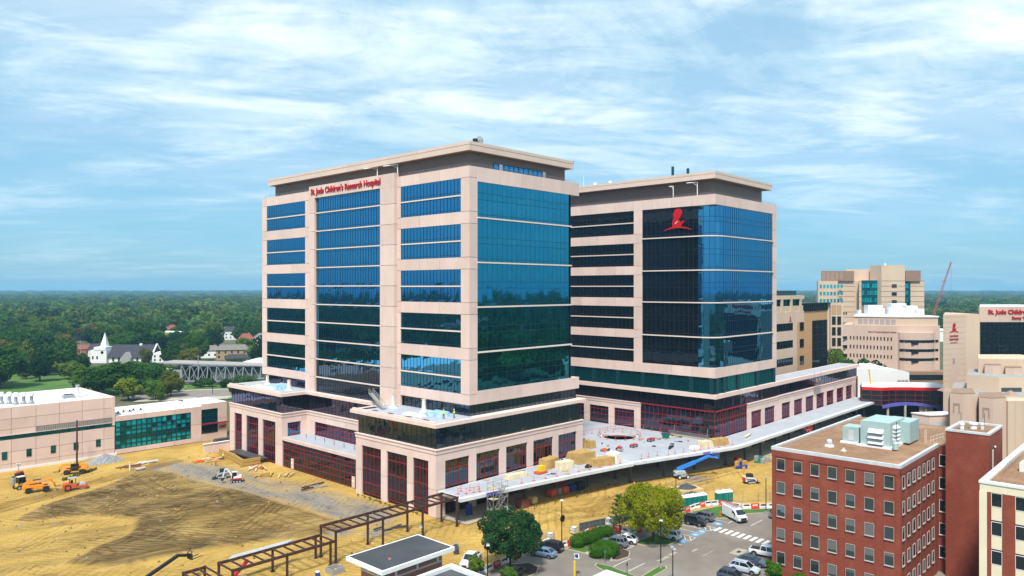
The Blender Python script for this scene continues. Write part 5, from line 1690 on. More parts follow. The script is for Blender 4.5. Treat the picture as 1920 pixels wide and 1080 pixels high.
m_.add([WFc.p(4.4, 20.0, 0.05), WFc.p(5.6, 20.0, 0.05), WFc.p(5.6, 22.0, 0.05), WFc.p(4.4, 22.0, 0.05)], [(0, 1, 2, 3)])
m_.build('window', 'grey_panel', C4, local=True)
emblem(C4, Face((-15.6 + 10.2 * fl * LW, -6.0 + 4.4 * fl * LW), (-10.2 * fl, -4.4 * fl), (4.4 * fl, -10.2 * fl)), LW - 5.0, 31.0, 0.42, 0.06, 'sign_red', False, True)
wrot = (R(90), 0, math.atan2(4.4, 10.2))
text_obj('wing_lettering', "St. Jude Children's", 0.95, 'sign_red', C4, WFc.p(5.0, 29.0, 0.1), wrot, 0.08, 0.01, 'CENTER', 0.58, True)
text_obj('wing_lettering', 'Research Hospital', 0.95, 'sign_red', C4, WFc.p(5.0, 27.9, 0.1), wrot, 0.08, 0.01, 'CENTER', 0.62, True)
text_obj('wing_lettering', 'Finding cures. Saving children.', 0.5, 'brown_stone', C4, WFc.p(5.0, 27.0, 0.1), wrot, 0.06, 0.0, 'CENTER', 0.58, True)
text_obj('wing_lettering', "St. Jude Children's Research Hospital", 2.0, 'sign_red', C4, (2.7, -0.2, 36.4), (R(90), 0, 0), 0.2, 0.03, local=True)
text_obj('wing_lettering', 'Danny Thomas Research Center', 1.25, 'sign_red', C4, (10.6, -0.2, 34.6), (R(90), 0, 0), 0.2, 0.03, local=True)
rail(C4, [(-14.5, -4.5), (-5.4, -0.8), (-0.5, 0.2)], 36.3, 0.6, 1.5, 'brown_stone', 'roof_rail').location = (0, 0, 0)

# ------------------------------------------------------------------ low faceted clinic blocks
C5 = turned('clinic', 'low faceted tan clinic with dark portal windows on the right', 'building', 131, 205)
oct1 = [(-0.6, 10), (4.8, 4.0), (12.6, 4.2), (20, 5), (24, 14), (24, 26), (10.0, 26)]
MB().prism(oct1, 0, 20.0).build('upper_wall', 'tan_stone', C5, local=True)
MB().prism([(x * 0.97 + 0.2, y * 0.97 + 0.5) for x, y in oct1], 20.0, 20.1).build('upper_roof', 'conc_grey', C5, local=True)
MB().prism([(6.4, 16), (9.8, 14.5), (12.0, 15.0), (18, 13.5), (28, 15), (28, 30), (15, 30)], 20.0, 24.2).build('top_wall', 'tan_stone', C5, local=True)
roofpoly = [(-16, -2), (-12.5, -5.4), (-8.5, -4.0), (-8.0, -7.6), (-3.5, -6.4), (0.3, -9), (16, -9), (26, -3), (26, 26), (-20, 26), (-20, 4)]
MB().prism([(-13.5, -3.0), (-8.0, -4.0), (0, -5), (24, -5), (24, 24), (4, 24)], 0, 16.0).build('lower_block', 'tan_pink', C5, local=True)
MB().prism([(-13.5, -3.0), (-8.0, -4.0), (0, -5), (24, -5), (24, 24), (4, 24)], 16.004, 16.05).build('lower_roof', 'conc_grey', C5, local=True)

def pod(cx, cy, w, d, z):
 """a projecting bay with cut corners and a portal window"""
 p = [(cx - w / 2 + 0.6 * d, cy + d), (cx - w / 2, cy), (cx - w * 0.16, cy - w * 0.34), (cx + w * 0.5, cy - w * 0.18), (cx + w / 2 + 0.6 * d, cy + d)]
 MB().prism(p, 0, z).build('bay_wall', 'tan_pink', C5, local=True)
 MB().prism([(x * 0.94 + cx * 0.06, y * 0.94 + cy * 0.06) for x, y in p], z, z + 0.25).build('bay_coping', 'brown_stone', C5, local=True)
 a, b = p[1], p[2]
 L_ = math.hypot(b[0] - a[0], b[1] - a[1])
 F = Face(a, ((b[0] - a[0]) / L_, (b[1] - a[1]) / L_), ((b[1] - a[1]) / L_, -(b[0] - a[0]) / L_))
 m = MB()
 s = L_ * 0.5
 for (s0, s1, z0, z1) in ((s - 0.8, s - 0.5, z - 5.2, z - 2.5), (s + 0.5, s + 0.8, z - 5.2, z - 2.5), (s - 0.5, s + 0.5, z - 3.1, z - 2.5)):
  m.add([F.p(s0, z0, 0.04), F.p(s1, z0, 0.04), F.p(s1, z1, 0.04), F.p(s0, z1, 0.04)], [(0, 1, 2, 3)])
 m.build('portal_window', 'soffit', C5, local=True)

pod(-11.0, -5.0, 6.4, 9, 16.9)
pod(-5.0, -8.0, 6.6, 9, 16.2)
pod(8.6, 13.0, 4.4, 8, 22.6)
pod(13.6, 11.4, 4.4, 8, 22.0)
MB().prism([(-2, -10), (14, -10), (14, -4), (-2, -4)], 0, 15.6).build('front_wall', 'tan_stone', C5, local=True)
CW = Face((0, -10), (1, 0), (0, -1))
win(C5, CW, 5.6, 6.8, 7.2, 11.6, 0.04, 'pane_dark', 'soffit', 0.08, False, True)
for s in (-0.2, 1.8, 4.4, 8.4, 11):
 m_ = MB().box(s, s + 0.05, -10.03, -10.0, 0, 15.6)
 m_.build('joint', 'grey_panel', C5, local=True)
for (x0, x1) in ((5.4, 11.0), (13.5, 18)):
 MB().box(x0, x1, 3.9, 4.1, 14.8, 17.2).build('block_window', 'glass_house', C5, local=True)
for (x, y, z) in ((4, -2, 16.05), (-9, 6, 16.05)):
 m_ = MB()
 m_.add([(x - 1.6, y - 1.6, z), (x + 1.6, y - 1.6, z), (x + 1.6, y + 1.6, z), (x - 1.6, y + 1.6, z), (x, y, z + 1.3)], [(0, 1, 4), (1, 2, 4), (2, 3, 4), (3, 0, 4)])
 m_.build('pyramid_skylight', 'soffit', C5, local=True)
MB().prism([(12, -12), (20, -12), (20, -9), (11, -9)], 0, 5.4).build('porch_wall', 'brown_stone', C5, local=True)
MB().prism([(11, -13), (21, -13), (21, -9), (10, -9)], 5.4, 6.6).build('porch_roof', 'tan_pink', C5, local=True)

# ------------------------------------------------------------------ white plant house beyond the wing
C6 = turned('plant_house', 'blank white box building with louvre panels beyond the red-banded link', 'building', 133.5, 285)
MB().prism([(-2.5, 0), (17.5, 0), (17.5, 22), (9, 22)], 0, 13.0).build('wall', 'white_paint', C6, local=True)
m_ = MB()
m_.add([(-2.5, 0, 13), (17.5, 0, 13), (17.5, 22, 13), (9, 22, 13), (-2.5, 0, 14.6), (9, 0, 14.6), (17.5, 0, 13.02), (12, 22, 14.6), (9, 22, 14.6)], [(0, 6, 5, 4), (4, 5, 7, 8), (5, 6, 2, 7)])
m_.build('roof', 'roof_white', C6, local=True)
for k in range(3):
 m_ = MB()
 for j in range(12):
  m_.box(13.0 + 1.45 * k, 14.2 + 1.45 * k, -0.08, 0.02, 5.2 + 0.42 * j, 5.45 + 0.42 * j)
 m_.build('louvre_panel', 'grey_panel', C6, local=True, kind='stuff')
for x in (-1, 4, 9):
 MB().tube((x, 3, 13.8), (x, 3, 16.5), 0.08, n=6).build('pipe', 'frame_white', C6, local=True)

# ------------------------------------------------------------------ glazed link with red band
LK = turned('glazed_link', 'curved two-storey glazed link with bright red roof band', 'building', 135, 262)
lk = [(-11.5, 4.0), (-13.3, -1.0), (-7.4, -3.2), (-2.0, -2.0), (4.5, -2.4), (11.3, -4.0), (18.0, -3.4), (18.0, 10), (-8.0, 10)]
zt_ = [11.4, 11.4, 10.6, 10.9, 10.6, 9.8, 10.6]
MB().prism(lk, 4.4, 10.4).build('wall_core', 'black', LK, local=True)
MB().prism([(-8.2, 10)] + [(x, y - 0.25) for x, y in lk[1:7]] + [(18.3, 10)], 9.6, 10.6).build('red_band', 'red_band', LK, local=True)
MB().prism([(-7.9, 10)] + [(x, y + 0.1) for x, y in lk[1:7]] + [(18.0, 10)], 10.6, 10.75).build('roof', 'roof_white', LK, local=True)
for (xa, ya), (xb, yb) in zip(lk[1:6], lk[2:7]):
 L_ = math.hypot(xb - xa, yb - ya)
 F = Face((xa, ya), ((xb - xa) / L_, (yb - ya) / L_), ((yb - ya) / L_, -(xb - xa) / L_))
 fglass(LK, F, 0, L_, 4.6, 9.6, 0.05, max(3, int(L_ / 1.3)), 4, 'glass_podium', 0.015, 'window', True)
 m_ = MB()
 nn = max(2, int(L_ / 2.2))
 for i in range(nn + 1):
  s = L_ * i / nn
  m_.bar(F.p(s, 4.6, 0.1), F.p(s, 9.6, 0.1), 0.1, 0.1)
 for z in (4.6, 6.2, 7.9):
  m_.bar(F.p(0, z, 0.1), F.p(L_, z, 0.1), 0.1, 0.12)
 m_.build('mullion_grid', 'mullion_red', LK, local=True, kind='stuff')
m_ = MB()
arc_ = [(-7.6 + 1.75 * k, -3.5 + 1.1 * math.sin(math.pi * k / 11) - 0.06 * k, 3.5 + 1.0 * math.sin(math.pi * k / 11)) for k in range(12)]
for (xa, ya, za), (xb, yb, zb) in zip(arc_, arc_[1:]):
 m_.add([(xa, ya - 0.6, za), (xb, yb - 0.6, zb), (xb, yb - 0.6, zb + 0.9), (xa, ya - 0.6, za + 0.9), (xa, ya + 1.0, za + 0.9), (xb, yb + 1.0, zb + 0.9)], [(0, 1, 2, 3), (3, 2, 5, 4)])
m_.build('violet_awning', 'violet_film', LK, local=True)
for x in (-5.2, 0.8, 8.0):
 MB().tube((x, -3.0, 0.05), (x, -3.0, 4.5), 0.4, n=10).build('column', 'concrete', LK, local=True)
MB().box(6.0, 10.5, -2.6, -2.2, 0.05, 4.4).build('ground_wall', 'tan_pink', LK, local=True)
MB().box(12.0, 15.0, -2.9, -2.6, 0.05, 4.2).build('violet_panel', 'violet_film', LK, local=True)
MB().box(15.8, 17.6, -2.9, -2.6, 0.05, 4.3).build('violet_panel', 'violet_film', LK, local=True)
MB().box(-13, 18, 3, 9, 0.05, 4.4).build('ground_wall', 'black', LK, local=True)
# kiosk in the plaza
KI = turned('kiosk', 'small pink hut with white roof and pale blue mural on the plaza', 'hut', 131.5, 236)
pm('mural_blue', (0.45, 0.62, 0.72), (0.68, 0.52, 0.46), scale=0.8, rough=0.8)
MB().prism([(-4.6, 2), (-1.6, -2.6), (8.2, -0.6), (7.0, 4)], 0.05, 3.0).build('wall', 'mural_blue', KI, local=True)
MB().prism([(-4.6, 2), (-1.6, -2.62), (8.22, -0.62), (7.0, 4)], 3.0, 5.2).build('upper_wall', 'precast', KI, local=True)
MB().prism([(-4.9, 2.1), (-1.7, -2.9), (8.6, -0.8), (7.2, 4.3)], 5.2, 5.5).build('roof', 'roof_white', KI, local=True)

# ------------------------------------------------------------------ grey truss hall on the left
TH = turned('truss_hall', 'low grey hall with white steel truss front left of the tower', 'building', -136, 352)
MB().prism([(-24, 0.8), (22, 0.8), (22, 30), (-18, 30)], -0.2, 7.0).build('wall', 'infill_grey', TH, local=True)
m_ = MB()
m_.add([(-29.5, -1.5, 9.6), (24, -1.5, 8.2), (24, 11, 8.2), (-27.5, 11, 9.6), (-29.5, -1.5, 10.2), (24, -1.5, 8.6), (24, 11, 8.6), (-27.5, 11, 10.2)], [(0, 3, 2, 1), (4, 5, 6, 7), (0, 1, 5, 4), (1, 2, 6, 5), (3, 0, 4, 7), (2, 3, 7, 6)])
m_.build('roof', 'grey_panel', TH, local=True)
MB().box(2, 24, 14, 44, 7, 8.2).build('rear_roof', 'roof_white', TH, local=True)
def tz(x):
 return 1.4 + max(0, (x - 4) * 0.09), 9.3 - (x + 20) * 0.027
nodes = [-19.5 + 4.15 * k for k in range(11)]
for k, x in enumerate(nodes):
 zb, zt = tz(x)
 MB().bar((x, -0.9, zb), (x + 0.8, -0.9, zt), 0.4, 0.4).build('truss_post', 'truss_grey', TH, local=True)
 if k < 10:
  x2 = nodes[k + 1]
  zb2, zt2 = tz(x2)
  MB().bar((x + 0.8, -0.9, zt), (x2, -0.9, zb2), 0.22, 0.22).build('truss_brace', 'truss_grey', TH, local=True)
  if k < 3 or k in (4, 6):
   MB().bar((x, -0.9, zb), (x2 + 0.8, -0.9, zt2), 0.2, 0.2).build('truss_brace', 'truss_grey', TH, local=True)
m_ = MB()
for a, b in zip(nodes, nodes[1:]):
 m_.bar((a - 0.1, -0.9, tz(a)[0]), (b + 0.1, -0.9, tz(b)[0]), 0.5, 0.5)
m_.build('bottom_chord', 'truss_grey', TH, local=True)
MB().prism([(-24.5, -1.2), (-18.3, -1.2), (-18.3, 6), (-24.5, 6)], -0.2, 6.6).build('concrete_pier', 'conc_grey', TH, local=True)
MB().prism([(-28, 2), (-24.8, 2), (-24.8, 8), (-28, 8)], -0.2, 5.0, top=[(-29.5, 1), (-24.8, 1), (-24.8, 8), (-29.5, 8)]).build('slanted_wall', 'infill_grey', TH, local=True)
for k in range(3):
 MB().box(-17.5 + 4.1 * k, -14.2 + 4.1 * k, 0.6, 0.79, 1.8, 8).build('window', 'pane_dark', TH, local=True)

# ------------------------------------------------------------------ church and houses in the trees
CH = turned('church', 'white church with pointed spire and dark slate roof among the trees', 'church', -244, 455)
MB().box(-9.7, 0, -4, 6, -0.2, 7.6).build('tower_front', 'house_white', CH, local=True)
m_ = MB().box(-7.5, -0.4, -4.2, 5, 7.6, 9.4)
m_.build('tower_cap', 'house_white', CH, local=True)
m_ = MB()
m_.add([(-5.0, -1.9, 9.3), (-1.2, -1.9, 9.3), (-1.2, 1.9, 9.3), (-5.0, 1.9, 9.3), (-3.0, 0, 18.2)], [(0, 1, 4), (1, 2, 4), (2, 3, 4), (3, 0, 4)])
m_.build('spire', 'house_white', CH, local=True)
MB().lathe([(0.9, 0), (0.9, 0.06)], 14, (-2.6, -4.06, 6.2), axis='Y').build('round_window', 'pane_dark', CH, local=True)
for z0 in (2.2,):
 for x0 in (-8.6, -6.0):
  MB().box(x0, x0 + 0.9, -4.08, -4.0, z0, z0 + 1.8).build('window', 'pane_dark', CH, local=True)
MB().box(0, 26, -2, 11, -0.2, 3.6).build('nave_wall', 'house_white', CH, local=True)
m_ = MB()
m_.add([(-0.2, -3, 3.4), (26.4, -3, 3.4), (26.4, 4.5, 10.4), (-0.2, 4.5, 10.4), (26.4, 12, 3.4), (-0.2, 12, 3.4)], [(0, 1, 2, 3), (3, 2, 4, 5), (1, 4, 2), (0, 3, 5)])
m_.build('nave_roof', 'shingle_dark', CH, local=True)
m_ = MB()
m_.bar((26.5, -3.2, 3.4), (26.5, 4.5, 10.7), 0.7, 0.7)
m_.bar((26.5, 4.5, 10.7), (26.5, 12.2, 3.4), 0.7, 0.7)
m_.build('gable_coping', 'house_white', CH, local=True)
m_ = MB()
m_.add([(9, -5, -0.2), (15, -5, -0.2), (15, -5, 3), (12, -5, 6.4), (9, -5, 3), (9, -1, -0.2), (15, -1, -0.2), (15, -1, 3), (12, 0, 6.4), (9, -1, 3)], [(0, 1, 2, 3, 4), (1, 6, 7, 2), (5, 0, 4, 9), (2, 7, 8, 3), (4, 3, 8, 9)])
m_.build('porch_gable', 'conc_grey', CH, local=True)
for x0 in (2.5, 6, 17, 20.5, 23.5):
 MB().box(x0, x0 + 1.1, -2.08, -2.0, 0.6, 2.9).build('window', 'pane_dark', CH, local=True)
MB().box(27, 34, -3, 6, -0.2, 5.0).build('annex_wall', 'house_white', CH, local=True)
m_ = MB().prism([(26.8, -3.2), (34.2, -3.2), (34.2, 6.2), (26.8, 6.2)], 5.0, 6.3, top=[(29, 0), (32, 0), (32, 3), (29, 3)])
m_.build('annex_roof', 'house_white', CH, local=True)
for x0 in (28.2, 31.4):
 for z0 in (1.0, 3.2):
  MB().box(x0, x0 + 1.0, -3.07, -3.0, z0, z0 + 1.2).build('window', 'pane_dark', CH, local=True)
MB().box(16, 17.5, 3.9, 5.1, 9.8, 11.0).build('chimney', 'house_white', CH, local=True)

def house(label, r, d, w, dep, h, rh, wall, roof, rot=0.0, name='house', nwin=3, z=0.0):
 t = turned(name, label, 'house', r, d, z, R(rot))
 MB().box(-w / 2, w / 2, -dep / 2, dep / 2, -0.3, h).build('wall', wall, t, local=True)
 m = MB()
 o = 0.5
 m.add([(-w / 2 - o, -dep / 2 - o, h - 0.1), (w / 2 + o, -dep / 2 - o, h - 0.1), (w / 2 + o, dep / 2 + o, h - 0.1), (-w / 2 - o, dep / 2 + o, h - 0.1), (-w / 2 + dep * 0.2, 0, h + rh), (w / 2 - dep * 0.2, 0, h + rh)], [(0, 1, 5, 4), (2, 3, 4, 5), (1, 2, 5), (3, 0, 4), (0, 3, 2, 1)])
 m.build('roof', roof, t, local=True)
 for k in range(nwin):
  x = -w / 2 + w * (k + 0.5) / nwin
  for zz_ in ([1.0, 3.8] if h > 5 else [1.0]):
   MB().box(x - 0.5, x + 0.5, -dep / 2 - 0.05, -dep / 2 + 0.05, zz_, zz_ + 1.4).build('window', 'pane_dark', t, local=True)
 MB().box(w * 0.2, w * 0.2 + 0.8, -0.4, 0.4, h + rh * 0.5, h + rh + 0.7).build('chimney', 'house_brick', t, local=True)
 return t

house('long tan brick house with grey hip roof behind the truss hall', -178, 478, 19, 10, 6.0, 3.0, 'house_tan', 'shingle_grey', 14, nwin=5)
house('white house with grey roof left of the long tan house', -197, 490, 11, 9, 4.6, 3.0, 'house_white', 'shingle_grey', 10)
house('low house with dark roof right of the long tan house', -166, 452, 13, 9, 3.0, 2.2, 'house_tan', 'shingle_dark', 20)
house('low reddish brick house with orange roof left of the church', -296, 512, 20, 9, 3.6, 2.2, 'house_brick', 'shingle_red', 6, nwin=4)
house('grey-roofed white house just left of the church spire', -277, 500, 10, 9, 4.6, 3.4, 'house_white', 'shingle_dark', 30)
house('yellow house with white flat roof among trees right of the church', -290, 640, 15, 10, 7.5, 0.8, 'house_yellow', 'house_white', 8)
house('house with brown-red roof and yellow wall near the tower edge', -204, 575, 9, 9, 6.2, 4.0, 'house_yellow', 'shingle_red', 35)
house('grey-gabled house beside the red-roofed one near the tower edge', -194, 580, 9, 10, 6.0, 4.2, 'house_white', 'shingle_grey', -30)
house('small white house deep in the trees below the skyline', -276, 715, 9, 8, 4.5, 3.2, 'house_white', 'shingle_grey', 20)
house('dark-roofed house behind the church spire', -262, 545, 14, 10, 4.0, 3.0, 'house_white', 'shingle_dark', 12)
house('row house with blue gable high in the woods', -330, 900, 20, 10, 7.0, 4.0, 'house_yellow', 'shingle_grey', 15)
house('pale roofed cottage deep in the wood left of the spire', -378, 650, 10, 8, 6.0, 3.2, 'house_white', 'shingle_grey', 12)
house('brown roofed cottage in the wood above the church', -318, 700, 11, 9, 7.0, 3.4, 'house_tan', 'shingle_red', -12)
house('white gabled house in the wood above the truss hall', -248, 660, 11, 9, 7.5, 3.4, 'house_white', 'shingle_dark', 25)
house('white warehouse roof far left in the woods', -640, 1000, 26, 14, 10.0, 2.5, 'house_white', 'house_white', 0, 'warehouse')
house('white sheds beyond the trees behind the sign building', 356, 640, 26, 14, 9.0, 1.5, 'house_white', 'house_white', 0, 'warehouse')

# ------------------------------------------------------------------ far crane
CR = turned('crane', 'red lattice crane boom rising behind the right-hand buildings', 'crane', 290, 520)
m_ = MB()
b0, b1 = Vector((-6.0, 0, 2)), Vector((14.5, 0, 63))
dv = (b1 - b0)
side = Vector((dv.z, 0, -dv.x)).normalized()
for o_ in (-0.9, 0.9):
 for q_ in (-0.9, 0.9):
  m_.tube(b0 + side * o_ + Vector((0, q_, 0)), b1 + side * o_ * 0.3 + Vector((0, q_ * 0.3, 0)), 0.12, 0.10, n=4)
for k in range(22):
 t0, t1 = k / 22, (k + 1) / 22
 s0, s1 = 0.9 * (1 - 0.7 * t0), 0.9 * (1 - 0.7 * t1)
 sg = 1 if k % 2 else -1
 for q_ in (-1, 1):
  m_.tube(b0 + dv * t0 + side * s0 * sg + Vector((0, q_ * s0, 0)), b0 + dv * t1 - side * s1 * sg + Vector((0, q_ * s1, 0)), 0.07, n=4)
m_.build('boom', 'crane_red', CR, local=True)
MB().tube((14.5, 0, 63), (14.5, 0, 20), 0.06, n=4).tube((10.2, 0, 50), (7, 0, 49), 0.2, n=4).build('hoist_cable', 'crane_red', CR, local=True)
MB().box(-9, 2, -2, 2, -0.3, 4).build('crane_body', 'crane_red', CR, local=True)
# ================================================================== trees and hedges
def leaf_mat(name, c1, c2, c3, var=0.25, patch=0.35):
 m = bpy.data.materials.new(name)
 MATS[name] = m
 m.use_nodes = True
 n, l = m.node_tree.nodes, m.node_tree.links
 n.clear()
 out = n.new('ShaderNodeOutputMaterial')
 tcn = n.new('ShaderNodeTexCoord')
 oi = n.new('ShaderNodeObjectInfo')
 nz = n.new('ShaderNodeTexNoise')
 nz.inputs['Scale'].default_value = patch
 nz.inputs['Detail'].default_value = 6
 nz.inputs['Roughness'].default_value = 0.7
 l.new(tcn.outputs['Object'], nz.inputs['Vector'])
 mr = n.new('ShaderNodeMapRange')
 mr.inputs['From Min'].default_value, mr.inputs['From Max'].default_value = 0.36, 0.66
 l.new(nz.outputs[0], mr.inputs['Value'])
 mx = n.new('ShaderNodeMix')
 mx.data_type = 'RGBA'
 l.new(mr.outputs[0], mx.inputs[0])
 mx.inputs['A'].default_value = (*c1, 1)
 mx.inputs['B'].default_value = (*c2, 1)
 mx2 = n.new('ShaderNodeMix')
 mx2.data_type = 'RGBA'
 pw = n.new('ShaderNodeMath')
 pw.operation = 'POWER'
 l.new(oi.outputs['Random'], pw.inputs[0])
 pw.inputs[1].default_value = 2.2
 l.new(pw.outputs[0], mx2.inputs[0])
 l.new(mx.outputs['Result'], mx2.inputs['A'])
 mx2.inputs['B'].default_value = (*c3, 1)
 hs = n.new('ShaderNodeHueSaturation')
 vr = n.new('ShaderNodeMapRange')
 vr.inputs['To Min'].default_value, vr.inputs['To Max'].default_value = 1 - var, 1 + var
 fr = n.new('ShaderNodeMath')
 fr.operation = 'FRACT'
 ml = n.new('ShaderNodeMath')
 ml.operation = 'MULTIPLY'
 ml.inputs[1].default_value = 7.31
 l.new(oi.outputs['Random'], ml.inputs[0])
 l.new(ml.outputs[0], fr.inputs[0])
 l.new(fr.outputs[0], vr.inputs['Value'])
 l.new(vr.outputs[0], hs.inputs['Value'])
 l.new(mx2.outputs['Result'], hs.inputs['Color'])
 df = n.new('ShaderNodeBsdfDiffuse')
 l.new(hs.outputs[0], df.inputs['Color'])
 tr = n.new('ShaderNodeBsdfTranslucent')
 l.new(hs.outputs[0], tr.inputs['Color'])
 ms = n.new('ShaderNodeMixShader')
 ms.inputs[0].default_value = 0.28
 l.new(df.outputs[0], ms.inputs[1])
 l.new(tr.outputs[0], ms.inputs[2])
 l.new(ms.outputs[0], out.inputs['Surface'])

leaf_mat('leaf_dark', (0.022, 0.075, 0.014), (0.060, 0.135, 0.020), (0.030, 0.090, 0.016))
leaf_mat('leaf_mid', (0.042, 0.115, 0.014), (0.105, 0.195, 0.022), (0.12, 0.175, 0.02))
leaf_mat('leaf_olive', (0.075, 0.100, 0.016), (0.155, 0.160, 0.026), (0.17, 0.135, 0.03))
leaf_mat('leaf_lime', (0.11, 0.165, 0.012), (0.20, 0.235, 0.018), (0.17, 0.20, 0.015))
leaf_mat('leaf_golden', (0.16, 0.20, 0.006), (0.36, 0.345, 0.010), (0.22, 0.25, 0.008), var=0.05, patch=0.6)
leaf_mat('leaf_deep', (0.013, 0.046, 0.016), (0.034, 0.085, 0.024), (0.018, 0.058, 0.018))
leaf_mat('leaf_pink', (0.22, 0.05, 0.08), (0.30, 0.09, 0.11), (0.2, 0.05, 0.07))
leaf_mat('leaf_hedge', (0.035, 0.115, 0.010), (0.090, 0.200, 0.016), (0.05, 0.14, 0.012), var=0.1, patch=1.4)
leaf_mat('leaf_wood', (0.024, 0.078, 0.018), (0.075, 0.150, 0.026), (0.13, 0.165, 0.028), var=0.42, patch=0.2)
pm('bark', (0.095, 0.07, 0.05), (0.06, 0.045, 0.033), scale=3, rough=0.95, stretch=(1, 1, 0.3))

def leaves_mesh(name, clumps, n, size, seed, mat, squash=1.0, center=None, aspect=0.6):
 """clumps: (x, y, z, r); leaf quads sit on and just under the clump surfaces that face outwards"""
 rg = np.random.default_rng(seed)
 C = np.array(clumps)
 ctr = C[:, :3].mean(0) if center is None else np.array(center)
 w = C[:, 3] ** 2
 pick = rg.choice(len(C), int(n * 1.9), p=w / w.sum())
 d = rg.normal(size=(len(pick), 3))
 d /= np.linalg.norm(d, axis=1)[:, None]
 rad = C[pick, 3] * (1 - 0.32 * rg.random(len(pick)) ** 2)
 p = C[pick, :3] + d * rad[:, None] * np.array([1, 1, squash])
 outward = p - ctr
 outward /= np.maximum(np.linalg.norm(outward, axis=1), 1e-6)[:, None]
 keep = (d * outward).sum(1) > -0.35
 inside = np.zeros(len(p), bool)
 for k in range(len(C)):
  q = (p - C[k, :3]) / np.array([1, 1, squash])
  inside |= (np.linalg.norm(q, axis=1) < C[k, 3] * 0.62) & (pick != k)
 keep &= ~inside
 p, d = p[keep][:n], d[keep][:n]
 m = len(p)
 nrm = d * 0.8 + rg.normal(size=(m, 3)) * 0.45 + np.array([0, 0, 0.25])
 nrm /= np.linalg.norm(nrm, axis=1)[:, None]
 t = np.cross(nrm, rg.normal(size=(m, 3)))
 t /= np.maximum(np.linalg.norm(t, axis=1), 1e-6)[:, None]
 b = np.cross(nrm, t)
 s = size * (0.6 + 0.8 * rg.random(m))[:, None]
 v = np.stack([p - t * s, p - b * s * aspect, p + t * s, p + b * s * aspect], 1).reshape(-1, 3)
 me = bpy.data.meshes.new(name)
 me.vertices.add(len(v))
 me.vertices.foreach_set('co', v.ravel())
 me.loops.add(m * 4)
 me.loops.foreach_set('vertex_index', np.arange(m * 4))
 me.polygons.add(m)
 me.polygons.foreach_set('loop_start', np.arange(0, m * 4, 4))
 me.polygons.foreach_set('loop_total', np.full(m, 4))
 me.materials.append(MATS[mat])
 me.update()
 return me

def crown_clumps(rx, rz, zc, n, seed, low=-0.7, rmin=0.26, rmax=0.42, q0=0.62, q1=0.86):
 rd = random.Random(seed)
 cl = [(0, 0, zc, rx * 0.62)]
 for k in range(n):
  a = rd.uniform(0, 2 * math.pi)
  u = rd.uniform(low, 0.92)
  q = math.sqrt(max(0, 1 - u * u)) * rd.uniform(q0, q1)
  cl.append((rx * q * math.cos(a), rx * q * math.sin(a), zc + rz * u * rd.uniform(0.66, 0.84), rx * rd.uniform(rmin, rmax)))
 return cl

def trunk_mesh(h, r, seed, spread=2.5, limbs=5):
 rd = random.Random(seed)
 mb = MB()
 mb.tube((0, 0, -0.2), (0.1, 0.05, h * 0.45), r, r * 0.75, n=8)
 mb.tube((0.1, 0.05, h * 0.45), (0, 0, h * 0.9), r * 0.75, r * 0.3, n=7)
 for k in range(limbs):
  a = k * 2 * math.pi / limbs + rd.uniform(-0.4, 0.4)
  z0 = h * rd.uniform(0.3, 0.55)
  mb.tube((0.05, 0.03, z0), (math.cos(a) * spread, math.sin(a) * spread, z0 + h * rd.uniform(0.25, 0.4)), r * 0.45, r * 0.12, n=5)
 me = bpy.data.meshes.new('trunk')
 me.from_pydata(mb.v, [], mb.f)
 me.materials.append(MATS['bark'])
 return me

def put(name, me, parent=None, loc=(0, 0, 0), rz=0, sc=(1, 1, 1)):
 o = bpy.data.objects.new(name, me)
 COL.objects.link(o)
 o.parent = parent
 o.location = loc
 o.rotation_euler = (0, 0, rz)
 o.scale = sc
 return o

def tree(label, x, y, z, crown_me, trunk_me, rz, sc, group=None, name='broadleaf_tree', cat='tree'):
 t = thing(name, label, cat, (x, y, z), 0, group)
 t.rotation_euler = (0, 0, rz)
 t.scale = sc
 put('trunk', trunk_me, t)
 put('crown', crown_me, t)
 return t

# prototypes about 10 m wide and 11 m high
PROTO = {}
TRK = [trunk_mesh(7.5, 0.32, k) for k in range(2)]
for kind in ('leaf_dark', 'leaf_mid', 'leaf_olive', 'leaf_lime', 'leaf_deep'):
 PROTO[kind] = []
 for k in range(3):
  rx, rz_, zc = (5.2, 4.9, 6.3) if k != 1 else (4.6, 5.3, 6.8)
  cl = crown_clumps(rx, rz_, zc, 26, hash(kind) % 97 * 0 + 11 * k + len(kind) * 3, -0.9)
  PROTO[kind].append(leaves_mesh('crown', cl, 3000, 0.42, 5 + k + 13 * len(kind), kind))
PROTO['leaf_pink'] = [leaves_mesh('crown', crown_clumps(4.0, 3.2, 5.0, 14, 77), 1500, 0.35, 78, 'leaf_pink')]
KINDW = {'leaf_dark': 'dark green', 'leaf_mid': 'mid green', 'leaf_olive': 'olive green', 'leaf_lime': 'bright yellow-green', 'leaf_deep': 'deep blue-green', 'leaf_pink': 'pink flowering'}

def rdxy(u, v, z=0.0):
 d = (45.0 - z) * 1406.0 / (v - 540.0)
 return (u - 960.0) / 1406.0 * d, d

rd_t = random.Random(21)
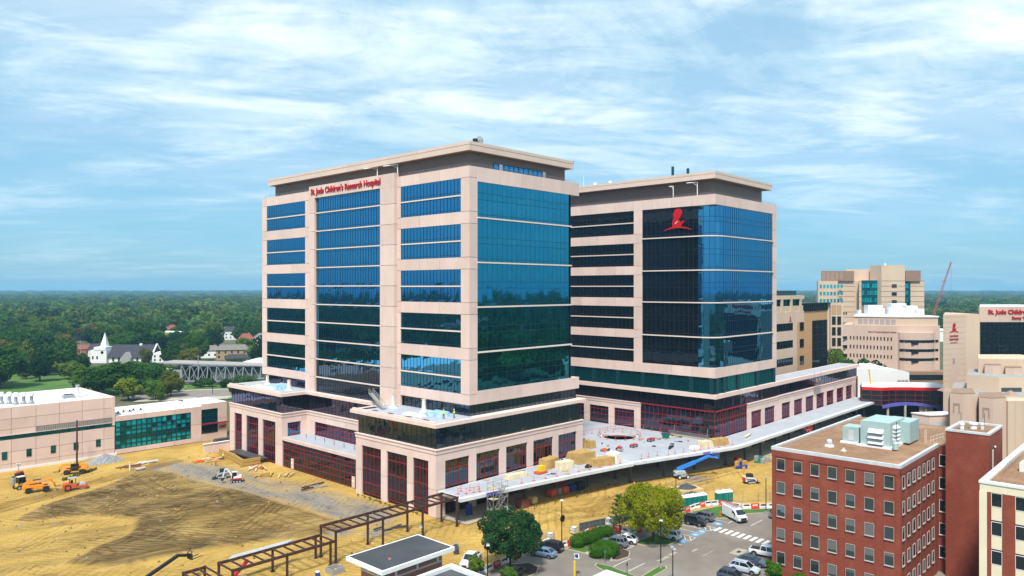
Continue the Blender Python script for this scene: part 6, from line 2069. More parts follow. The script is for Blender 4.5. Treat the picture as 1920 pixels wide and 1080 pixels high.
# the park and street trees one can tell apart: plan position (right, ahead), width, height, kind, label
named = [
 (-231, 338, 22, 20, 'leaf_dark', 'big dark tree at the left edge of the lawn'),
 (-228, 362, 12.5, 13, 'leaf_deep', 'round dark tree standing alone on the lawn'),
 (-241, 372, 8, 9, 'leaf_olive', 'small olive tree between the two dark lawn trees'),
 (-243, 400, 19, 17, 'leaf_dark', 'broad dark tree behind the lone lawn tree'),
 (-265, 425, 20, 19, 'leaf_deep', 'tall dark tree left of the church, behind the lawn'),
 (-270, 420, 11, 15, 'leaf_lime', 'tall bright yellow-green tree behind the lawn'),
 (-219, 372, 11, 9, 'leaf_mid', 'mid green tree at the right end of the lawn'),
 (-239, 388, 9, 7, 'leaf_lime', 'low bright shrub-like tree at the back of the lawn'),
 (-182, 322, 15, 11.5, 'leaf_mid', 'mid green tree at the left of the roadside clump'),
 (-174, 316, 16, 12.4, 'leaf_dark', 'dark tree in the middle of the roadside clump'),
 (-165, 318, 17, 13.6, 'leaf_dark', 'tallest dark tree of the roadside clump'),
 (-156, 320, 15, 12.6, 'leaf_dark', 'dark tree at the right of the roadside clump'),
 (-183, 340, 15, 10.5, 'leaf_dark', 'dark tree behind the left of the roadside clump'),
 (-172, 342, 16, 11, 'leaf_mid', 'mid green tree behind the roadside clump'),
 (-160, 340, 15, 11, 'leaf_dark', 'dark tree behind the right of the roadside clump'),
 (-196, 356, 11, 8.5, 'leaf_lime', 'yellow tree in front of the church tower'),
 (-154, 301, 11, 9, 'leaf_lime', 'bright lime tree just beyond the lower laboratory roof'),
 (-144, 303, 8, 8, 'leaf_mid', 'mid green tree right of the bright lime tree'),
 (-142, 312, 10, 10, 'leaf_olive', 'olive tree at the right end of the roadside clump'),
 (-147, 322, 8, 9, 'leaf_mid', 'small mid green tree behind the olive one'),
 (-215, 440, 8, 10, 'leaf_olive', 'thin olive tree against the church roof'),
 (-206, 448, 6, 8, 'leaf_olive', 'small olive tree at the right end of the church roof'),
 (-193, 440, 13, 13, 'leaf_olive', 'olive-yellow tree right of the church'),
 (-196, 462, 16, 17, 'leaf_dark', 'dark tree right of the olive-yellow church tree'),
 (-256, 520, 27, 22, 'leaf_dark', 'very wide dark dome of a tree behind the church'),
 (-213, 505, 8, 8, 'leaf_pink', 'pink flowering tree left of the long tan house'),
 (-158, 470, 16, 10, 'leaf_mid', 'round pale green tree right of the long tan house'),
 (-150, 462, 13, 9, 'leaf_mid', 'round tree at the right of the low dark-roofed house'),
 (-186, 520, 12, 10, 'leaf_mid', 'mid green tree behind the long tan house roof'),
 (-300, 470, 24, 19, 'leaf_dark', 'dark tree far left behind the lawn'),
 (-246, 350, 17, 14, 'leaf_mid', 'mid green tree behind the big dark tree at the left edge'),
 (-222, 382, 13, 12, 'leaf_dark', 'dark tree right of the lone lawn tree'),
 (-285, 445, 14, 14, 'leaf_mid', 'mid green tree at far left behind the big dark tree'),
]
for k, (r, d, w, h, kind, lab) in enumerate(named):
 x, y = W(r, d)
 pr_ = PROTO[kind]
 tree(lab, x, y, -0.25, pr_[k % len(pr_)], TRK[k % 2], rd_t.uniform(0, 6.28), (w / 10.4, w / 10.4, h / 11.2), 'trees around the lawn, road and church')
# young street trees
for k, (r, d, w, h, lab) in enumerate(((-140.5, 300, 3.4, 3.6, 'young round shrub at the kerb left of the road'), (-119, 318, 4, 5, 'thin young tree beside the road near the podium'), (-123, 343, 14, 5, 'dark shrub mass under the truss hall, right'), (-140, 341, 10, 4.2, 'dark shrub mass under the truss hall, left'), (-131, 342, 10, 3.6, 'dark shrub mass under the truss hall, middle'), (-110, 345, 8, 7, 'green bush at the right end of the truss hall'), (-159, 430, 10, 5, 'clipped dark hedge in front of the long tan house'))):
 x, y = W(r, d)
 tree(lab, x, y, -0.25, PROTO['leaf_dark' if w > 7 else 'leaf_mid'][k % 3], TRK[0], k, (w / 10.4, w / 10.4 * 0.6, h / 11.2), 'shrubs and young trees along the road', name='shrub', cat='shrub')
# trees by the tan tower
for k, (r, d, w, h, kind, lab) in enumerate(((133, 300, 12, 17, 'leaf_dark', 'dark tree at the foot of the tan office'), (141, 306, 13, 16, 'leaf_dark', 'dark tree in the gap before the research block'), (150, 312, 12, 14.5, 'leaf_deep', 'dark tree in front of the research block'), (157, 308, 8, 11, 'leaf_dark', 'small dark tree at the research block corner'), (137, 318, 12, 18, 'leaf_mid', 'mid green tree behind the dark ones by the tan office'))):
 x, y = W(r, d)
 tree(lab, x, y, -0.25, PROTO[kind][k % 3], TRK[0], k * 1.3, (w / 10.4, w / 10.4, h / 11.2), 'trees between the right-hand buildings')

# houses that must stay in view through the wood: (right, ahead, half width)
KEEP = [(-378, 650, 6), (-318, 700, 6), (-248, 660, 7), (-178, 478, 12), (-197, 490, 7), (-166, 452, 8), (-290, 512, 13), (-277, 500, 6), (-290, 640, 10), (-204, 575, 7), (-194, 580, 7), (-276, 715, 7), (-330, 900, 11), (-640, 1000, 16), (-235, 455, 25), (-136, 352, 34), (356, 640, 15)]

def blocked(r, d, cr):
 for (hr, hd, hw) in KEEP:
  if hd - 130 < d < hd + 12 and abs(r - hr * d / hd) < hw + cr * 0.6:
   return True
 return False

n_ind = 0
g_ = 15.5
for iy in range(24):
 d0 = 395 + iy * g_ * 0.95
 for ix in range(60):
  d = d0 + rd_t.uniform(-5, 5)
  r = -0.70 * 800 + ix * g_ + rd_t.uniform(-5, 5)
  if not (-0.70 * d < r < -0.325 * d) or d > 745 or n_ind >= 235:
   continue
  if blocked(r, d, 6) or rd_t.random() < 0.10:
   continue
  if d < 475 and -0.60 * d < r < -0.46 * d:
   continue
  if any(math.hypot(r - q[0], d - q[1]) < 0.42 * q[2] + 5 for q in named):
   continue
  kind = rd_t.choices(['leaf_dark', 'leaf_mid', 'leaf_olive', 'leaf_lime', 'leaf_deep'], [5, 3.2, 1.2, 0.5, 3])[0]
  w, h = rd_t.uniform(13, 20), rd_t.uniform(12, 18)
  x, y = W(r, d)
  uu = r / d
  zone = ('back rows' if d > 640 else 'middle rows' if d > 520 else 'front rows') + ', ' + ('far left' if uu < -0.60 else 'left of the spire' if uu < -0.555 else 'above the church' if uu < -0.47 else 'above the truss hall' if uu < -0.40 else 'beside the tower edge')
  tree('%s tree in the wood, %s' % (KINDW[kind], zone), x, y, -0.25, PROTO[kind][rd_t.randrange(3)], TRK[rd_t.randrange(2)], rd_t.uniform(0, 6.28), (w / 10.4, w / 10.4, h / 11.2), '%s trees in the wood, %s' % (KINDW[kind], zone))
  n_ind += 1

# ------------------------------------------------------------------ the far woods: one mass
far_col = [leaves_mesh('far_crown', crown_clumps(5.4, 4.0, 6.4, 14, 300 + k, -0.5, 0.3, 0.46), 520, 0.95, 310 + k, 'leaf_wood') for k in range(4)]
far_ob = []
hid = bpy.data.collections.new('crown_shapes')          # shapes the far wood is grown from, not linked to the scene
for k, me in enumerate(far_col):
 o = bpy.data.objects.new('far_crown_shape', me)
 hid.objects.link(o)
 far_ob.append(o)
pts, scl, rot = [], [], []
rg = np.random.default_rng(99)

def scatter(d0, d1, gap, a0, a1, s0, s1, hz):
 """ring sector round the look-out, angles from the view axis, right positive (degrees)"""
 area = math.pi * (d1 * d1 - d0 * d0) * (a1 - a0) / 360.0
 n = int(area / (gap * gap))
 d = np.sqrt(rg.uniform(d0 * d0, d1 * d1, n))
 a = np.radians(rg.uniform(a0, a1, n))
 r, f = d * np.sin(a), d * np.cos(a)
 for i in range(n):
  if f[i] > 0 and blocked(r[i], f[i], 6):
   continue
  x, y = W(r[i], f[i])
  if (-125 < x < 240 if abs(r[i]) < abs(f[i]) * 0.7 else -125 < x < 175) and -125 < y < 145:
   continue
  pts.append((x, y, -0.3))
  s = rg.uniform(s0, s1)
  scl.append((s, s, s * hz * rg.uniform(0.8, 1.15)))
  rot.append(rg.uniform(0, 6.28))

scatter(735, 1150, 19, -37, -15, 1.4, 2.3, 0.88)
scatter(1150, 2200, 27, -37, -15, 1.7, 2.8, 0.74)
scatter(560, 1150, 19, 17, 37, 1.4, 2.0, 0.92)
scatter(1150, 2200, 27, 17, 37, 1.7, 2.8, 0.74)
scatter(2200, 4200, 48, -38, 38, 2.6, 4.0, 0.46)
scatter(4200, 8600, 120, -38, 38, 6.0, 9.0, 0.24)
# the town to the sides and behind, seen in the glass only
scatter(170, 600, 17, -150, -37, 1.0, 1.7, 0.85)
scatter(170, 600, 17, 37, 150, 1.0, 1.7, 0.85)
scatter(600, 1200, 25, -150, -37, 1.4, 2.2, 0.8)
scatter(600, 1200, 25, 37, 150, 1.4, 2.2, 0.8)
scatter(1000, 3500, 90, -150, -38, 3.2, 5.0, 0.42)
scatter(1000, 3500, 90, 38, 150, 3.2, 5.0, 0.42)
me = bpy.data.meshes.new('far_wood')
me.from_pydata(pts, [], [])
at = me.attributes.new('tsc', 'FLOAT_VECTOR', 'POINT')
at.data.foreach_set('vector', np.array(scl, dtype=np.float32).ravel())
at = me.attributes.new('trz', 'FLOAT_VECTOR', 'POINT')
at.data.foreach_set('vector', np.array([(0, 0, q) for q in rot], dtype=np.float32).ravel())
at = me.attributes.new('tpk', 'INT', 'POINT')
at.data.foreach_set('value', rg.integers(0, 4, len(pts)).astype(np.int32))
wood = bpy.data.objects.new('far_wood', me)
COL.objects.link(wood)
props(wood, 'unbroken green wood stretching back to the horizon', None, None, 'stuff')
ng = bpy.data.node_groups.new('far_wood_growth', 'GeometryNodeTree')
ng.interface.new_socket('Geometry', in_out='INPUT', socket_type='NodeSocketGeometry')
ng.interface.new_socket('Geometry', in_out='OUTPUT', socket_type='NodeSocketGeometry')
gi, go = ng.nodes.new('NodeGroupInput'), ng.nodes.new('NodeGroupOutput')
iop = ng.nodes.new('GeometryNodeInstanceOnPoints')
ci = ng.nodes.new('GeometryNodeCollectionInfo')
ci.inputs['Collection'].default_value = hid
ci.inputs['Separate Children'].default_value = True
ci.inputs['Reset Children'].default_value = True
ng.links.new(gi.outputs[0], iop.inputs['Points'])
ng.links.new(ci.outputs[0], iop.inputs['Instance'])
iop.inputs['Pick Instance'].default_value = True
for nm, ty, sock in (('tsc', 'FLOAT_VECTOR', 'Scale'), ('trz', 'FLOAT_VECTOR', 'Rotation'), ('tpk', 'INT', 'Instance Index')):
 na = ng.nodes.new('GeometryNodeInputNamedAttribute')
 na.data_type = ty
 na.inputs['Name'].default_value = nm
 src = na.outputs['Attribute']
 if sock == 'Rotation':
  e2r = ng.nodes.new('FunctionNodeEulerToRotation')
  ng.links.new(src, e2r.inputs[0])
  src = e2r.outputs[0]
 ng.links.new(src, iop.inputs[sock])
ng.links.new(iop.outputs[0], go.inputs[0])
md = wood.modifiers.new('growth', 'NODES')
md.node_group = ng

# ------------------------------------------------------------------ foreground trees
def big_tree(label, x, y, w, h, base, mat, n, leaf, seed, nclump=42, trunk_r=0.22, low=-0.8):
 rx, rz_ = w / 2, (h - base) / 2
 zc = base + rz_
 cl = crown_clumps(rx * 0.98, rz_ * 0.98, zc, nclump, seed, low, 0.12, 0.25, 0.5, 0.98)
 t = thing('broadleaf_tree', label, 'tree', (x, y, 0.1))
 put('crown', leaves_mesh('crown', cl, n, leaf, seed + 1, mat), t)
 put('trunk', trunk_mesh(h * 0.8, trunk_r, seed, w * 0.28, 7), t)
 return t

big_tree('dark green round tree by the red and white barriers at the bottom', -10.0, -29.2, 10.8, 10.0, 1.7, 'leaf_deep', 24000, 0.15, 401, 90, 0.2)
big_tree('large yellow-green tree in the car park', 17.4, -38.4, 12.0, 10.6, 1.3, 'leaf_golden', 24000, 0.15, 411, 100, 0.24)
# leafy shrubs at the bottom edge
big_tree('light green shrub beside the pavilion at the bottom edge', -15.6, -27.0, 3.6, 3.4, 0.2, 'leaf_mid', 2600, 0.14, 421, 14, 0.06, -0.95)
big_tree('small light green shrub under the lamp at the bottom edge', -13.6, -32.4, 3.0, 2.6, 0.1, 'leaf_mid', 2000, 0.13, 423, 12, 0.06, -0.95)
big_tree('dark shrub at the left foot of the brick building', 14.6, -61.8, 3.6, 3.2, 0.1, 'leaf_hedge', 3000, 0.13, 425, 14, 0.06, -0.95)
big_tree('dark shrub under the second window column of the brick building', 13.6, -66.2, 3.4, 2.6, 0.1, 'leaf_hedge', 2600, 0.13, 427, 12, 0.06, -0.95)
for k, (x, y, lab) in enumerate(((100, -80, 'thin young tree right of the stair tower'), (103, -84, 'second young tree right of the stair tower'))):
 big_tree(lab, x, y, 4.5, 6.5, 1.0, 'leaf_olive', 1800, 0.2, 431 + k, 14, 0.08)
# sparse pointed tree beside the golden one
t = thing('young_conifer', 'sparse pointed young tree left of the yellow-green tree', 'tree', (17.0, -31.5, 0))
mb = MB()
mb.tube((0, 0, -0.1), (0, 0, 7.2), 0.12, 0.03, n=6)
rd_ = random.Random(8)
cl = []
for k in range(44):
 a, z = k * 2.4, 1.2 + 5.7 * (k / 44)
 ln = 2.3 * (1 - (z - 0.6) / 7.2) + 0.3
 q = (math.cos(a) * ln, math.sin(a) * ln, z + ln * 0.45)
 mb.tube((0, 0, z), q, 0.035, 0.012, n=4)
 for s in (0.4, 0.6, 0.8, 1.0):
  cl.append((q[0] * s, q[1] * s, z + (q[2] - z) * s, 0.22))
mb.build('trunk', 'bark', t, local=True)
put('crown', leaves_mesh('crown', cl, 3800, 0.10, 9, 'leaf_mid', center=(0, 0, 3)), t)

def hedge(label, clumps, seed, n, x, y):
 t = thing('hedge', label, 'hedge', (x, y, 0.1))
 put('foliage', leaves_mesh('foliage', clumps, n, 0.085, seed, 'leaf_hedge', 0.9), t)
 mb = MB()
 for (cx, cy, cz, r) in clumps:
  mb.lathe([(r * 0.4, -r * 0.7), (r * 0.7, -r * 0.4), (r * 0.78, 0), (r * 0.62, r * 0.42), (r * 0.25, r * 0.65)], 10, (cx, cy, cz))
 mb.build('inner_growth', 'leaf_hedge', t, local=True, smooth=True)
 return t

hedge('long clipped hedge behind the parked grey SUV', [(-4.2 + 1.0 * k, 0.25 * math.sin(k * 1.3) - 0.05 * k, 0.95, 1.3 + 0.12 * math.cos(k * 2.1)) for k in range(9)], 51, 13000, 10.0, -30.4)
hedge('rounded two-lobed hedge in front of the parked grey SUV', [(0, 0, 1.1, 1.6), (-1.2, 0.8, 1.0, 1.45), (1.1, -0.4, 1.1, 1.5), (0.4, 0.8, 1.2, 1.45), (-0.4, -0.8, 0.95, 1.4)], 53, 11000, 5.4, -36.6)
weeds = []
rdw = random.Random(61)
for k in range(26):
 weeds.append((-40.2 + 0.34 * k + rdw.uniform(-.3, .3), 85.6 + 0.23 * k + rdw.uniform(-.5, .5), 0.2, rdw.uniform(0.25, 0.5)))
for k in range(30):
 weeds.append((-0.9 + rdw.uniform(-.5, .4), 3 + 0.75 * k, 0.05, rdw.uniform(0.12, 0.3)))
for k in range(40):
 weeds.append((10 + 0.9 * k + rdw.uniform(-.5, .4), -9.2 - 0.05 * k + rdw.uniform(-1.2, .8), 0.3, rdw.uniform(0.1, 0.28)))
o = put('weeds', leaves_mesh('weeds', weeds, 3000, 0.12, 62, 'leaf_olive', center=(0, 0, -50)))
props(o, 'scattered weeds along the site tracks and slab edges', None, None, 'stuff')

# lawn, road and paths on the left
def wpoly(name, rdpts, z, mat, label):
 return poly_sheet(name, [W(r, d) for r, d in rdpts], z, mat, label=label)

wpoly('lawn', [(-300, 330), (-195, 300), (-150, 318), (-150, 330), (-190, 420), (-300, 430)], -0.10, 'lawn', 'bright lawn between the trees left of the road')
wpoly('lawn', [(-250, 455), (-190, 455), (-190, 480), (-250, 500)], -0.10, 'lawn', 'grass around the church')
wpoly('verge', [(-160, 325), (-104, 340), (-104, 352), (-160, 348)], -0.09, 'lawn', 'grass verge below the truss hall')
wpoly('road', [(-154, 303), (-104, 317), (-104, 339), (-152, 326), (-170, 332), (-172, 328)], -0.04, 'road_grey', 'pale brown street behind the low laboratory')
wpoly('pavement', [(-154, 326), (-104, 339), (-104, 341.5), (-156, 328.5)], -0.03, 'concrete', 'pavement along the far side of the street')
wpoly('pavement', [(-150, 296), (-104, 308), (-104, 317), (-150, 304)], -0.02, 'concrete', 'pale pavement on the near side of the street')
wpoly('verge', [(-116, 303), (-104, 306), (-104, 312), (-116, 309)], -0.005, 'lawn', 'small green verge near the podium')
wpoly('parking_apron', [(-215, 395), (-190, 385), (-160, 400), (-170, 425), (-205, 425)], -0.08, 'concrete', 'pale forecourt in front of the church')

# ------------------------------------------------------------------ air
hz = bpy.data.materials.new('haze')
MATS['haze'] = hz
hz.use_nodes = True
hz.node_tree.nodes.clear()
ho = hz.node_tree.nodes.new('ShaderNodeOutputMaterial')
pv = hz.node_tree.nodes.new('ShaderNodeVolumePrincipled')
pv.inputs['Color'].default_value = (0.36, 0.72, 1.0, 1)
pv.inputs['Density'].default_value = 0.00013
pv.inputs['Anisotropy'].default_value = 0.0
hz.node_tree.links.new(pv.outputs[0], ho.inputs['Volume'])
hb = MB().box(-9100, 9100, -9100, 9100, -1.4, 84).build('haze', 'haze')
props(hb, 'thin blue haze over the land', None, None, 'stuff')
# ================================================================== vehicles and machines
def paint(name, c, rough=0.28, metal=0.0, coat=0.6):
 pm(name, c, tuple(q * 0.93 for q in c), scale=0.8, rough=rough, metal=metal, coat=coat, coord='OBJ')

for nm_, c_ in (('paint_blue', (0.14, 0.22, 0.34)), ('paint_black', (0.012, 0.013, 0.018)), ('paint_grey', (0.11, 0.12, 0.14)), ('paint_white', (0.78, 0.78, 0.78)), ('paint_silver', (0.46, 0.50, 0.56)), ('paint_navy', (0.05, 0.065, 0.095)), ('paint_slate', (0.15, 0.17, 0.20))):
 paint(nm_, c_)
paint('mach_orange', (0.86, 0.30, 0.012), 0.45)
paint('mach_red', (0.62, 0.075, 0.02), 0.45)
paint('mach_crimson', (0.50, 0.012, 0.015), 0.45)
paint('mach_blue', (0.015, 0.22, 0.75), 0.45)
paint('mach_grey', (0.42, 0.44, 0.46), 0.45)
paint('mach_white', (0.74, 0.74, 0.72), 0.45)
paint('mach_yellow', (0.72, 0.42, 0.05), 0.5)
pm('rubber', (0.016, 0.016, 0.017), (0.03, 0.027, 0.024), scale=4, rough=0.9, coord='OBJ')
pm('rim', (0.36, 0.37, 0.38), rough=0.35, metal=0.8)
pm('plastic_black', (0.018, 0.018, 0.02), rough=0.6)
pm('tail_red', (0.42, 0.01, 0.012), rough=0.3)
pm('head_clear', (0.66, 0.68, 0.70), rough=0.15)
glass_mat('car_glass', (0.34, 0.40, 0.46), (0.008, 0.010, 0.012), f0=0.18, wob=0.0)

def loft(rings, caps=True):
 """rings: equal-length point loops"""
 mb = MB()
 n = len(rings[0])
 vs = [p for r in rings for p in r]
 fs = [(k * n + i, k * n + (i + 1) % n, (k + 1) * n + (i + 1) % n, (k + 1) * n + i) for k in range(len(rings) - 1) for i in range(n)]
 if caps:
  fs += [tuple(range(n - 1, -1, -1)), tuple((len(rings) - 1) * n + i for i in range(n))]
 return mb.add(vs, fs)

def side_prism(poly, w, inset=0.08, y0=0.0):
 """side outline (x, z) turned into a body w wide with softened edges"""
 cx = sum(p[0] for p in poly) / len(poly)
 cz = sum(p[1] for p in poly) / len(poly)
 def sh(k):
  out = []
  for x, z in poly:
   d = max(0.3, math.hypot(x - cx, z - cz))
   out.append((x - (x - cx) / d * k, z - (z - cz) / d * k))
  return out
 rings = []
 for y, k in ((-w / 2, inset), (-w / 2 + inset, 0), (w / 2 - inset, 0), (w / 2, inset)):
  rings.append([(x, y0 + y, z) for x, z in sh(k)])
 return loft(rings)

def wheel(parent, x, y, z, r, w, rim='rim', n=16):
 t = MB().lathe([(r * 0.62, -w / 2), (r * 0.95, -w / 2), (r, -w * 0.3), (r, w * 0.3), (r * 0.95, w / 2), (r * 0.62, w / 2)], n, (x, y, z), axis='Y').build('wheel', 'rubber', parent, local=True)
 MB().lathe([(r * 0.2, -w / 2 - 0.02), (r * 0.6, -w / 2 - 0.005), (r * 0.6, w / 2 + 0.005), (r * 0.2, w / 2 + 0.02)], 10, (x, y, z), axis='Y').build('rim', rim, t, local=True)
 return t

def make_car(label, kind, body, loc, rz, group='cars in the car park'):
 """car along local +X (front), built from lofted rings"""
 x, y = loc
 t = thing({'pickup': 'pickup_truck', 'suv': 'parked_car', 'jeep': 'parked_car'}.get(kind, 'parked_car'), label, 'car' if kind != 'pickup' else 'pickup', (x, y, 0.03), 0, group)
 ORG[t.name] = None
 t.rotation_euler = (0, 0, rz)
 if kind == 'sedan':
  st = [(-2.36, 0.70, 0.42, 0.78), (-2.28, 0.84, 0.30, 0.98), (-1.6, 0.91, 0.22, 1.02), (-0.4, 0.92, 0.22, 0.98), (0.95, 0.92, 0.22, 0.95), (1.7, 0.89, 0.22, 0.84), (2.2, 0.80, 0.26, 0.72), (2.36, 0.62, 0.34, 0.58)]
  gb, gt = (-1.95, 1.15), (-1.15, 0.20)
  zb, zt, wb, wt = 0.93, 1.44, 0.82, 0.60
 elif kind == 'hatch':
  st = [(-2.02, 0.74, 0.42, 0.85), (-1.95, 0.84, 0.30, 1.05), (-1.3, 0.89, 0.22, 1.06), (0.8, 0.9, 0.22, 1.0), (1.45, 0.87, 0.22, 0.92), (1.9, 0.78, 0.28, 0.78), (2.02, 0.6, 0.36, 0.6)]
  gb, gt = (-1.85, 1.1), (-1.4, 0.2)
  zb, zt, wb, wt = 1.0, 1.6, 0.82, 0.64
 elif kind == 'jeep':
  st = [(-2.1, 0.80, 0.5, 1.2), (-2.05, 0.86, 0.45, 1.22), (0.5, 0.87, 0.42, 1.2), (0.9, 0.86, 0.42, 1.16), (1.9, 0.76, 0.45, 1.1), (2.0, 0.7, 0.55, 0.95)]
  gb, gt = (-2.03, 0.72), (-1.98, 0.35)
  zb, zt, wb, wt = 1.18, 1.82, 0.82, 0.76
 elif kind == 'pickup':
  st = [(-2.9, 0.9, 0.5, 1.12), (-2.82, 0.96, 0.42, 1.16), (-0.7, 0.97, 0.38, 1.16), (1.1, 0.97, 0.38, 1.16), (1.5, 0.96, 0.38, 1.14), (2.6, 0.92, 0.42, 1.05), (2.85, 0.8, 0.5, 0.9)]
  gb, gt = (-1.05, 1.35), (-0.9, 0.75)
  zb, zt, wb, wt = 1.12, 1.86, 0.9, 0.72
 else:
  st = [(-2.36, 0.78, 0.48, 0.95), (-2.28, 0.90, 0.36, 1.12), (-1.6, 0.95, 0.28, 1.14), (0.9, 0.96, 0.28, 1.08), (1.6, 0.93, 0.28, 1.02), (2.2, 0.84, 0.34, 0.9), (2.36, 0.66, 0.42, 0.7)]
  gb, gt = (-2.2, 1.2), (-1.75, 0.35)
  zb, zt, wb, wt = 1.05, 1.68, 0.86, 0.68
 rings = [[(q, -w * 0.86, z0), (q, w * 0.86, z0), (q, w * 0.98, z0 + 0.12), (q, w, z0 + (z1 - z0) * 0.6), (q, w * 0.93, z1 - 0.05), (q, w * 0.78, z1), (q, -w * 0.78, z1), (q, -w * 0.93, z1 - 0.05), (q, -w, z0 + (z1 - z0) * 0.6), (q, -w * 0.98, z0 + 0.12)] for q, w, z0, z1 in st]
 bo = loft(rings).build('body', body, t, local=True, smooth=False)
 gm = MB()
 g_b = [(gb[0], -wb * 0.93), (gb[1], -wb * 0.9), (gb[1], wb * 0.9), (gb[0], wb * 0.93)]
 g_t = [(gt[0], -wt * 0.95), (gt[1], -wt * 0.93), (gt[1], wt * 0.93), (gt[0], wt * 0.95)]
 gm.prism(g_b, zb, zt, top=g_t)
 gm.build('cabin_glass', 'car_glass', t, local=True)
 rf = MB().prism([(gt[0] - 0.06, -wt), (gt[1] + 0.02, -wt * 0.97), (gt[1] + 0.02, wt * 0.97), (gt[0] - 0.06, wt)], zt - 0.02, zt + 0.05, top=[(gt[0] + 0.06, -wt * 0.85), (gt[1] - 0.1, -wt * 0.85), (gt[1] - 0.1, wt * 0.85), (gt[0] + 0.06, wt * 0.85)])
 rf.build('roof_panel', body, t, local=True)
 pm_ = MB()
 for s in (-1, 1):
  pm_.bar((gb[1], s * wb * 0.9, zb), (gt[1], s * wt * 0.94, zt), 0.08, 0.07)
  pm_.bar((gb[0], s * wb * 0.93, zb), (gt[0], s * wt * 0.95, zt), 0.16 if kind != 'jeep' else 0.1, 0.09)
  mx_ = (gb[0] + gb[1]) / 2 - 0.1
  mt_ = (gt[0] + gt[1]) / 2
  pm_.bar((mx_, s * wb * 0.93, zb), (mt_, s * wt * 0.96, zt), 0.09, 0.05)
  if kind in ('suv', 'jeep', 'hatch'):
   pm_.bar((gb[0] + 0.75, s * wb * 0.93, zb), (gt[0] + 0.62, s * wt * 0.96, zt), 0.1, 0.05)
 pm_.build('window_pillar', body, t, local=True)
 L2 = st[-1][0]
 fr, rr = L2 - 0.95, st[0][0] + 0.9
 r_ = {'sedan': 0.33, 'hatch': 0.32, 'suv': 0.37, 'jeep': 0.41, 'pickup': 0.42}[kind]
 for (wx, s) in ((fr, -1), (fr, 1), (rr, -1), (rr, 1)):
  wy = s * (max(q[1] for q in st) - 0.11)
  wheel(t, wx, wy, r_ - 0.01, r_, 0.22)
  MB().lathe([(r_ * 0.5, -0.01), (r_ + 0.09, -0.01), (r_ + 0.09, 0.01), (r_ * 0.5, 0.01)], 14, (wx, s * (max(q[1] for q in st) - 0.004), r_ + 0.03), axis='Y').build('wheel_arch', 'plastic_black', t, local=True)
 zf, zr_ = st[-2][3] - 0.12, st[1][3] - 0.2
 for s in (-1, 1):
  MB().box(L2 - 0.22, L2 - 0.04, s * 0.46, s * 0.72, zf - 0.12, zf + 0.02).build('headlight', 'head_clear', t, local=True)
  MB().box(st[0][0] - 0.005, st[0][0] + 0.14, s * 0.52, s * 0.80, zr_ - 0.14, zr_ + 0.06).build('taillight', 'tail_red', t, local=True)
  MB().box(gb[1] - 0.25, gb[1] - 0.08, s * (wb + 0.06), s * (wb + 0.22), zb + 0.02, zb + 0.16).build('wing_mirror', body, t, local=True)
 MB().box(L2 - 0.1, L2 + 0.02, -0.42, 0.42, st[-1][2] + 0.04, st[-1][2] + 0.26).build('grille', 'plastic_black', t, local=True)
 MB().box(st[0][0] - 0.02, st[0][0] + 0.05, -0.26, 0.26, 0.62, 0.74).build('number_plate', 'mach_white', t, local=True)
 if kind == 'pickup':
  MB().box(-2.72, -1.15, -0.8, 0.8, 1.10, 1.175).build('load_bed', 'plastic_black', t, local=True)
 if kind in ('suv', 'jeep'):
  m = MB()
  for s in (-1, 1):
   m.bar((gt[0] + 0.1, s * wt * 0.82, zt + 0.09), (gt[1] - 0.2, s * wt * 0.82, zt + 0.09), 0.04, 0.04)
  m.build('roof_rail', 'plastic_black', t, local=True)
 if kind == 'jeep':
  wheel(t, -2.2, 0.0, 1.0, 0.38, 0.2).rotation_euler = (0, 0, 0)
  MB().box(0.45, 0.95, -0.82, 0.82, 1.05, 1.2).build('cowl', 'plastic_black', t, local=True)
 return t

N, S = R(90), R(-90)
make_car('slate blue sedan parked nose-in by the dark round tree', 'sedan', 'paint_blue', (-1.6, -28.9), R(104))
make_car('black SUV parked beside the slate blue sedan', 'suv', 'paint_black', (1.3, -28.0), R(102))
make_car('grey SUV parked behind the rounded hedge', 'suv', 'paint_slate', (10.6, -34.8), R(106))
make_car('white sedan parked beside the grey SUV behind the hedge', 'sedan', 'paint_white', (13.6, -35.0), R(104))
make_car('white hatchback parked in the shade of the yellow-green tree', 'hatch', 'paint_white', (20.7, -39.8), R(96))
make_car('black boxy off-roader with flat roof in the disabled row', 'jeep', 'paint_black', (30.6, -39.4), R(-82))
make_car('dark grey SUV at the right end of the disabled row', 'suv', 'paint_grey', (34.4, -38.7), R(94))
make_car('black SUV at the bottom edge of the front row', 'suv', 'paint_navy', (10.2, -57.2), R(-84))
make_car('silver SUV in the front row by the brick building', 'suv', 'paint_silver', (14.8, -56.9), R(-84))
make_car('dark blue sedan between the silver SUV and the white car', 'sedan', 'paint_navy', (18.6, -56.4), R(-82))
make_car('white pickup half hidden by the brick building', 'pickup', 'paint_white', (23.8, -56.6), R(-80))
make_car('slate car cut off by the brick building near the fence', 'suv', 'paint_slate', (45.6, -49.6), R(-60))
make_car('white pickup parked on the earth beside the dark round tree', 'pickup', 'paint_white', (-12.4, -22.6), R(205))
make_car('black sedan under the lower edge of the dark round tree', 'sedan', 'paint_black', (-11.8, -31.6), R(190))

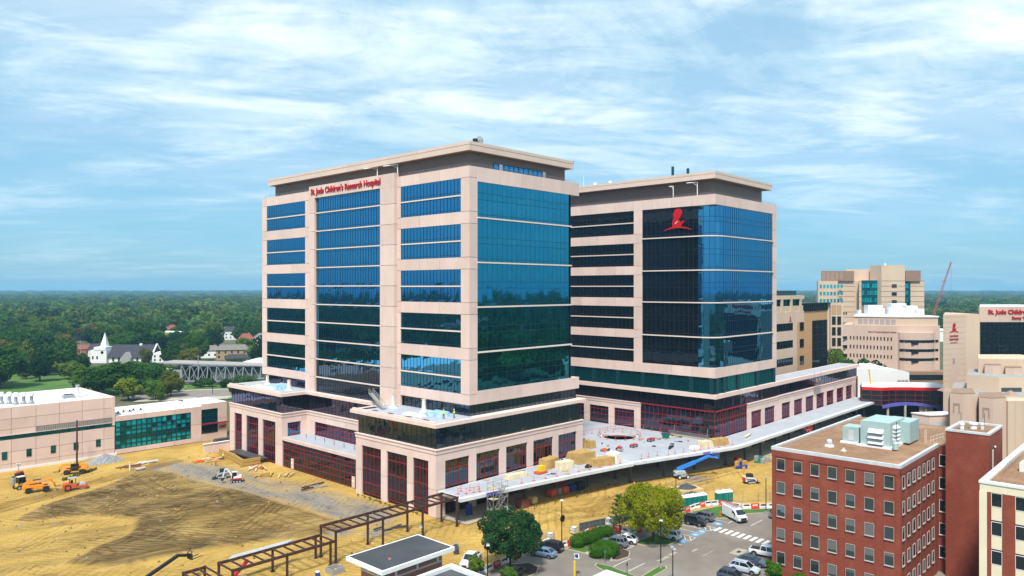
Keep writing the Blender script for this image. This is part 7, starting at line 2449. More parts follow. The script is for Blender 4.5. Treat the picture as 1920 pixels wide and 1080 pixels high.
# white van
V = thing('delivery_van', 'white high-roof van with ladder rack by the grass strip', 'van', (38.9, -43.2, 0.03))
ORG[V.name] = None
V.rotation_euler = (0, 0, R(-118))
side_prism([(-2.9, 0.4), (2.75, 0.4), (2.85, 0.75), (2.7, 1.15), (1.9, 1.45), (1.15, 2.2), (0.6, 2.5), (-2.75, 2.5), (-2.9, 2.3)], 2.0, 0.16).build('body', 'paint_white', V, local=True)
m_ = MB()
m_.add([(1.98, -0.82, 1.48), (1.98, 0.82, 1.48), (1.25, 0.74, 2.2), (1.25, -0.74, 2.2)], [(0, 1, 2, 3)])
wsh = m_.build('windscreen', 'car_glass', V, local=True)
wsh.location = (0.06, 0, 0.05)
for s in (-1, 1):
 m_ = MB()
 q = [(0.5, s * 1.005, 1.5), (1.6, s * 1.005, 1.5), (1.1, s * 1.005, 2.0), (0.5, s * 1.005, 2.05)]
 m_.add(q, [(0, 1, 2, 3)] if s < 0 else [(3, 2, 1, 0)])
 m_.build('side_window', 'car_glass', V, local=True)
 MB().box(2.55, 2.8, s * 0.62, s * 0.9, 0.95, 1.2).build('headlight', 'head_clear', V, local=True)
 MB().box(1.45, 1.62, s * 1.02, s * 1.25, 1.4, 1.75).build('wing_mirror', 'plastic_black', V, local=True)
 MB().box(-2.93, -2.86, s * 0.78, s * 0.95, 1.1, 1.7).build('taillight', 'tail_red', V, local=True)
 for wx in (1.9, -1.75):
  wheel(V, wx, s * 0.88, 0.35, 0.36, 0.24)
MB().box(2.72, 2.92, -0.6, 0.6, 0.62, 1.05).build('grille', 'plastic_black', V, local=True)
MB().box(-2.9, 2.8, -1.0, 1.0, 0.34, 0.52).build('sill_trim', 'plastic_black', V, local=True)
m_ = MB()
for s in (-0.75, 0.75):
 m_.bar((-2.6, s, 2.68), (1.0, s, 2.68), 0.05, 0.05)
for k in range(5):
 m_.bar((-2.5 + 0.8 * k, -0.8, 2.64), (-2.5 + 0.8 * k, 0.8, 2.64), 0.05, 0.05)
 m_.bar((-2.5 + 0.8 * k, -0.75, 2.45), (-2.5 + 0.8 * k, -0.75, 2.64), 0.05, 0.05)
 m_.bar((-2.5 + 0.8 * k, 0.75, 2.45), (-2.5 + 0.8 * k, 0.75, 2.64), 0.05, 0.05)
m_.build('roof_rack', 'galv', V, local=True)
m_ = MB()
for s in (-0.35, 0.05):
 m_.bar((-2.7, s, 2.78), (1.2, s, 2.78), 0.06, 0.08)
for k in range(9):
 m_.bar((-2.5 + 0.42 * k, -0.35, 2.78), (-2.5 + 0.42 * k, 0.05, 2.78), 0.04, 0.04)
m_.build('ladder', 'mach_red', V, local=True)

def machine(name, label, cat, x, y, rz, group='construction machines on the site'):
 t = thing(name, label, cat, (x, y, zg(x, y)), 0, group)
 ORG[t.name] = None
 t.rotation_euler = (0, 0, rz)
 return t

def cab(t, x0, x1, y0, y1, z0, z1, frame='plastic_black', roof='plastic_black'):
 MB().prism([(x0 + 0.04, y0 + 0.04), (x1 - 0.04, y0 + 0.04), (x1 - 0.04, y1 - 0.04), (x0 + 0.04, y1 - 0.04)], z0, z1 - 0.02, top=[(x0 + 0.08, y0 + 0.08), (x1 - 0.2, y0 + 0.08), (x1 - 0.2, y1 - 0.08), (x0 + 0.08, y1 - 0.08)]).build('cab_glass', 'car_glass', t, local=True)
 m = MB()
 for (a, b, c, d) in ((x0, y0, x0 + 0.05, y0 + 0.05), (x1, y0, x1 - 0.17, y0 + 0.05), (x1, y1, x1 - 0.17, y1 - 0.05), (x0, y1, x0 + 0.05, y1 - 0.05)):
  m.bar((a, b, z0), (c, d, z1), 0.1, 0.1)
 m.build('cab_frame', frame, t, local=True)
 MB().box(x0 - 0.03, x1 - 0.08, y0 - 0.03, y1 + 0.03, z1 - 0.02, z1 + 0.09).build('cab_roof', roof, t, local=True)

def track_unit(t, y, L_, h, w, zc=0.0):
 n = 16
 prof = []
 for k in range(n):
  a = 2 * math.pi * k / n
  prof.append((math.copysign(L_ / 2 - h / 2, math.cos(a)) + h / 2 * math.cos(a), zc + h / 2 + h / 2 * math.sin(a)))
 side_prism(prof, w, 0.03, y).build('crawler_track', 'rubber', t, local=True)
 m = MB()
 for k in range(4):
  m.lathe([(h * 0.3, -w * 0.52), (h * 0.3, w * 0.52)], 10, (-L_ / 2 + h / 2 + (L_ - h) * k / 3, y, zc + h / 2), axis='Y')
 m.build('track_roller', 'mach_grey', t, local=True)

def telehandler(label, x, y, rz, boom_up=0.0, col='mach_orange', ext=0.0):
 t = machine('telehandler', label, 'telehandler', x, y, rz)
 side_prism([(-2.6, 0.75), (2.3, 0.7), (2.4, 1.05), (0.8, 1.15), (-1.2, 1.25), (-1.5, 1.7), (-2.75, 1.7), (-2.85, 1.0)], 1.3, 0.1).build('chassis', col, t, local=True)
 for (wx, s) in ((1.65, -1), (1.65, 1), (-1.65, -1), (-1.65, 1)):
  wheel(t, wx, s * 0.98, 0.62, 0.64, 0.44, 'plastic_black')
  m = MB()
  m.box(wx - 0.72, wx + 0.72, s * 0.78, s * 1.2, 1.28, 1.36)
  m.build('mudguard', col, t, local=True)
 cab(t, -0.75, 0.85, 0.12, 1.0, 1.0, 2.45, 'plastic_black', 'plastic_black')
 MB().box(-1.2, 1.0, -1.05, -0.35, 0.9, 1.7).build('engine_cover', col, t, local=True)
 b0, b1 = Vector((-2.3, -0.12, 2.1)), Vector((2.6 + ext, -0.12, 2.0 + boom_up))
 MB().bar(b0, b1, 0.42, 0.5).build('boom', col, t, local=True)
 MB().bar(b0 + (b1 - b0) * 0.35 + Vector((0, -0.225, 0.05)), b0 + (b1 - b0) * 0.8 + Vector((0, -0.225, 0.05)), 0.02, 0.2).build('boom_stripe', 'mach_grey', t, local=True)
 MB().bar(b0 + Vector((0.2, 0, -0.9)), b0 + Vector((0, 0, 0.1)), 0.6, 0.6).build('boom_mount', col, t, local=True)
 e = b1
 m = MB().bar(e, e + Vector((0.65, 0, -1.3)), 0.3, 0.4)
 m.build('boom_head', col, t, local=True)
 m = MB().bar(e + Vector((0.7, -0.62, -1.35)), e + Vector((0.7, 0.62, -1.35)), 0.12, 0.5)
 for s in (-0.45, 0.45):
  m.bar(e + Vector((0.75, s, -1.6)), e + Vector((2.0, s, -1.6)), 0.14, 0.07)
  m.bar(e + Vector((0.72, s, -0.7)), e + Vector((0.72, s, -1.6)), 0.1, 0.08)
 m.build('fork', 'plastic_black', t, local=True)
 MB().bar((-0.4, -0.12, 1.2), b0 + (b1 - b0) * 0.55 + Vector((0, 0, -0.2)), 0.14, 0.14).build('lift_cylinder', 'mach_grey', t, local=True)
 return t

telehandler('orange telehandler facing left near the grey gravel heap', -36.4, 90.6, R(152), 0.3)
telehandler('orange telehandler on the open earth left of the red roller', -47.6, 78.4, R(-12), 0.35)

# roller
t = machine('road_roller', 'red road roller with smooth drum and grey canopy', 'roller', -41.2, 75.0, R(-14))
MB().lathe([(0.2, -1.0), (0.72, -1.0), (0.75, -0.95), (0.75, 0.95), (0.72, 1.0), (0.2, 1.0)], 20, (1.55, 0, 0.74), axis='Y').build('drum', 'mach_grey', t, local=True)
m_ = MB()
for s in (-1.14, 1.14):
 m_.bar((0.5, s, 0.75), (2.5, s, 0.75), 0.16, 0.5)
m_.bar((2.45, -1.2, 0.8), (2.45, 1.2, 0.8), 0.2, 0.45)
m_.build('drum_frame', 'mach_red', t, local=True)
side_prism([(-2.3, 0.6), (0.4, 0.6), (0.5, 1.1), (-0.2, 1.2), (-0.4, 1.5), (-2.2, 1.55), (-2.4, 1.2)], 1.7, 0.12).build('body', 'mach_red', t, local=True)
for s in (-1, 1):
 wheel(t, -1.3, s * 0.85, 0.66, 0.68, 0.45, 'mach_red')
m_ = MB()
for (a, b) in ((-1.0, -0.65), (-1.0, 0.65), (0.2, -0.65), (0.2, 0.65)):
 m_.bar((a, b, 1.3), (a, b, 2.6), 0.09, 0.09)
m_.build('canopy_post', 'plastic_black', t, local=True)
MB().box(-1.3, 0.5, -0.8, 0.8, 2.6, 2.7).build('canopy_roof', 'mach_grey', t, local=True)
MB().box(-0.8, -0.3, -0.3, 0.3, 1.5, 2.1).build('seat', 'plastic_black', t, local=True)

# small white and red excavator
t = machine('mini_excavator', 'small white and red excavator on the gravel track', 'excavator', -13.7, 54.4, R(150))
for s in (-0.8, 0.8):
 track_unit(t, s, 2.5, 0.6, 0.42)
MB().box(-0.5, 0.5, -0.7, 0.7, 0.3, 0.65).build('undercarriage', 'plastic_black', t, local=True)
side_prism([(-1.35, 0.72), (0.7, 0.72), (0.7, 1.0), (-1.45, 1.05)], 1.7, 0.08).build('lower_body', 'mach_crimson', t, local=True)
side_prism([(-1.4, 1.05), (0.6, 1.0), (0.5, 1.45), (-0.3, 1.6), (-1.25, 1.65)], 1.66, 0.12).build('upper_body', 'mach_white', t, local=True)
cab(t, -0.35, 0.95, 0.0, 0.8, 1.05, 2.45, 'mach_white', 'mach_white')
MB().bar((0.7, -0.25, 1.1), (1.7, -0.25, 3.0), 0.24, 0.32).bar((1.7, -0.25, 3.0), (2.4, -0.25, 3.15), 0.24, 0.3).build('boom', 'mach_white', t, local=True)
MB().bar((2.35, -0.25, 3.2), (2.9, -0.25, 1.2), 0.2, 0.26).build('dipper_arm', 'mach_white', t, local=True)
side_prism([(2.7, 1.2), (3.2, 1.1), (3.3, 0.6), (2.8, 0.4), (2.55, 0.8)], 0.6, 0.04, -0.25).build('bucket', 'plastic_black', t, local=True)
MB().bar((-1.75, -0.95, 0.45), (-1.75, 0.95, 0.45), 0.1, 0.45).build('dozer_blade', 'plastic_black', t, local=True)

def skid_steer(label, x, y, rz, col, col2):
 t = machine('track_loader', label, 'loader', x, y, rz)
 for s in (-0.75, 0.75):
  track_unit(t, s, 2.2, 0.75, 0.38)
 side_prism([(-1.45, 0.5), (0.9, 0.5), (0.9, 0.9), (0.2, 1.1), (-1.5, 1.5)], 1.15, 0.08).build('body', col, t, local=True)
 MB().box(-1.6, -1.3, -0.55, 0.55, 0.6, 1.45).build('rear_door', col2, t, local=True)
 cab(t, -0.65, 0.65, -0.5, 0.5, 0.95, 2.1, 'plastic_black', 'plastic_black')
 for s in (-0.78, 0.78):
  MB().bar((-1.35, s, 1.5), (0.7, s, 1.25), 0.14, 0.3).bar((0.7, s, 1.3), (1.45, s, 0.5), 0.13, 0.26).build('lift_arm', col, t, local=True)
 side_prism([(1.4, 0.08), (2.3, 0.05), (2.2, 0.2), (1.6, 0.3), (1.5, 0.8), (1.35, 0.8)], 1.9, 0.02).build('bucket', 'plastic_black', t, local=True)
 return t

skid_steer('grey and white track loader beside the small excavator', -14.0, 60.4, R(150), 'mach_grey', 'mach_crimson')
skid_steer('white and red track loader on the sand by the brick building', 66.0, -33.4, R(-30), 'mach_white', 'mach_crimson')

# blue boom lift
t = machine('boom_lift', 'boom lift with grey base and raised blue boom under the canopy edge', 'boom lift', 60.2, -19.2, R(-34))
MB().box(-1.3, 1.3, -0.9, 0.9, 0.55, 0.95).build('chassis', 'mach_grey', t, local=True)
for (wx, s) in ((1.05, -1), (1.05, 1), (-1.05, -1), (-1.05, 1)):
 wheel(t, wx, s * 0.95, 0.48, 0.48, 0.36, 'mach_white')
side_prism([(-1.9, 1.05), (0.7, 1.05), (0.8, 1.5), (0.5, 1.95), (-1.5, 2.0), (-2.0, 1.6)], 1.9, 0.18).build('turret', 'mach_grey', t, local=True)
b0, b1, b2 = Vector((-1.3, 0, 2.15)), Vector((3.4, 0, 3.7)), Vector((7.2, 0, 5.0))
MB().bar(b0, b1, 0.6, 0.8).build('boom', 'mach_blue', t, local=True)
MB().bar(b1 - (b1 - b0) * 0.05, b2, 0.45, 0.55).build('boom_extension', 'mach_blue', t, local=True)
MB().bar(b0 + (b1 - b0) * 0.5 + Vector((0, -0.26, 0)), b0 + (b1 - b0) * 0.95 + Vector((0, -0.26, 0)), 0.02, 0.22).build('boom_stripe', 'mach_white', t, local=True)
MB().bar((-0.2, 0, 1.9), b0 + (b1 - b0) * 0.4, 0.18, 0.18).build('lift_cylinder', 'mach_grey', t, local=True)
MB().bar(b2, b2 + Vector((0.9, 0, -0.35)), 0.3, 0.35).build('jib', 'mach_blue', t, local=True)
m_ = MB()
p = b2 + Vector((1.2, 0, -0.5))
for dx in (0, 0.8):
 for dy in (-0.9, 0.9):
  m_.bar(p + Vector((dx, dy, 0)), p + Vector((dx, dy, 1.1)), 0.06, 0.06)
for z in (0.0, 0.55, 1.1):
 for a, b in (((0, -0.9), (0.8, -0.9)), ((0.8, -0.9), (0.8, 0.9)), ((0.8, 0.9), (0, 0.9)), ((0, 0.9), (0, -0.9))):
  m_.bar(p + Vector((*a, z)), p + Vector((*b, z)), 0.05, 0.05)
m_.box(p.x, p.x + 0.8, p.y - 0.9, p.y + 0.9, p.z - 0.05, p.z)
m_.build('platform', 'mach_blue', t, local=True)

# bulldozer with pale cab, far left
t = machine('bulldozer', 'low bulldozer with pale roofed black cab at the far left', 'bulldozer', -49.2, 83.8, R(10))
for s in (-0.9, 0.9):
 track_unit(t, s, 2.9, 0.9, 0.5)
side_prism([(-1.2, 0.6), (1.5, 0.6), (1.5, 1.2), (0.3, 1.3), (-1.2, 1.3)], 1.2, 0.1).build('body', 'mach_yellow', t, local=True)
cab(t, -0.9, 0.6, -0.6, 0.6, 1.2, 2.7, 'plastic_black', 'mach_white')
MB().bar((2.2, -1.5, 0.5), (2.2, 1.5, 0.5), 0.15, 0.9).build('blade', 'plastic_black', t, local=True)
for s in (-1.2, 1.2):
 MB().bar((0.2, s, 0.5), (2.2, s, 0.45), 0.14, 0.2).build('push_arm', 'mach_yellow', t, local=True)

# mobile light tower
t = machine('light_tower', 'small red trailer light tower by the laboratory wall', 'light tower', -46.6, 96.4, R(20))
side_prism([(-0.9, 0.4), (0.9, 0.4), (0.9, 1.0), (0.4, 1.25), (-0.9, 1.1)], 1.0, 0.08).build('housing', 'plastic_black', t, local=True)
MB().box(-0.6, 0.7, -0.45, 0.45, 1.1, 1.5).build('cover', 'mach_red', t, local=True)
for s in (-0.6, 0.6):
 wheel(t, 0, s, 0.3, 0.3, 0.2)
MB().tube((-0.2, 0, 1.3), (-0.2, 0, 3.2), 0.07, n=6).build('mast', 'galv', t, local=True)
for k, (dx, dz) in enumerate(((-0.55, 2.9), (0.15, 2.9), (-0.55, 3.3), (0.15, 3.3))):
 MB().lathe([(0.08, 0), (0.22, 0.12), (0.22, 0.16)], 10, (dx, -0.1, dz), axis='Y').build('lamp_head', 'mach_white', t, local=True)
MB().bar((-0.8, 0, 3.1), (0.4, 0, 3.1), 0.05, 0.05).build('cross_bar', 'galv', t, local=True)

# black telehandler boom and red-white lifter at the bottom left
t = machine('telehandler', 'black telehandler boom with forks rising at the bottom edge', 'telehandler', -53.0, 3.4, R(8))
side_prism([(-2.6, 0.75), (2.3, 0.7), (2.4, 1.05), (-1.2, 1.25), (-1.5, 1.7), (-2.75, 1.7)], 1.3, 0.1).build('chassis', 'plastic_black', t, local=True)
for (wx, s) in ((1.65, -1), (1.65, 1), (-1.65, -1), (-1.65, 1)):
 wheel(t, wx, s * 0.98, 0.62, 0.64, 0.44)
MB().bar((-2.2, 0, 2.0), (4.6, 0, 4.4), 0.4, 0.45).build('boom', 'plastic_black', t, local=True)
MB().bar((4.5, 0, 4.45), (6.6, 0, 3.9), 0.34, 0.4).build('boom_head', 'plastic_black', t, local=True)
m_ = MB().bar((6.6, -0.7, 3.7), (6.6, 0.7, 3.7), 0.1, 0.9)
for s in (-0.5, 0.5):
 m_.bar((6.6, s, 3.3), (8.4, s, 3.45), 0.14, 0.08)
m_.bar((6.6, -0.6, 4.1), (6.7, 0, 4.9), 0.08, 0.08).bar((6.6, 0.6, 4.1), (6.7, 0, 4.9), 0.08, 0.08)
m_.build('fork', 'plastic_black', t, local=True)
t = machine('forklift', 'red and white lifter under the steel frame', 'forklift', -42.6, -3.9, R(25))
side_prism([(-1.4, 0.4), (1.2, 0.4), (1.2, 1.2), (0.6, 1.5), (-1.3, 1.7), (-1.5, 1.2)], 1.6, 0.12).build('body', 'mach_white', t, local=True)
MB().box(-0.25, 0.25, -0.83, 0.83, 0.5, 1.62).build('stripe', 'mach_crimson', t, local=True)
for (wx, s) in ((0.9, -1), (0.9, 1), (-0.9, -1), (-0.9, 1)):
 wheel(t, wx, s * 0.72, 0.42, 0.42, 0.3, 'mach_white')
MB().bar((-1.1, 0.2, 1.9), (2.2, 0.2, 3.2), 0.4, 0.45).build('boom', 'mach_crimson', t, local=True)
m_ = MB()
for k in range(3):
 m_.box(-1.52, -1.45, -0.5 + 0.36 * k, -0.22 + 0.36 * k, 0.8, 1.3)
m_.build('vent', 'mach_grey', t, local=True)

# scissor lift near the wing canopy
t = thing('scissor_lift', 'raised scissor lift with red platform beside the wing canopy', 'scissor lift', (116, -27.4, 0.05))
ORG[t.name] = None
MB().box(-1.2, 1.2, -0.5, 0.5, 0.25, 0.8).build('base', 'mach_grey', t, local=True)
m_ = MB()
for k in range(4):
 z0 = 0.8 + 0.95 * k
 for s in (-0.4, 0.4):
  m_.bar((-0.9, s, z0), (0.9, s, z0 + 0.95), 0.07, 0.09)
  m_.bar((0.9, s, z0), (-0.9, s, z0 + 0.95), 0.07, 0.09)
m_.build('scissor_arm', 'mach_white', t, local=True)
m_ = MB().box(-1.2, 1.2, -0.5, 0.5, 4.6, 4.75)
for z in (5.2, 5.75):
 for a, b in (((-1.2, -0.5), (1.2, -0.5)), ((1.2, -0.5), (1.2, 0.5)), ((1.2, 0.5), (-1.2, 0.5)), ((-1.2, 0.5), (-1.2, -0.5))):
  m_.bar((*a, z), (*b, z), 0.06, 0.06)
for a in ((-1.2, -0.5), (1.2, -0.5), (1.2, 0.5), (-1.2, 0.5)):
 m_.bar((*a, 4.7), (*a, 5.75), 0.06, 0.06)
m_.build('platform', 'mach_crimson', t, local=True)
for (wx, s) in ((0.8, -1), (0.8, 1), (-0.8, -1), (-0.8, 1)):
 wheel(t, wx, s * 0.5, 0.25, 0.25, 0.2)
# ================================================================== site furniture and small things
pm('barrier_red', (0.66, 0.035, 0.012), (0.56, 0.03, 0.012), scale=1.5, rough=0.6)
pm('barrier_white', (0.72, 0.71, 0.68), (0.60, 0.58, 0.55), scale=1.5, rough=0.6)
pm('toilet_green', (0.005, 0.22, 0.18), (0.004, 0.17, 0.145), scale=1.0, rough=0.55)
pm('toilet_roof', (0.78, 0.78, 0.77), rough=0.5)
pm('steel_rust', (0.085, 0.034, 0.026), (0.055, 0.024, 0.02), scale=1.5, rough=0.75, metal=0.2)
pm('timber', (0.55, 0.34, 0.09), (0.44, 0.26, 0.065), scale=2, rough=0.9, stretch=(1, 1, 4))
pm('timber_pale', (0.62, 0.45, 0.22), (0.52, 0.36, 0.16), scale=2, rough=0.9)
pm('tarp_tan', (0.47, 0.30, 0.10), (0.36, 0.22, 0.07), scale=0.8, rough=0.75, bump=0.6, bscale=2)
pm('tarp_cream', (0.66, 0.56, 0.38), (0.56, 0.47, 0.31), scale=0.8, rough=0.8, bump=0.6, bscale=2)
pm('tarp_dark', (0.045, 0.045, 0.05), (0.07, 0.068, 0.07), scale=0.6, rough=0.6, bump=0.8, bscale=1.5)
pm('tarp_white', (0.76, 0.72, 0.66), (0.66, 0.60, 0.53), scale=0.8, rough=0.8, bump=0.5, bscale=2)
pm('safety_orange', (0.74, 0.10, 0.02), rough=0.6)
pm('rail_red', (0.62, 0.09, 0.06), rough=0.6)
pm('gravel_grey', (0.30, 0.30, 0.30), (0.21, 0.21, 0.215), scale=1.5, rough=0.95, detail=9, bump=0.6, bscale=4)
pm('clod_brown', (0.16, 0.10, 0.04), rough=1.0)
pm('clod_ochre', (0.44, 0.27, 0.075), rough=1.0)
pm('box_rust', (0.22, 0.08, 0.045), (0.17, 0.06, 0.035), scale=2, rough=0.8)
pm('bin_blue', (0.02, 0.05, 0.28), rough=0.6)
pm('lamp_black', (0.014, 0.014, 0.017), rough=0.5, metal=0.3)
pm('yellow_post', (0.75, 0.50, 0.02), rough=0.5)
pm('solar', (0.015, 0.025, 0.09), rough=0.2)
pm('mesh_dark', (0.06, 0.065, 0.075), rough=0.8)
pm('hi_vis', (0.55, 0.75, 0.03), rough=0.8)
pm('orange_vest', (0.80, 0.14, 0.02), rough=0.8)
pm('trousers', (0.05, 0.06, 0.085), rough=0.9)
pm('skin', (0.42, 0.25, 0.17), rough=0.7)
pm('cover_blue', (0.16, 0.36, 0.50), (0.42, 0.55, 0.62), scale=0.7, rough=0.6, bump=0.6, bscale=2)

def share(src, label, loc, rz=0.0, group=None, mats=None):
 c = copy_tree(src, None, mats)
 c.location = loc
 c.rotation_euler = (0, 0, rz)
 props(c, label, None, group)
 return c

# ------------------------------------------------------------------ water-filled barriers
def barrier(mat):
 t = thing('traffic_barrier', 'x', 'barrier', (0, 0, 0))
 ORG[t.name] = None
 m = MB()
 prof = [(-0.30, 0.0), (0.30, 0.0), (0.27, 0.28), (0.14, 0.46), (0.11, 0.98), (-0.11, 0.98), (-0.14, 0.46), (-0.27, 0.28)]
 rings = [[(x, y, z) for y, z in prof] for x in (-0.93, -0.9, 0.9, 0.93)]
 rings = [[(r[0][0], p[1] * (0.9 if abs(r[0][0]) > 0.92 else 1), p[2]) for p in r] for r in rings]
 loft(rings).build('shell', mat, t, local=True)
 for s in (-1, 1):
  MB().box(-0.55, 0.55, s * 0.135, s * 0.15, 0.55, 0.85).build('recess', 'barrier_white' if mat == 'barrier_red' else 'mesh_dark', t, local=True)
 MB().box(0.93, 1.0, -0.08, 0.08, 0.1, 0.9).build('hinge', mat, t, local=True)
 return t

proto_b = {m: barrier(m) for m in ('barrier_red', 'barrier_white')}
used_b = {m: False for m in proto_b}
RUNS = [('in the run beside the dark round tree', [(-17.0, -27.2), (-9.6, -26.6), (-2.5, -25.9), (3.6, -25.6)]),
  ('around the lamp post at the grass triangle', [(3.6, -25.6), (3.0, -28.6), (7.0, -28.9)]),
  ('behind the long hedge', [(7.0, -28.9), (12.6, -27.6), (18.2, -29.2)]),
  ('left of the yellow-green tree', [(18.2, -29.2), (17.4, -33.5), (22.5, -33.8), (36.0, -33.8)]),
  ('in front of the portable toilets', [(36.0, -33.8), (40.0, -33.9), (43.0, -34.5), (45.6, -36.0), (46.3, -38.6), (46.6, -41.0), (50.5, -44.6), (56.0, -49.5)])]
bi = 0
for where, pl in RUNS:
 seg = []
 for a, b in zip(pl, pl[1:]):
  L_ = math.hypot(b[0] - a[0], b[1] - a[1])
  n = max(1, round(L_ / 1.95))
  for k in range(n):
   seg.append((a[0] + (b[0] - a[0]) * (k + 0.5) / n, a[1] + (b[1] - a[1]) * (k + 0.5) / n, math.atan2(b[1] - a[1], b[0] - a[0])))
 for k, (x, y, a) in enumerate(seg):
  mt = 'barrier_red' if bi % 3 == 0 else 'barrier_white'
  if where.startswith('behind') or where.startswith('around'):
   mt = 'barrier_red' if bi % 2 == 0 else 'barrier_white'
  bi += 1
  lab = '%s plastic traffic barrier %s' % ('red' if mt == 'barrier_red' else 'white', where)
  gp = '%s barriers %s' % ('red' if mt == 'barrier_red' else 'white', where)
  if not used_b[mt]:
   o = proto_b[mt]
   used_b[mt] = True
   o.location, o.rotation_euler = (x, y, 0.03), (0, 0, a)
   props(o, lab, None, gp)
  else:
   share(proto_b[mt], lab, (x, y, 0.03), a, gp)

# ------------------------------------------------------------------ site fence behind the barriers
for lab, pl in (('thin wire site fence left of the long hedge', [(-14, -24.6), (-4, -23.6), (6, -24.0)]), ('dark screened site fence behind the long hedge', [(12.5, -25.6), (19.5, -27.6), (26, -29)]), ('thin wire site fence right of the portable toilets', [(48.5, -36.8), (54, -41), (62, -48)])):
 t = thing('site_fence', lab, 'fence', (pl[0][0], pl[0][1], 0))
 dark = 'dark' in lab
 for a, b in zip(pl, pl[1:]):
  L_ = math.hypot(b[0] - a[0], b[1] - a[1])
  n = max(1, int(L_ / 2.4))
  for k in range(n + 1):
   x, y = a[0] + (b[0] - a[0]) * k / n, a[1] + (b[1] - a[1]) * k / n
   MB().tube((x, y, -0.1), (x, y, 1.9), 0.04, n=5).build('post', 'galv', t)
  m = MB()
  nn = int(L_ / 0.3)
  for k in range(nn):
   x, y = a[0] + (b[0] - a[0]) * k / nn, a[1] + (b[1] - a[1]) * k / nn
   m.tube((x, y, 0.1), (x, y, 1.8), 0.012, n=3, cap=False)
  for z in (0.1, 0.95, 1.8):
   m.tube((a[0], a[1], z), (b[0], b[1], z), 0.02, n=4)
  m.build('wire_mesh', 'galv', t, kind='stuff')
  if dark:
   m = MB()
   m.add([(a[0], a[1], 0.1), (b[0], b[1], 0.1), (b[0], b[1], 1.6), (a[0], a[1], 1.6), (a[0] + 0.03, a[1] + 0.03, 0.1), (b[0] + 0.03, b[1] + 0.03, 0.1), (b[0] + 0.03, b[1] + 0.03, 1.6), (a[0] + 0.03, a[1] + 0.03, 1.6)], [(0, 1, 2, 3), (7, 6, 5, 4), (3, 2, 6, 7)])
   m.build('screen', 'mesh_dark', t)

# ------------------------------------------------------------------ portable toilets
def toilet(label, x, y, rz):
 t = thing('portable_toilet', label, 'toilet', (x, y, 0.0), 0, 'portable toilets by the fence')
 ORG[t.name] = None
 t.rotation_euler = (0, 0, rz)
 MB().box(-0.56, 0.56, -0.56, 0.56, 0.1, 2.0).build('cabin', 'toilet_green', t, local=True)
 MB().prism([(-0.62, -0.62), (0.62, -0.62), (0.62, 0.62), (-0.62, 0.62)], 2.0, 2.4, top=[(-0.42, -0.5), (0.42, -0.5), (0.42, 0.5), (-0.42, 0.5)]).build('roof', 'toilet_roof', t, local=True)
 d = MB().box(-0.4, 0.4, -0.6, -0.56, 0.2, 1.9).build('door', 'toilet_green', t, local=True)
 MB().box(0.26, 0.34, -0.63, -0.6, 1.0, 1.15).build('handle', 'plastic_black', d, local=True)
 MB().box(-0.6, 0.6, -0.6, 0.6, 0.0, 0.1).build('skid', 'plastic_black', t, local=True)
 m = MB()
 for k in range(4):
  m.box(-0.58 + 0.36 * k, -0.5 + 0.36 * k, -0.585, 0.585, 0.2, 1.95)
 m.build('rib', 'toilet_green', t, local=True)
 MB().tube((0.3, 0.3, 2.2), (0.3, 0.3, 2.6), 0.05, n=6).build('vent_pipe', 'toilet_roof', t, local=True)

for k, (x, y) in enumerate(((39.3, -31.6), (40.5, -32.1), (41.7, -32.6), (42.9, -33.1), (44.1, -33.6))):
 toilet(('leftmost', 'second', 'middle', 'fourth', 'rightmost')[k] + ' of the five joined green portable toilets', x, y, R(-22))
for k, (x, y) in enumerate(((47.7, -35.2), (48.9, -35.8), (50.0, -36.4))):
 toilet(('left', 'middle', 'right')[k] + ' one of the three green toilets nearer the brick building', x, y, R(-26))

# ------------------------------------------------------------------ lamp posts
def lamp(label, x, y, h, heads=2, rz=0.0, base=True):
 t = thing('lamp_post', label, 'lamp', (x, y, 0.03), 0, 'car park lamp posts')
 ORG[t.name] = None
 t.rotation_euler = (0, 0, rz)
 MB().tube((0, 0, 0), (0, 0, h), 0.095, 0.075, n=8).build('pole', 'lamp_black', t, local=True)
 if base:
  MB().tube((0, 0, 0), (0, 0, 0.75), 0.28, n=12).build('base', 'conc_grey', t, local=True)
 for s in ([-1, 1] if heads == 2 else [1]):
  a = MB().bar((0, 0, h - 0.1), (s * 0.45, 0, h - 0.05), 0.08, 0.08).build('arm', 'lamp_black', t, local=True)
  m = MB().prism([(s * 0.45 - 0.32, -0.28), (s * 0.45 + 0.32, -0.28), (s * 0.45 + 0.32, 0.28), (s * 0.45 - 0.32, 0.28)], h - 0.12, h + 0.1, top=[(s * 0.45 - 0.2, -0.2), (s * 0.45 + 0.2, -0.2), (s * 0.45 + 0.2, 0.2), (s * 0.45 - 0.2, 0.2)])
  hd = m.build('lamp_head', 'galv', t, local=True)
 return t

lamp('tall lamp post at the grass triangle by the hedges', 3.0, -29.2, 8.4, 1, 0.6)
lamp('tall lamp post on the L-shaped grass island', 7.1, -46.3, 7.6, 1, 0.4)
lamp('twin-headed lamp post nearest the camera, cut by the bottom edge', 2.4, -51.3, 5.7, 2, 0.9)
lamp('twin-headed lamp post by the annex, in front of the dark tree', -15.7, -29.8, 5.8, 2, 0.9)
lamp('lamp post rising behind the yellow-green tree', 31.0, -34.9, 8.6, 1, 0.9)
lamp('lamp post at the end of the grass strip near the brick building', 46.0, -46.3, 7.4, 1, 0.2)
lamp('lamp post top hidden in the dark round tree', -8.0, -26.6, 9.0, 2, 0.9, False)
lamp('small lamp post beyond the pavilion roof', -14.6, -13.4, 4.6, 1, 2.4, False)
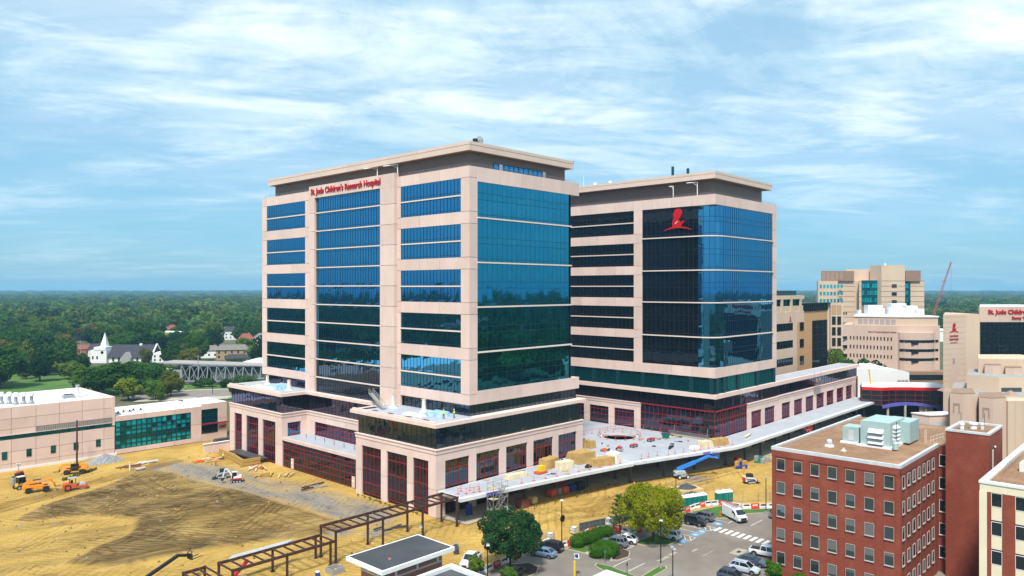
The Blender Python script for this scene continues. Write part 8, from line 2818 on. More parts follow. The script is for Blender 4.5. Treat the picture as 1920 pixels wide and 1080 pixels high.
# round sign on the tall lamp
t = thing('round_sign', 'dark round sign backs on the tall lamp post', 'sign', (3.0, -29.2, 6.0))
ORG[t.name] = None
MB().lathe([(0.1, -0.03), (0.62, -0.03), (0.62, 0.03), (0.1, 0.03)], 16, (0, -0.16, -0.6), axis='Y').build('disc', 'lamp_black', t, local=True)

# ------------------------------------------------------------------ small car-park things
t = thing('solar_call_post', 'yellow call post with small solar panel at the bottom edge', 'post', (-5.4, -38.6, 0.03))
ORG[t.name] = None
MB().tube((0, 0, 0), (0, 0, 2.6), 0.2, n=10).build('post', 'yellow_post', t, local=True)
MB().tube((0, 0, 2.6), (0, 0, 3.6), 0.05, n=6).build('mast', 'galv', t, local=True)
m_ = MB().bar((0.15, -0.35, 3.0), (0.75, 0.25, 3.45), 0.75, 0.06)
m_.build('panel_frame', 'frame_white', t, local=True)
MB().bar((0.2, -0.32, 3.075), (0.68, 0.16, 3.435), 0.52, 0.04).build('solar_panel', 'solar', t, local=True)
for k, (x, y, lab) in enumerate(((2.6, -38.6, 'small round sign at the corner of the thin grass strip'), (1.0, -41.0, 'thin sign post in the middle of the grass strip'), (1.0, -44.0, 'dark sign post near the corner of the grass strip'), (18.9, -40.6, 'disabled-bay sign under the yellow-green tree'))):
 t = thing('sign_post', lab, 'sign', (x, y, 0.1))
 ORG[t.name] = None
 MB().tube((0, 0, 0), (0, 0, 1.9), 0.035, n=6).build('post', 'galv' if k != 2 else 'lamp_black', t, local=True)
 if k == 0:
  MB().lathe([(0.05, -0.02), (0.3, -0.02), (0.3, 0.02), (0.05, 0.02)], 12, (0, 0, 1.9), axis='Y').build('disc', 'toilet_green', t, local=True)
 else:
  MB().box(-0.15, 0.15, -0.02, 0.02, 1.4, 1.9).build('plate', 'lamp_black' if k == 2 else 'frame_white', t, local=True)
rdt = random.Random(12)
m_ = MB()
for k in range(45):
 an, dd = R(rdt.choice([rdt.uniform(45, 120), rdt.uniform(-120, -40)])), rdt.uniform(280, 900)
 x, y = W(dd * math.sin(an), dd * math.cos(an))
 if -110 < x < 200 and -110 < y < 140:
  continue
 w, q, h = rdt.uniform(6, 20), rdt.uniform(6, 16), rdt.uniform(5, 16)
 m_.box(x - w, x + w, y - q, y + q, -0.3, h, rdt.randrange(3))
o = m_.build('far_town', ['brown_stone', 'tan_stone', 'house_brick'])
props(o, 'low pale town blocks beyond the frame, mirrored in the glass', None, None, 'stuff')
t = thing('ticket_booth', 'grey box cabinet with sloped lid behind the lamp post', 'cabinet', (2.4, -23.0, 0))
MB().box(1.2, 3.4, -23.8, -22.2, 0, 2.4).build('cabinet', 'conc_grey', t)
m_ = MB().bar((0.9, -24.2, 2.5), (4.0, -21.8, 3.1), 1.6, 0.14)
m_.build('lid', 'truss_grey', t)
for k, (x, y, lab) in enumerate(((5.6, -24.4, 'caged white water tank beside the grey cabinet'), (11.2, -25.4, 'caged white water tank left of the screened fence'), (17.2, -29.0, 'tall white tank behind the long hedge'))):
 t = thing('water_tank', lab, 'tank', (x, y, 0))
 ORG[t.name] = None
 MB().box(-0.5, 0.5, -0.5, 0.5, 0.15, 1.15 if k < 2 else 2.2).build('tank', 'barrier_white', t, local=True)
 m = MB()
 h = 1.2 if k < 2 else 2.25
 for s in (-0.55, 0.55):
  for q in (-0.55, -0.2, 0.2, 0.55):
   m.tube((s, q, 0), (s, q, h), 0.02, n=4).tube((q, s, 0), (q, s, h), 0.02, n=4)
 for z in (0.15, 0.65, h):
  for a, b in (((-.55, -.55), (.55, -.55)), ((.55, -.55), (.55, .55)), ((.55, .55), (-.55, .55)), ((-.55, .55), (-.55, -.55))):
   m.tube((*a, z), (*b, z), 0.02, n=4)
 m.build('cage', 'galv', t, local=True)

def cone(label, x, y, z=0.03):
 t = thing('traffic_cone', label, 'cone', (x, y, z))
 ORG[t.name] = None
 MB().lathe([(0.17, 0), (0.03, 0.7)], 10, (0, 0, 0.03)).build('cone', 'safety_orange', t, local=True)
 MB().lathe([(0.127, 0.24), (0.087, 0.44)], 10, (0, 0, 0.03)).build('reflective_collar', 'barrier_white', t, local=True)
 MB().box(-0.22, 0.22, -0.22, 0.22, 0, 0.04).build('foot', 'safety_orange', t, local=True)

cone('orange cone on the kerb by the mulch bed', -6.2, -32.0)
cone('orange cone on the sand left of the timber sheet', 3.6, -12.6, zg(3.6, -12.6))
cone('orange cone at the canopy slab edge', 47.6, -14.2)
t = thing('channel_post', 'orange marker post on the grass strip', 'post', (38.0, -40.6, 0.15))
ORG[t.name] = None
MB().tube((0, 0, 0), (0, 0, 1.1), 0.09, n=8).build('post', 'safety_orange', t, local=True)
MB().lathe([(0.25, 0), (0.2, 0.08)], 10).build('foot', 'plastic_black', t, local=True)

# ------------------------------------------------------------------ rusty steel frame
SF = thing('steel_frame', 'long rusty steel walkway frame on posts in the foreground', 'steel frame', (-22, -4.4, 0))

def frame_run(x0, x1, z, posts, ya=-2.25, yb=-6.6, nj=None):
 for y in (ya, yb):
  MB().box(x0, x1, y - 0.12, y + 0.12, z - 0.42, z).build('main_beam', 'steel_rust', SF)
 n = nj or int((x1 - x0) / 1.65)
 for k in range(n + 1):
  x = x0 + 0.12 + (x1 - x0 - 0.24) * k / n
  MB().box(x - 0.08, x + 0.08, yb + 0.125, ya - 0.125, z - 0.26, z - 0.03).build('joist', 'steel_rust', SF)
 for x in posts:
  for y in (ya, yb):
   zb = zg(x, y) - 0.3
   m = MB().box(x - 0.15, x + 0.15, y - 0.15, y + 0.15, zb, z + 0.05)
   m.build('post', 'steel_rust', SF)
   MB().box(x - 0.32, x + 0.32, y - 0.32, y + 0.32, zb + 0.28, zb + 0.36).build('base_plate', 'steel_rust', SF)

frame_run(-27.6, -0.2, 5.5, [-27.4, -17.9, -9.0, -0.6])
frame_run(-45.2, -27.65, 4.0, [-45.0, -36.2, -28.4])
frame_run(-49.6, -46.0, 3.2, [-49.4, -46.2], -0.2, -6.6, 3)
u_ = thing('decking_stack', 'pale metal decking sheets lying along the lower steel frame', 'decking', (-40, -2.4, 4.0))
for k in range(4):
 MB().box(-43.5 + 0.3 * k, -33.5 + 0.4 * k, -2.35 + 0.18 * k, -2.2 + 0.18 * k, 4.02, 4.1 + 0.04 * k).build('sheet', 'coping', u_)
u_ = thing('site_sheeting', 'white flat sheet lying under the steel frame at the bottom', 'sheet', (-40, -9.0, 0.3))
m_ = MB().prism([(-43.5, -11), (-37.2, -11.8), (-36.6, -8.6), (-43, -8)], 0.25, 0.5)
m_.build('sheet', 'tarp_white', u_)
MB().box(-42.6, -42.4, -11.2, -8.2, 0.0, 0.25).build('bearer', 'timber', u_)
u_ = thing('timber_crate', 'open grey timber crate on the sand right of the steel frame', 'crate', (-29.6, -9.6, 0))
m_ = MB()
for (a, b, c, d) in ((-30.7, -28.5, -10.7, -10.6), (-30.7, -28.5, -8.7, -8.6), (-30.7, -30.6, -10.6, -8.7), (-28.6, -28.5, -10.6, -8.7)):
 m_.box(a, b, c, d, 0.0, 0.95)
m_.build('side', 'conc_grey', u_)
for k in range(3):
 MB().box(-30.6 + 0.75 * k, -30.3 + 0.75 * k, -10.6, -8.7, 0.15, 0.25).build('slat', 'timber_pale', u_)
u_ = thing('pipe_offcut', 'dark pipe with pale collar lying on the bank beyond the pavilion', 'pipe', (-9.8, -16.5, 0.5))
MB().tube((-10.9, -17.6, zg(-10, -17) + 0.45), (-9.0, -15.4, zg(-9, -15.5) + 0.5), 0.5, 0.42, n=10).build('pipe', 'tarp_dark', u_)
MB().tube((-9.05, -15.5, zg(-9, -15.5) + 0.5), (-8.8, -15.2, zg(-9, -15.5) + 0.52), 0.52, n=10).build('collar', 'conc_grey', u_)
u_ = thing('blue_drum', 'blue and white drum on the sand at the bottom', 'drum', (-32.6, -9.4, 0))
MB().lathe([(0.35, 0), (0.38, 0.5), (0.35, 0.9)], 10, (-32.6, -9.4, 0.0)).build('drum', 'bin_blue', u_)
MB().lathe([(0.36, 0.9), (0.36, 1.0)], 10, (-32.6, -9.4, 0.0)).build('lid', 'barrier_white', u_)

# ------------------------------------------------------------------ scaffold stair tower
SC = thing('scaffold_tower', 'grey scaffold stair tower at the left end of the canopy', 'scaffold', (7.0, -9.6, 0.05))
xs_, ys_ = (5.2, 6.8, 9.2), (-10.6, -8.9)
for x in xs_:
 for y in ys_:
  MB().tube((x, y, 0.0), (x, y, 7.6), 0.045, n=5).build('standard', 'galv', SC)
for z in (0.5, 2.4, 4.4, 6.4, 7.4):
 m_ = MB()
 for y in ys_:
  m_.tube((xs_[0], y, z), (xs_[2], y, z), 0.04, n=4)
 for x in xs_:
  m_.tube((x, ys_[0], z), (x, ys_[1], z), 0.04, n=4)
 m_.build('ledger', 'galv', SC)
for z0, z1 in ((0.5, 2.4), (2.4, 4.4), (4.4, 6.4)):
 m_ = MB()
 for y in ys_:
  m_.tube((xs_[0], y, z0), (xs_[1], y, z1), 0.03, n=4).tube((xs_[2], y, z0), (xs_[1], y, z1), 0.03, n=4)
 for x in (xs_[0], xs_[2]):
  m_.tube((x, ys_[0], z0), (x, ys_[1], z1), 0.03, n=4)
 m_.build('brace', 'galv', SC)
 MB().box(5.3, 6.9, -10.5, -9.0, z1 - 0.06, z1).build('platform', 'timber_pale', SC)
 m_ = MB().bar((7.0, -10.3, z0), (9.1, -10.3, z1), 0.06, 0.16).bar((7.0, -9.4, z0), (9.1, -9.4, z1), 0.06, 0.16)
 for k in range(8):
  t_ = (k + 0.5) / 8
  m_.box(7.0 + 2.1 * t_ - 0.12, 7.0 + 2.1 * t_ + 0.12, -10.3, -9.4, z0 + (z1 - z0) * t_, z0 + (z1 - z0) * t_ + 0.03)
 m_.build('stair', 'galv', SC)
for z in (7.4, 8.4):
 MB().tube((5.2, -10.6, z), (9.2, -10.6, z), 0.03, n=4).build('guard_rail', 'galv', SC)

# ------------------------------------------------------------------ red posts and stacks on the canopy deck
def safety_post():
 t = thing('safety_post', 'x', 'post', (0, 0, 0))
 ORG[t.name] = None
 MB().tube((0, 0, 0.04), (0, 0, 1.1), 0.05, n=6).build('post', 'rail_red', t, local=True)
 MB().box(-0.28, 0.28, -0.28, 0.28, 0, 0.06).build('foot', 'rail_red', t, local=True)
 return t

sp0 = safety_post()
sets = [('on the %s side of the round deck opening' % w_, [(68.5 + 5.6 * math.cos(2 * math.pi * k / 14), 4.5 + 5.6 * math.sin(2 * math.pi * k / 14)) for k in ks_], 5.52) for w_, ks_ in (('far', (0, 1, 2, 3)), ('left', (4, 5, 6)), ('near', (7, 8, 9, 10)), ('right', (11, 12, 13)))] + [
  ('along the front edge of the lower canopy deck', [(16 + 3.1 * k, -8.1 - 0.17 * 3.1 * k) for k in range(10)], 5.22),
  ('along the front edge of the plaza deck', [(50 + 2.6 * k, -14.6 - 0.31 * 2.6 * k + (0.6 if k % 3 else 0)) for k in range(12)], 5.52),
  ('at the back of the plaza deck', [(52 + 2.9 * k, 14.5 - 0.5 * k) for k in range(9)], 5.52),
  ('at the wall of the second tower', [(80.6, 7.5 - 2.7 * k) for k in range(5)], 5.52),
  ('at the broken left end of the canopy', [(1.6, -4.5), (2.8, -5.6), (4.4, -6.0), (5.6, -6.4), (4.9, -4.4), (3.4, -3.4), (6.8, -5.0)], 5.22)]
first = True
for where, pl, z in sets:
 for (x, y) in pl:
  lab, gp = 'thin red safety post ' + where, 'red safety posts ' + where
  if first:
   sp0.location = (x, y, z)
   props(sp0, lab, None, gp)
   first = False
  else:
   share(sp0, lab, (x, y, z), 0, gp)
for lab, pl, z in (('red guard rails round the deck opening', [(68.5 + 5.6 * math.cos(2 * math.pi * k / 14), 4.5 + 5.6 * math.sin(2 * math.pi * k / 14)) for k in range(15)], 5.52), ('bright red guard frames at the left end of the canopy', [(1.6, -4.5), (2.8, -5.6), (4.4, -6.0), (5.6, -6.4)], 5.22), ('red guard rail along the back of the plaza deck', [(50, 14.8), (76, 10.4), (80.6, 8.5)], 5.52)):
 t = thing('guard_rail', lab, 'railing', (pl[0][0], pl[0][1], z))
 for a, b in zip(pl, pl[1:]):
  MB().tube((*a, z + 1.05), (*b, z + 1.05), 0.045, n=5).build('top_rail', 'rail_red', t)

def covered_stack(label, x, y, z, sx, sy, sz, mat, seed, rz=0.0, name='covered_stack'):
 """goods under a draped sheet: lumpy top, sagging skirts"""
 rd = random.Random(seed)
 t = thing(name, label, 'covered stack', (x, y, z))
 ORG[t.name] = None
 t.rotation_euler = (0, 0, rz)
 nx, ny = 9, 7
 m = MB()
 vs = []
 for j in range(ny):
  for i in range(nx):
   u, v = i / (nx - 1) * 2 - 1, j / (ny - 1) * 2 - 1
   e = max(abs(u), abs(v))
   h = sz * (0.93 + 0.12 * rd.random()) if e < 0.9 else 0.02
   if name == 'covered_heap':
    h = max(0.02, sz * (1 - math.hypot(u, v) ** 1.5) * rd.uniform(0.85, 1.1))
   k = 1.0 + (0.06 * rd.uniform(-1, 1) if e > 0.9 else 0)
   vs.append((u * sx / 2 * k * (1.16 if 0.7 <= e < 0.97 else 1), v * sy / 2 * k * (1.2 if 0.6 <= e < 0.97 else 1), h))
 fs = [(j * nx + i, j * nx + i + 1, (j + 1) * nx + i + 1, (j + 1) * nx + i) for j in range(ny - 1) for i in range(nx - 1)]
 m.add(vs, fs)
 m.build('sheet', mat, t, local=True)
 MB().box(-sx * 0.42, sx * 0.42, -sy * 0.42, sy * 0.42, 0, sz * 0.5).build('pallet', 'timber_pale', t, local=True)
 return t

covered_stack('tan sheeted stack against the tower windows on the canopy', 30.4, -3.2, 5.22, 5.0, 3.0, 2.0, 'tarp_tan', 1, 0.1)
covered_stack('cream sheeted stack in front of the tan one', 31.4, -6.8, 5.22, 4.2, 2.6, 1.7, 'tarp_cream', 2, -0.2)
covered_stack('largest tan sheeted heap at the canopy end', 39.6, -5.2, 5.22, 6.4, 4.4, 2.3, 'tarp_tan', 3, -0.1)
covered_stack('low golden sheeted stack in front of the largest heap', 40.0, -10.6, 5.22, 6.6, 2.6, 1.7, 'tarp_tan', 4, -0.25)
covered_stack('white sheeted heap right of the golden stack', 44.2, -11.0, 5.22, 3.4, 3.0, 2.2, 'tarp_white', 5, 0.2)
covered_stack('crumpled pale sheet beside the second window on the canopy', 18.6, -4.2, 5.22, 5.6, 1.8, 0.9, 'tarp_cream', 6, -0.1)
covered_stack('tan sheeted stack at the corner of the first tower on the deck', 48.6, 3.2, 5.52, 3.0, 4.0, 2.6, 'tarp_tan', 7)
covered_stack('smaller tan sheeted crate on the plaza deck', 51.6, 1.4, 5.52, 2.0, 2.4, 1.9, 'tarp_tan', 8)
covered_stack('cream sheeted box at the plaza front edge', 71.6, -19.0, 5.52, 3.8, 2.4, 1.6, 'tarp_cream', 9, -0.3)
covered_stack('long tan sheeted stack at the plaza front edge', 76.2, -20.2, 5.52, 5.6, 2.4, 1.7, 'tarp_tan', 10, -0.25)
covered_stack('flat pale sheet pile beside the cream box on the plaza', 68.4, -18.0, 5.52, 2.8, 1.8, 0.6, 'tarp_white', 11, -0.3)
covered_stack('blue sheeted materials on the right of the front terrace', 6.6, 7.0, 18.38, 3.4, 5.0, 0.9, 'cover_blue', 12)
covered_stack('pale rumpled sheeting on the middle of the front terrace', 3.4, 11.0, 18.38, 2.0, 6.0, 0.45, 'tarp_white', 13)
covered_stack('blue sheeted roll on the left terrace', 6.6, 70.0, 18.38, 4.0, 6.0, 1.1, 'cover_blue', 14)
covered_stack('white sheeting on the left terrace edge', 3.6, 74.0, 18.38, 2.6, 9.0, 0.5, 'tarp_white', 15)
covered_stack('black plastic sheeting on the ground by the laboratory entrance', 5.4, 100.6, 0.1, 5.0, 2.0, 1.0, 'tarp_dark', 16)
t = covered_stack('grey sheeted spoil heap on the orange earth', 49.8, -26.4, 0.0, 7.4, 4.6, 2.0, 'tarp_dark', 17, -0.5, 'covered_heap')

def small_thing(name, label, cat, x, y, z, build):
 t = thing(name, label, cat, (x, y, z))
 ORG[t.name] = None
 build(t)
 return t

def bx(t, nm, mat, *a):
 return MB().box(*a).build(nm, mat, t, local=True)

def b_yel(t):
 bx(t, 'cube', 'yellow_post', -0.7, 0.7, -0.6, 0.6, 0.5, 1.6)
 bx(t, 'cart', 'safety_orange', -1.6, 1.2, -0.8, 0.8, 0.15, 0.5)

small_thing('material_cart', 'yellow box on an orange cart by the third canopy window', 'cart', 25.0, -5.6, 5.22, b_yel)
small_thing('green_tub', 'dark green tapered tub alone on the plaza deck', 'tub', 74.0, -6.4, 5.52, lambda t: (MB().prism([(-0.5, -0.5), (0.5, -0.5), (0.5, 0.5), (-0.5, 0.5)], 0, 1.5, top=[(-0.9, -0.9), (0.9, -0.9), (0.9, 0.9), (-0.9, 0.9)]).build('tub', 'toilet_green', t, local=True), bx(t, 'rim', 'mesh_dark', -0.95, 0.95, -0.95, 0.95, 1.48, 1.56)))
for k, (x, y, lab) in enumerate(((68.4, -5.4, 'red wheeled cart near the green tub'), (59.4, -6.2, 'black and red wheeled cart in the middle of the plaza deck'))):
 def b_cart(t):
  bx(t, 'bed', 'mach_crimson', -1.0, 1.0, -0.5, 0.5, 0.5, 0.8)
  for sx in (-0.7, 0.7):
   for sy in (-0.5, 0.5):
    wheel(t, sx, sy, 0.35, 0.35, 0.15)
 small_thing('wheeled_cart', lab, 'cart', x, y, 5.52, b_cart)
for k, (x, y, lab, m1) in enumerate(((55.0, -5.0, 'red and black tool pile on the plaza deck', 'mach_crimson'), (51.4, -3.4, 'heap of orange barrier mesh on the plaza deck', 'safety_orange'), (64.6, -13.4, 'black bag at the plaza front rail', 'plastic_black'), (52.8, -6.4, 'grey crate with boards on the plaza deck', 'conc_grey'), (36.4, -9.8, 'black bag in front of the cream stack', 'plastic_black'), (33.8, -2.2, 'blue tool box behind the cream stack', 'bin_blue'))):
 rdp = random.Random(k)

 def b_pile(t):
  for i in range(6):
   a, b, c = rdp.uniform(-1.1, 1.1), rdp.uniform(-0.6, 0.6), rdp.uniform(0.2, 0.6)
   MB().bar((a - 0.6, b, c * 0.5), (a + 0.5, b + rdp.uniform(-0.4, 0.4), c), 0.3, 0.25).build('bundle', m1 if i % 3 else 'plastic_black', t, local=True)
 small_thing('tool_pile', lab, 'tools', x, y, 5.52 if x > 47 else 5.22, b_pile)
small_thing('pipe_roll', 'tan cardboard tube lying on the wing canopy', 'tube', 90.6, -21.0, 5.52, lambda t: (MB().tube((-2.2, -0.3, 0.35), (2.2, 0.3, 0.35), 0.35, n=10).build('tube', 'tarp_cream', t, local=True), bx(t, 'end_cap', 'box_rust', 2.1, 2.3, 0.0, 0.6, 0.05, 0.65)))
# loose material on the decks
rdk = random.Random(77)
KIND3 = (('hose_coil', 'dark hose coil'), ('pallet', 'low timber pallet'), ('board_bundle', 'short board bundle'), ('bucket', 'small bucket'))
for k in range(34):
 if k < 20:
  x, y, z, wh = rdk.uniform(50, 79), rdk.uniform(-15, 10), 5.52, 'plaza deck'
  if math.hypot(x - 68.5, y - 4.5) < 6.4 or y < -13 - 0.31 * (x - 50):
   continue
 else:
  x, z, wh = rdk.uniform(12, 45), 5.22, 'lower canopy deck'
  y = rdk.uniform(-6.5 - 0.15 * x, -0.8)
 q = rdk.randrange(4)
 t = thing(KIND3[q][0], '%s lying loose on the %s' % (KIND3[q][1], wh), 'materials', (x, y, z), 0, '%ss loose on the %s' % (KIND3[q][1], wh))
 ORG[t.name] = None
 t.rotation_euler = (0, 0, rdk.uniform(0, 3))
 if q == 0:
  m = MB()
  for i in range(12):
   a0, a1 = i * math.pi / 6, (i + 1) * math.pi / 6
   m.tube((0.5 * math.cos(a0), 0.5 * math.sin(a0), 0.08), (0.5 * math.cos(a1), 0.5 * math.sin(a1), 0.08), 0.08, n=5)
  m.build('coil', 'plastic_black', t, local=True)
  MB().tube((0.5, 0, 0.06), (1.6, 0.5, 0.06), 0.05, n=5).build('tail', 'plastic_black', t, local=True)
 elif q == 1:
  for i in range(5):
   MB().box(-0.6, 0.6, -0.5 + 0.22 * i, -0.36 + 0.22 * i, 0.1, 0.14).build('slat', 'timber_pale', t, local=True)
  for i in (-0.5, 0, 0.5):
   MB().box(i - 0.05, i + 0.05, -0.5, 0.52, 0, 0.1).build('bearer', 'timber', t, local=True)
 elif q == 2:
  for i in range(4):
   MB().bar((-1.1, 0.16 * i - 0.3, 0.06 + 0.1 * (i % 2)), (1.1, 0.16 * i - 0.24, 0.06 + 0.1 * (i % 2)), 0.14, 0.1).build('board', rdk.choice(['timber_pale', 'timber', 'box_rust']), t, local=True)
 else:
  MB().lathe([(0.16, 0), (0.22, 0.4)], 10).build('pail', rdk.choice(['barrier_white', 'bin_blue', 'safety_orange']), t, local=True)
  MB().lathe([(0.23, 0.38), (0.23, 0.43)], 10).build('rim', 'galv', t, local=True)
# clods and stones over the bare earth
m_ = MB()
rdc = random.Random(5)
for k in range(6500):
 x, y = rdc.uniform(-70, 75), rdc.uniform(-30, 96)
 i_, j_ = int(round((y - SY0) / ST)), int(round((x - SX0) / ST))
 if flat[i_, j_] > 0.02 or (x > -1 and y > -7) or rdc.random() > 0.15 + 0.85 * float(np.clip(vnoise(np.array([x]), np.array([y]), 9.0, 5)[0] * 1.6 - 0.4, 0, 1)):
  continue
 s_ = rdc.choice([0.08, 0.1, 0.12, 0.16, 0.26])
 z = float(Z[i_, j_])
 w = [rdc.uniform(0.6, 1.4) * s_ for _ in range(6)]
 m_.add([(x + w[0], y, z), (x, y + w[1], z), (x - w[2], y, z), (x, y - w[3], z), (x, y, z + w[4])], [(0, 1, 4), (1, 2, 4), (2, 3, 4), (3, 0, 4)], rdc.choice([0, 0, 1, 2]))
o = m_.build('soil_clods', ['clod_brown', 'clod_ochre', 'gravel_grey'])
props(o, 'clods and stones strewn over the bare earth', None, None, 'stuff')
# suspended work platform by the red-framed glass
t = thing('swing_stage', 'aluminium swing stage resting against the red-framed glass', 'work platform', (80.0, -9.6, 5.52))
ORG[t.name] = None
m_ = MB()
for z in (0.1, 0.6, 1.1):
 for x in (-0.35, 0.35):
  m_.bar((x, -6.0, z), (x, 5.5, z), 0.05, 0.05)
for k in range(13):
 y = -6.0 + 0.96 * k
 for x in (-0.35, 0.35):
  m_.bar((x, y, 0.1), (x, y, 1.1), 0.04, 0.04)
  if k < 12:
   m_.bar((x, y, 0.1), (x, y + 0.96, 1.1), 0.03, 0.03)
m_.build('side_frame', 'galv', t, local=True)
bx(t, 'deck_board', 'yellow_post', -0.33, 0.33, -6.0, 5.5, 0.06, 0.12)
for y in (-5.2, 4.6):
 MB().bar((0.3, y, 0.1), (0.9, y, 2.6), 0.1, 0.1).build('stirrup', 'galv', t, local=True)
# hanging work platform on the wing glass
t = thing('swing_stage', 'small suspended platform with two workers on the wing glazing', 'work platform', (150, -17.2, 13.6))
ORG[t.name] = None
m_ = MB()
for z in (0.0, 0.5, 1.0):
 m_.bar((-3, -0.4, z), (3, -0.4, z), 0.06, 0.06).bar((-3, 0.3, z), (3, 0.3, z), 0.06, 0.06)
for k in range(7):
 m_.bar((-3 + k, -0.4, 0), (-3 + k, -0.4, 1.0), 0.05, 0.05)
m_.build('cage', 'galv', t, local=True)
bx(t, 'floor', 'galv', -3, 3, -0.4, 0.3, -0.05, 0.0)
for x in (-2.8, 2.8):
 MB().tube((x, 0, 1.0), (x, 0.3, 4.4), 0.03, n=4).build('rope', 'dark_metal', t, local=True)

# ------------------------------------------------------------------ under the canopy
for k, (x, y, sx, sy, sz, mat, lab) in enumerate(((27.6, -6.4, 1.8, 1.4, 1.2, 'safety_orange', 'orange tool box, leftmost under the canopy'), (29.4, -6.6, 1.2, 1.2, 1.3, 'conc_grey', 'grey bin between the two orange boxes'), (31.2, -6.9, 1.8, 1.4, 1.3, 'safety_orange', 'orange tool box right of the grey bin'), (33.4, -7.2, 1.8, 1.4, 1.4, 'bin_blue', 'blue box right of the orange ones under the canopy'), (35.8, -7.6, 2.4, 1.5, 1.5, 'plastic_black', 'black box at the right of the row under the canopy'), (36.6, -0.8, 3.4, 1.4, 1.6, 'safety_orange', 'red-orange container deep under the canopy'), (17.2, -7.2, 2.4, 2.0, 1.6, 'box_rust', 'brown wooden box beside the scaffold tower'), (20.6, -7.0, 1.6, 1.4, 1.2, 'timber_pale', 'small pale wooden box right of the brown one'), (16.0, -3.0, 2.0, 1.4, 2.8, 'box_rust', 'upright rust cabinet behind the scaffold tower'), (5.6, -3.4, 1.6, 0.3, 2.2, 'bin_blue', 'blue upright panel under the canopy end'))):
 t = thing('site_box', lab, 'box', (x, y, 0.06))
 ORG[t.name] = None
 bx(t, 'body', mat, -sx / 2, sx / 2, -sy / 2, sy / 2, 0, sz * 0.82)
 MB().prism([(-sx / 2 - .05, -sy / 2 - .05), (sx / 2 + .05, -sy / 2 - .05), (sx / 2 + .05, sy / 2 + .05), (-sx / 2 - .05, sy / 2 + .05)], sz * 0.82, sz, top=[(-sx / 2 + .1, -sy / 2 + .1), (sx / 2 - .1, -sy / 2 + .1), (sx / 2 - .1, sy / 2 - .1), (-sx / 2 + .1, sy / 2 - .1)]).build('lid', mat, t, local=True)
t = thing('plywood_sheet', 'leaning yellow plywood sheets at the slab edge', 'timber', (8.4, -9.6, 0))
m_ = MB().bar((7.4, -12.2, 0.5), (9.6, -11.0, 1.3), 2.4, 0.12)
m_.build('sheet', 'timber_pale', t)
t = thing('rubble_pile', 'dark rubble and plastic at the left slab corner', 'rubble', (5, -10.5, 0))
rdp = random.Random(44)
for k in range(12):
 x, y = 3.4 + rdp.random() * 4.4, -11.6 + rdp.random() * 1.8
 MB().bar((x - 0.6, y, 0.2), (x + 0.7, y + rdp.uniform(-.5, .5), 0.35), 0.35, 0.3).build('piece', rdp.choice(['tarp_dark', 'conc_grey', 'plastic_black']), t)
# clutter below the wing canopy
for k, (x, y, lab, m1, m2) in enumerate(((88, -26.0, 'green and grey hose reels on the plaza slab', 'toilet_green', 'conc_grey'), (98, -27.0, 'white bagged materials on the concrete slab', 'barrier_white', 'conc_grey'), (82, -23.2, 'red machine parts under the wing canopy', 'mach_crimson', 'plastic_black'), (79.5, -25.0, 'blue sheeted boards at the slab corner', 'bin_blue', 'timber'), (112, -26.0, 'rusty cabinets under the wing canopy', 'box_rust', 'plastic_black'), (104, -24.0, 'dark machinery under the wing canopy', 'plastic_black', 'mach_grey'), (92, -28.6, 'flat grey rebar mats on the slab edge', 'conc_grey', 'galv'))):
 rdp = random.Random(90 + k)

 def b_cl(t):
  for i in range(9):
   a, b = rdp.uniform(-2.2, 2.2), rdp.uniform(-1.4, 1.4)
   h = rdp.uniform(0.4, 1.8 if 'mat' not in lab else 0.5)
   MB().box(a - 0.5, a + 0.5, b - 0.4, b + 0.4, 0, h).build('item', m1 if i % 2 else m2, t, local=True)
 small_thing('material_pile', lab, 'materials', x, y, 0.06, b_cl)

# ------------------------------------------------------------------ left side: timber wall, gravel heap, pole, oddments
t = thing('timber_shoring', 'golden timber plank retaining wall by the podium wing', 'timber wall', (-4, 73, 0))
pts_ = [(-3.4, 84.0), (-4.2, 74.0), (-5.6, 66.6), (-1.2, 66.2)]
for a, b in zip(pts_, pts_[1:]):
 L_ = math.hypot(b[0] - a[0], b[1] - a[1])
 for k in range(5):
  MB().bar((a[0], a[1], 0.25 + 0.40 * k), (b[0], b[1], 0.25 + 0.40 * k), 0.22 + 0.16 * (k % 2), 0.30).build('plank', 'timber', t)
MB().box(-1.6, 1.4, 67.2, 82, 1.0, 1.3).build('backfill', 'tarp_dark', t)
t = thing('site_wall', 'low pale pink wall stub behind the timber shoring', 'wall', (-4, 87, 0))
MB().box(-5.6, 1.5, 88.3, 88.7, 0, 2.6).build('wall', 'precast', t)
MB().box(-5.8, 1.5, 88.15, 88.85, 2.6, 2.75).build('coping', 'white_paint', t)
gp = thing('gravel_heap', 'grey gravel heap by the laboratory wall', 'gravel', (-27.4, 98.6, 0))
m_ = MB()
nx, ny = 34, 20
vs = []
for j in range(ny):
 for i in range(nx):
  x, y = -33.2 + 11.5 * i / (nx - 1), 95.8 + 5.6 * j / (ny - 1)
  d = math.hypot((x + 27.0) / 5.2, (y - 98.6) / 2.6)
  h = max(0, 1 - d) * 2.3
  vs.append((x, y, -0.15 + h + (random.uniform(-0.12, 0.12) if h > 0.05 else 0)))
m_.add(vs, [(j * nx + i, j * nx + i + 1, (j + 1) * nx + i + 1, (j + 1) * nx + i) for j in range(ny - 1) for i in range(nx - 1)])
m_.build('stones', 'gravel_grey', gp)
t = thing('utility_pole', 'dark timber pole in front of the laboratory wall', 'pole', (-32.4, 102.4, 0))
MB().tube((-32.4, 102.4, -0.2), (-32.4, 102.4, 11.0), 0.24, 0.19, n=8).build('pole', 'steel_rust', t)
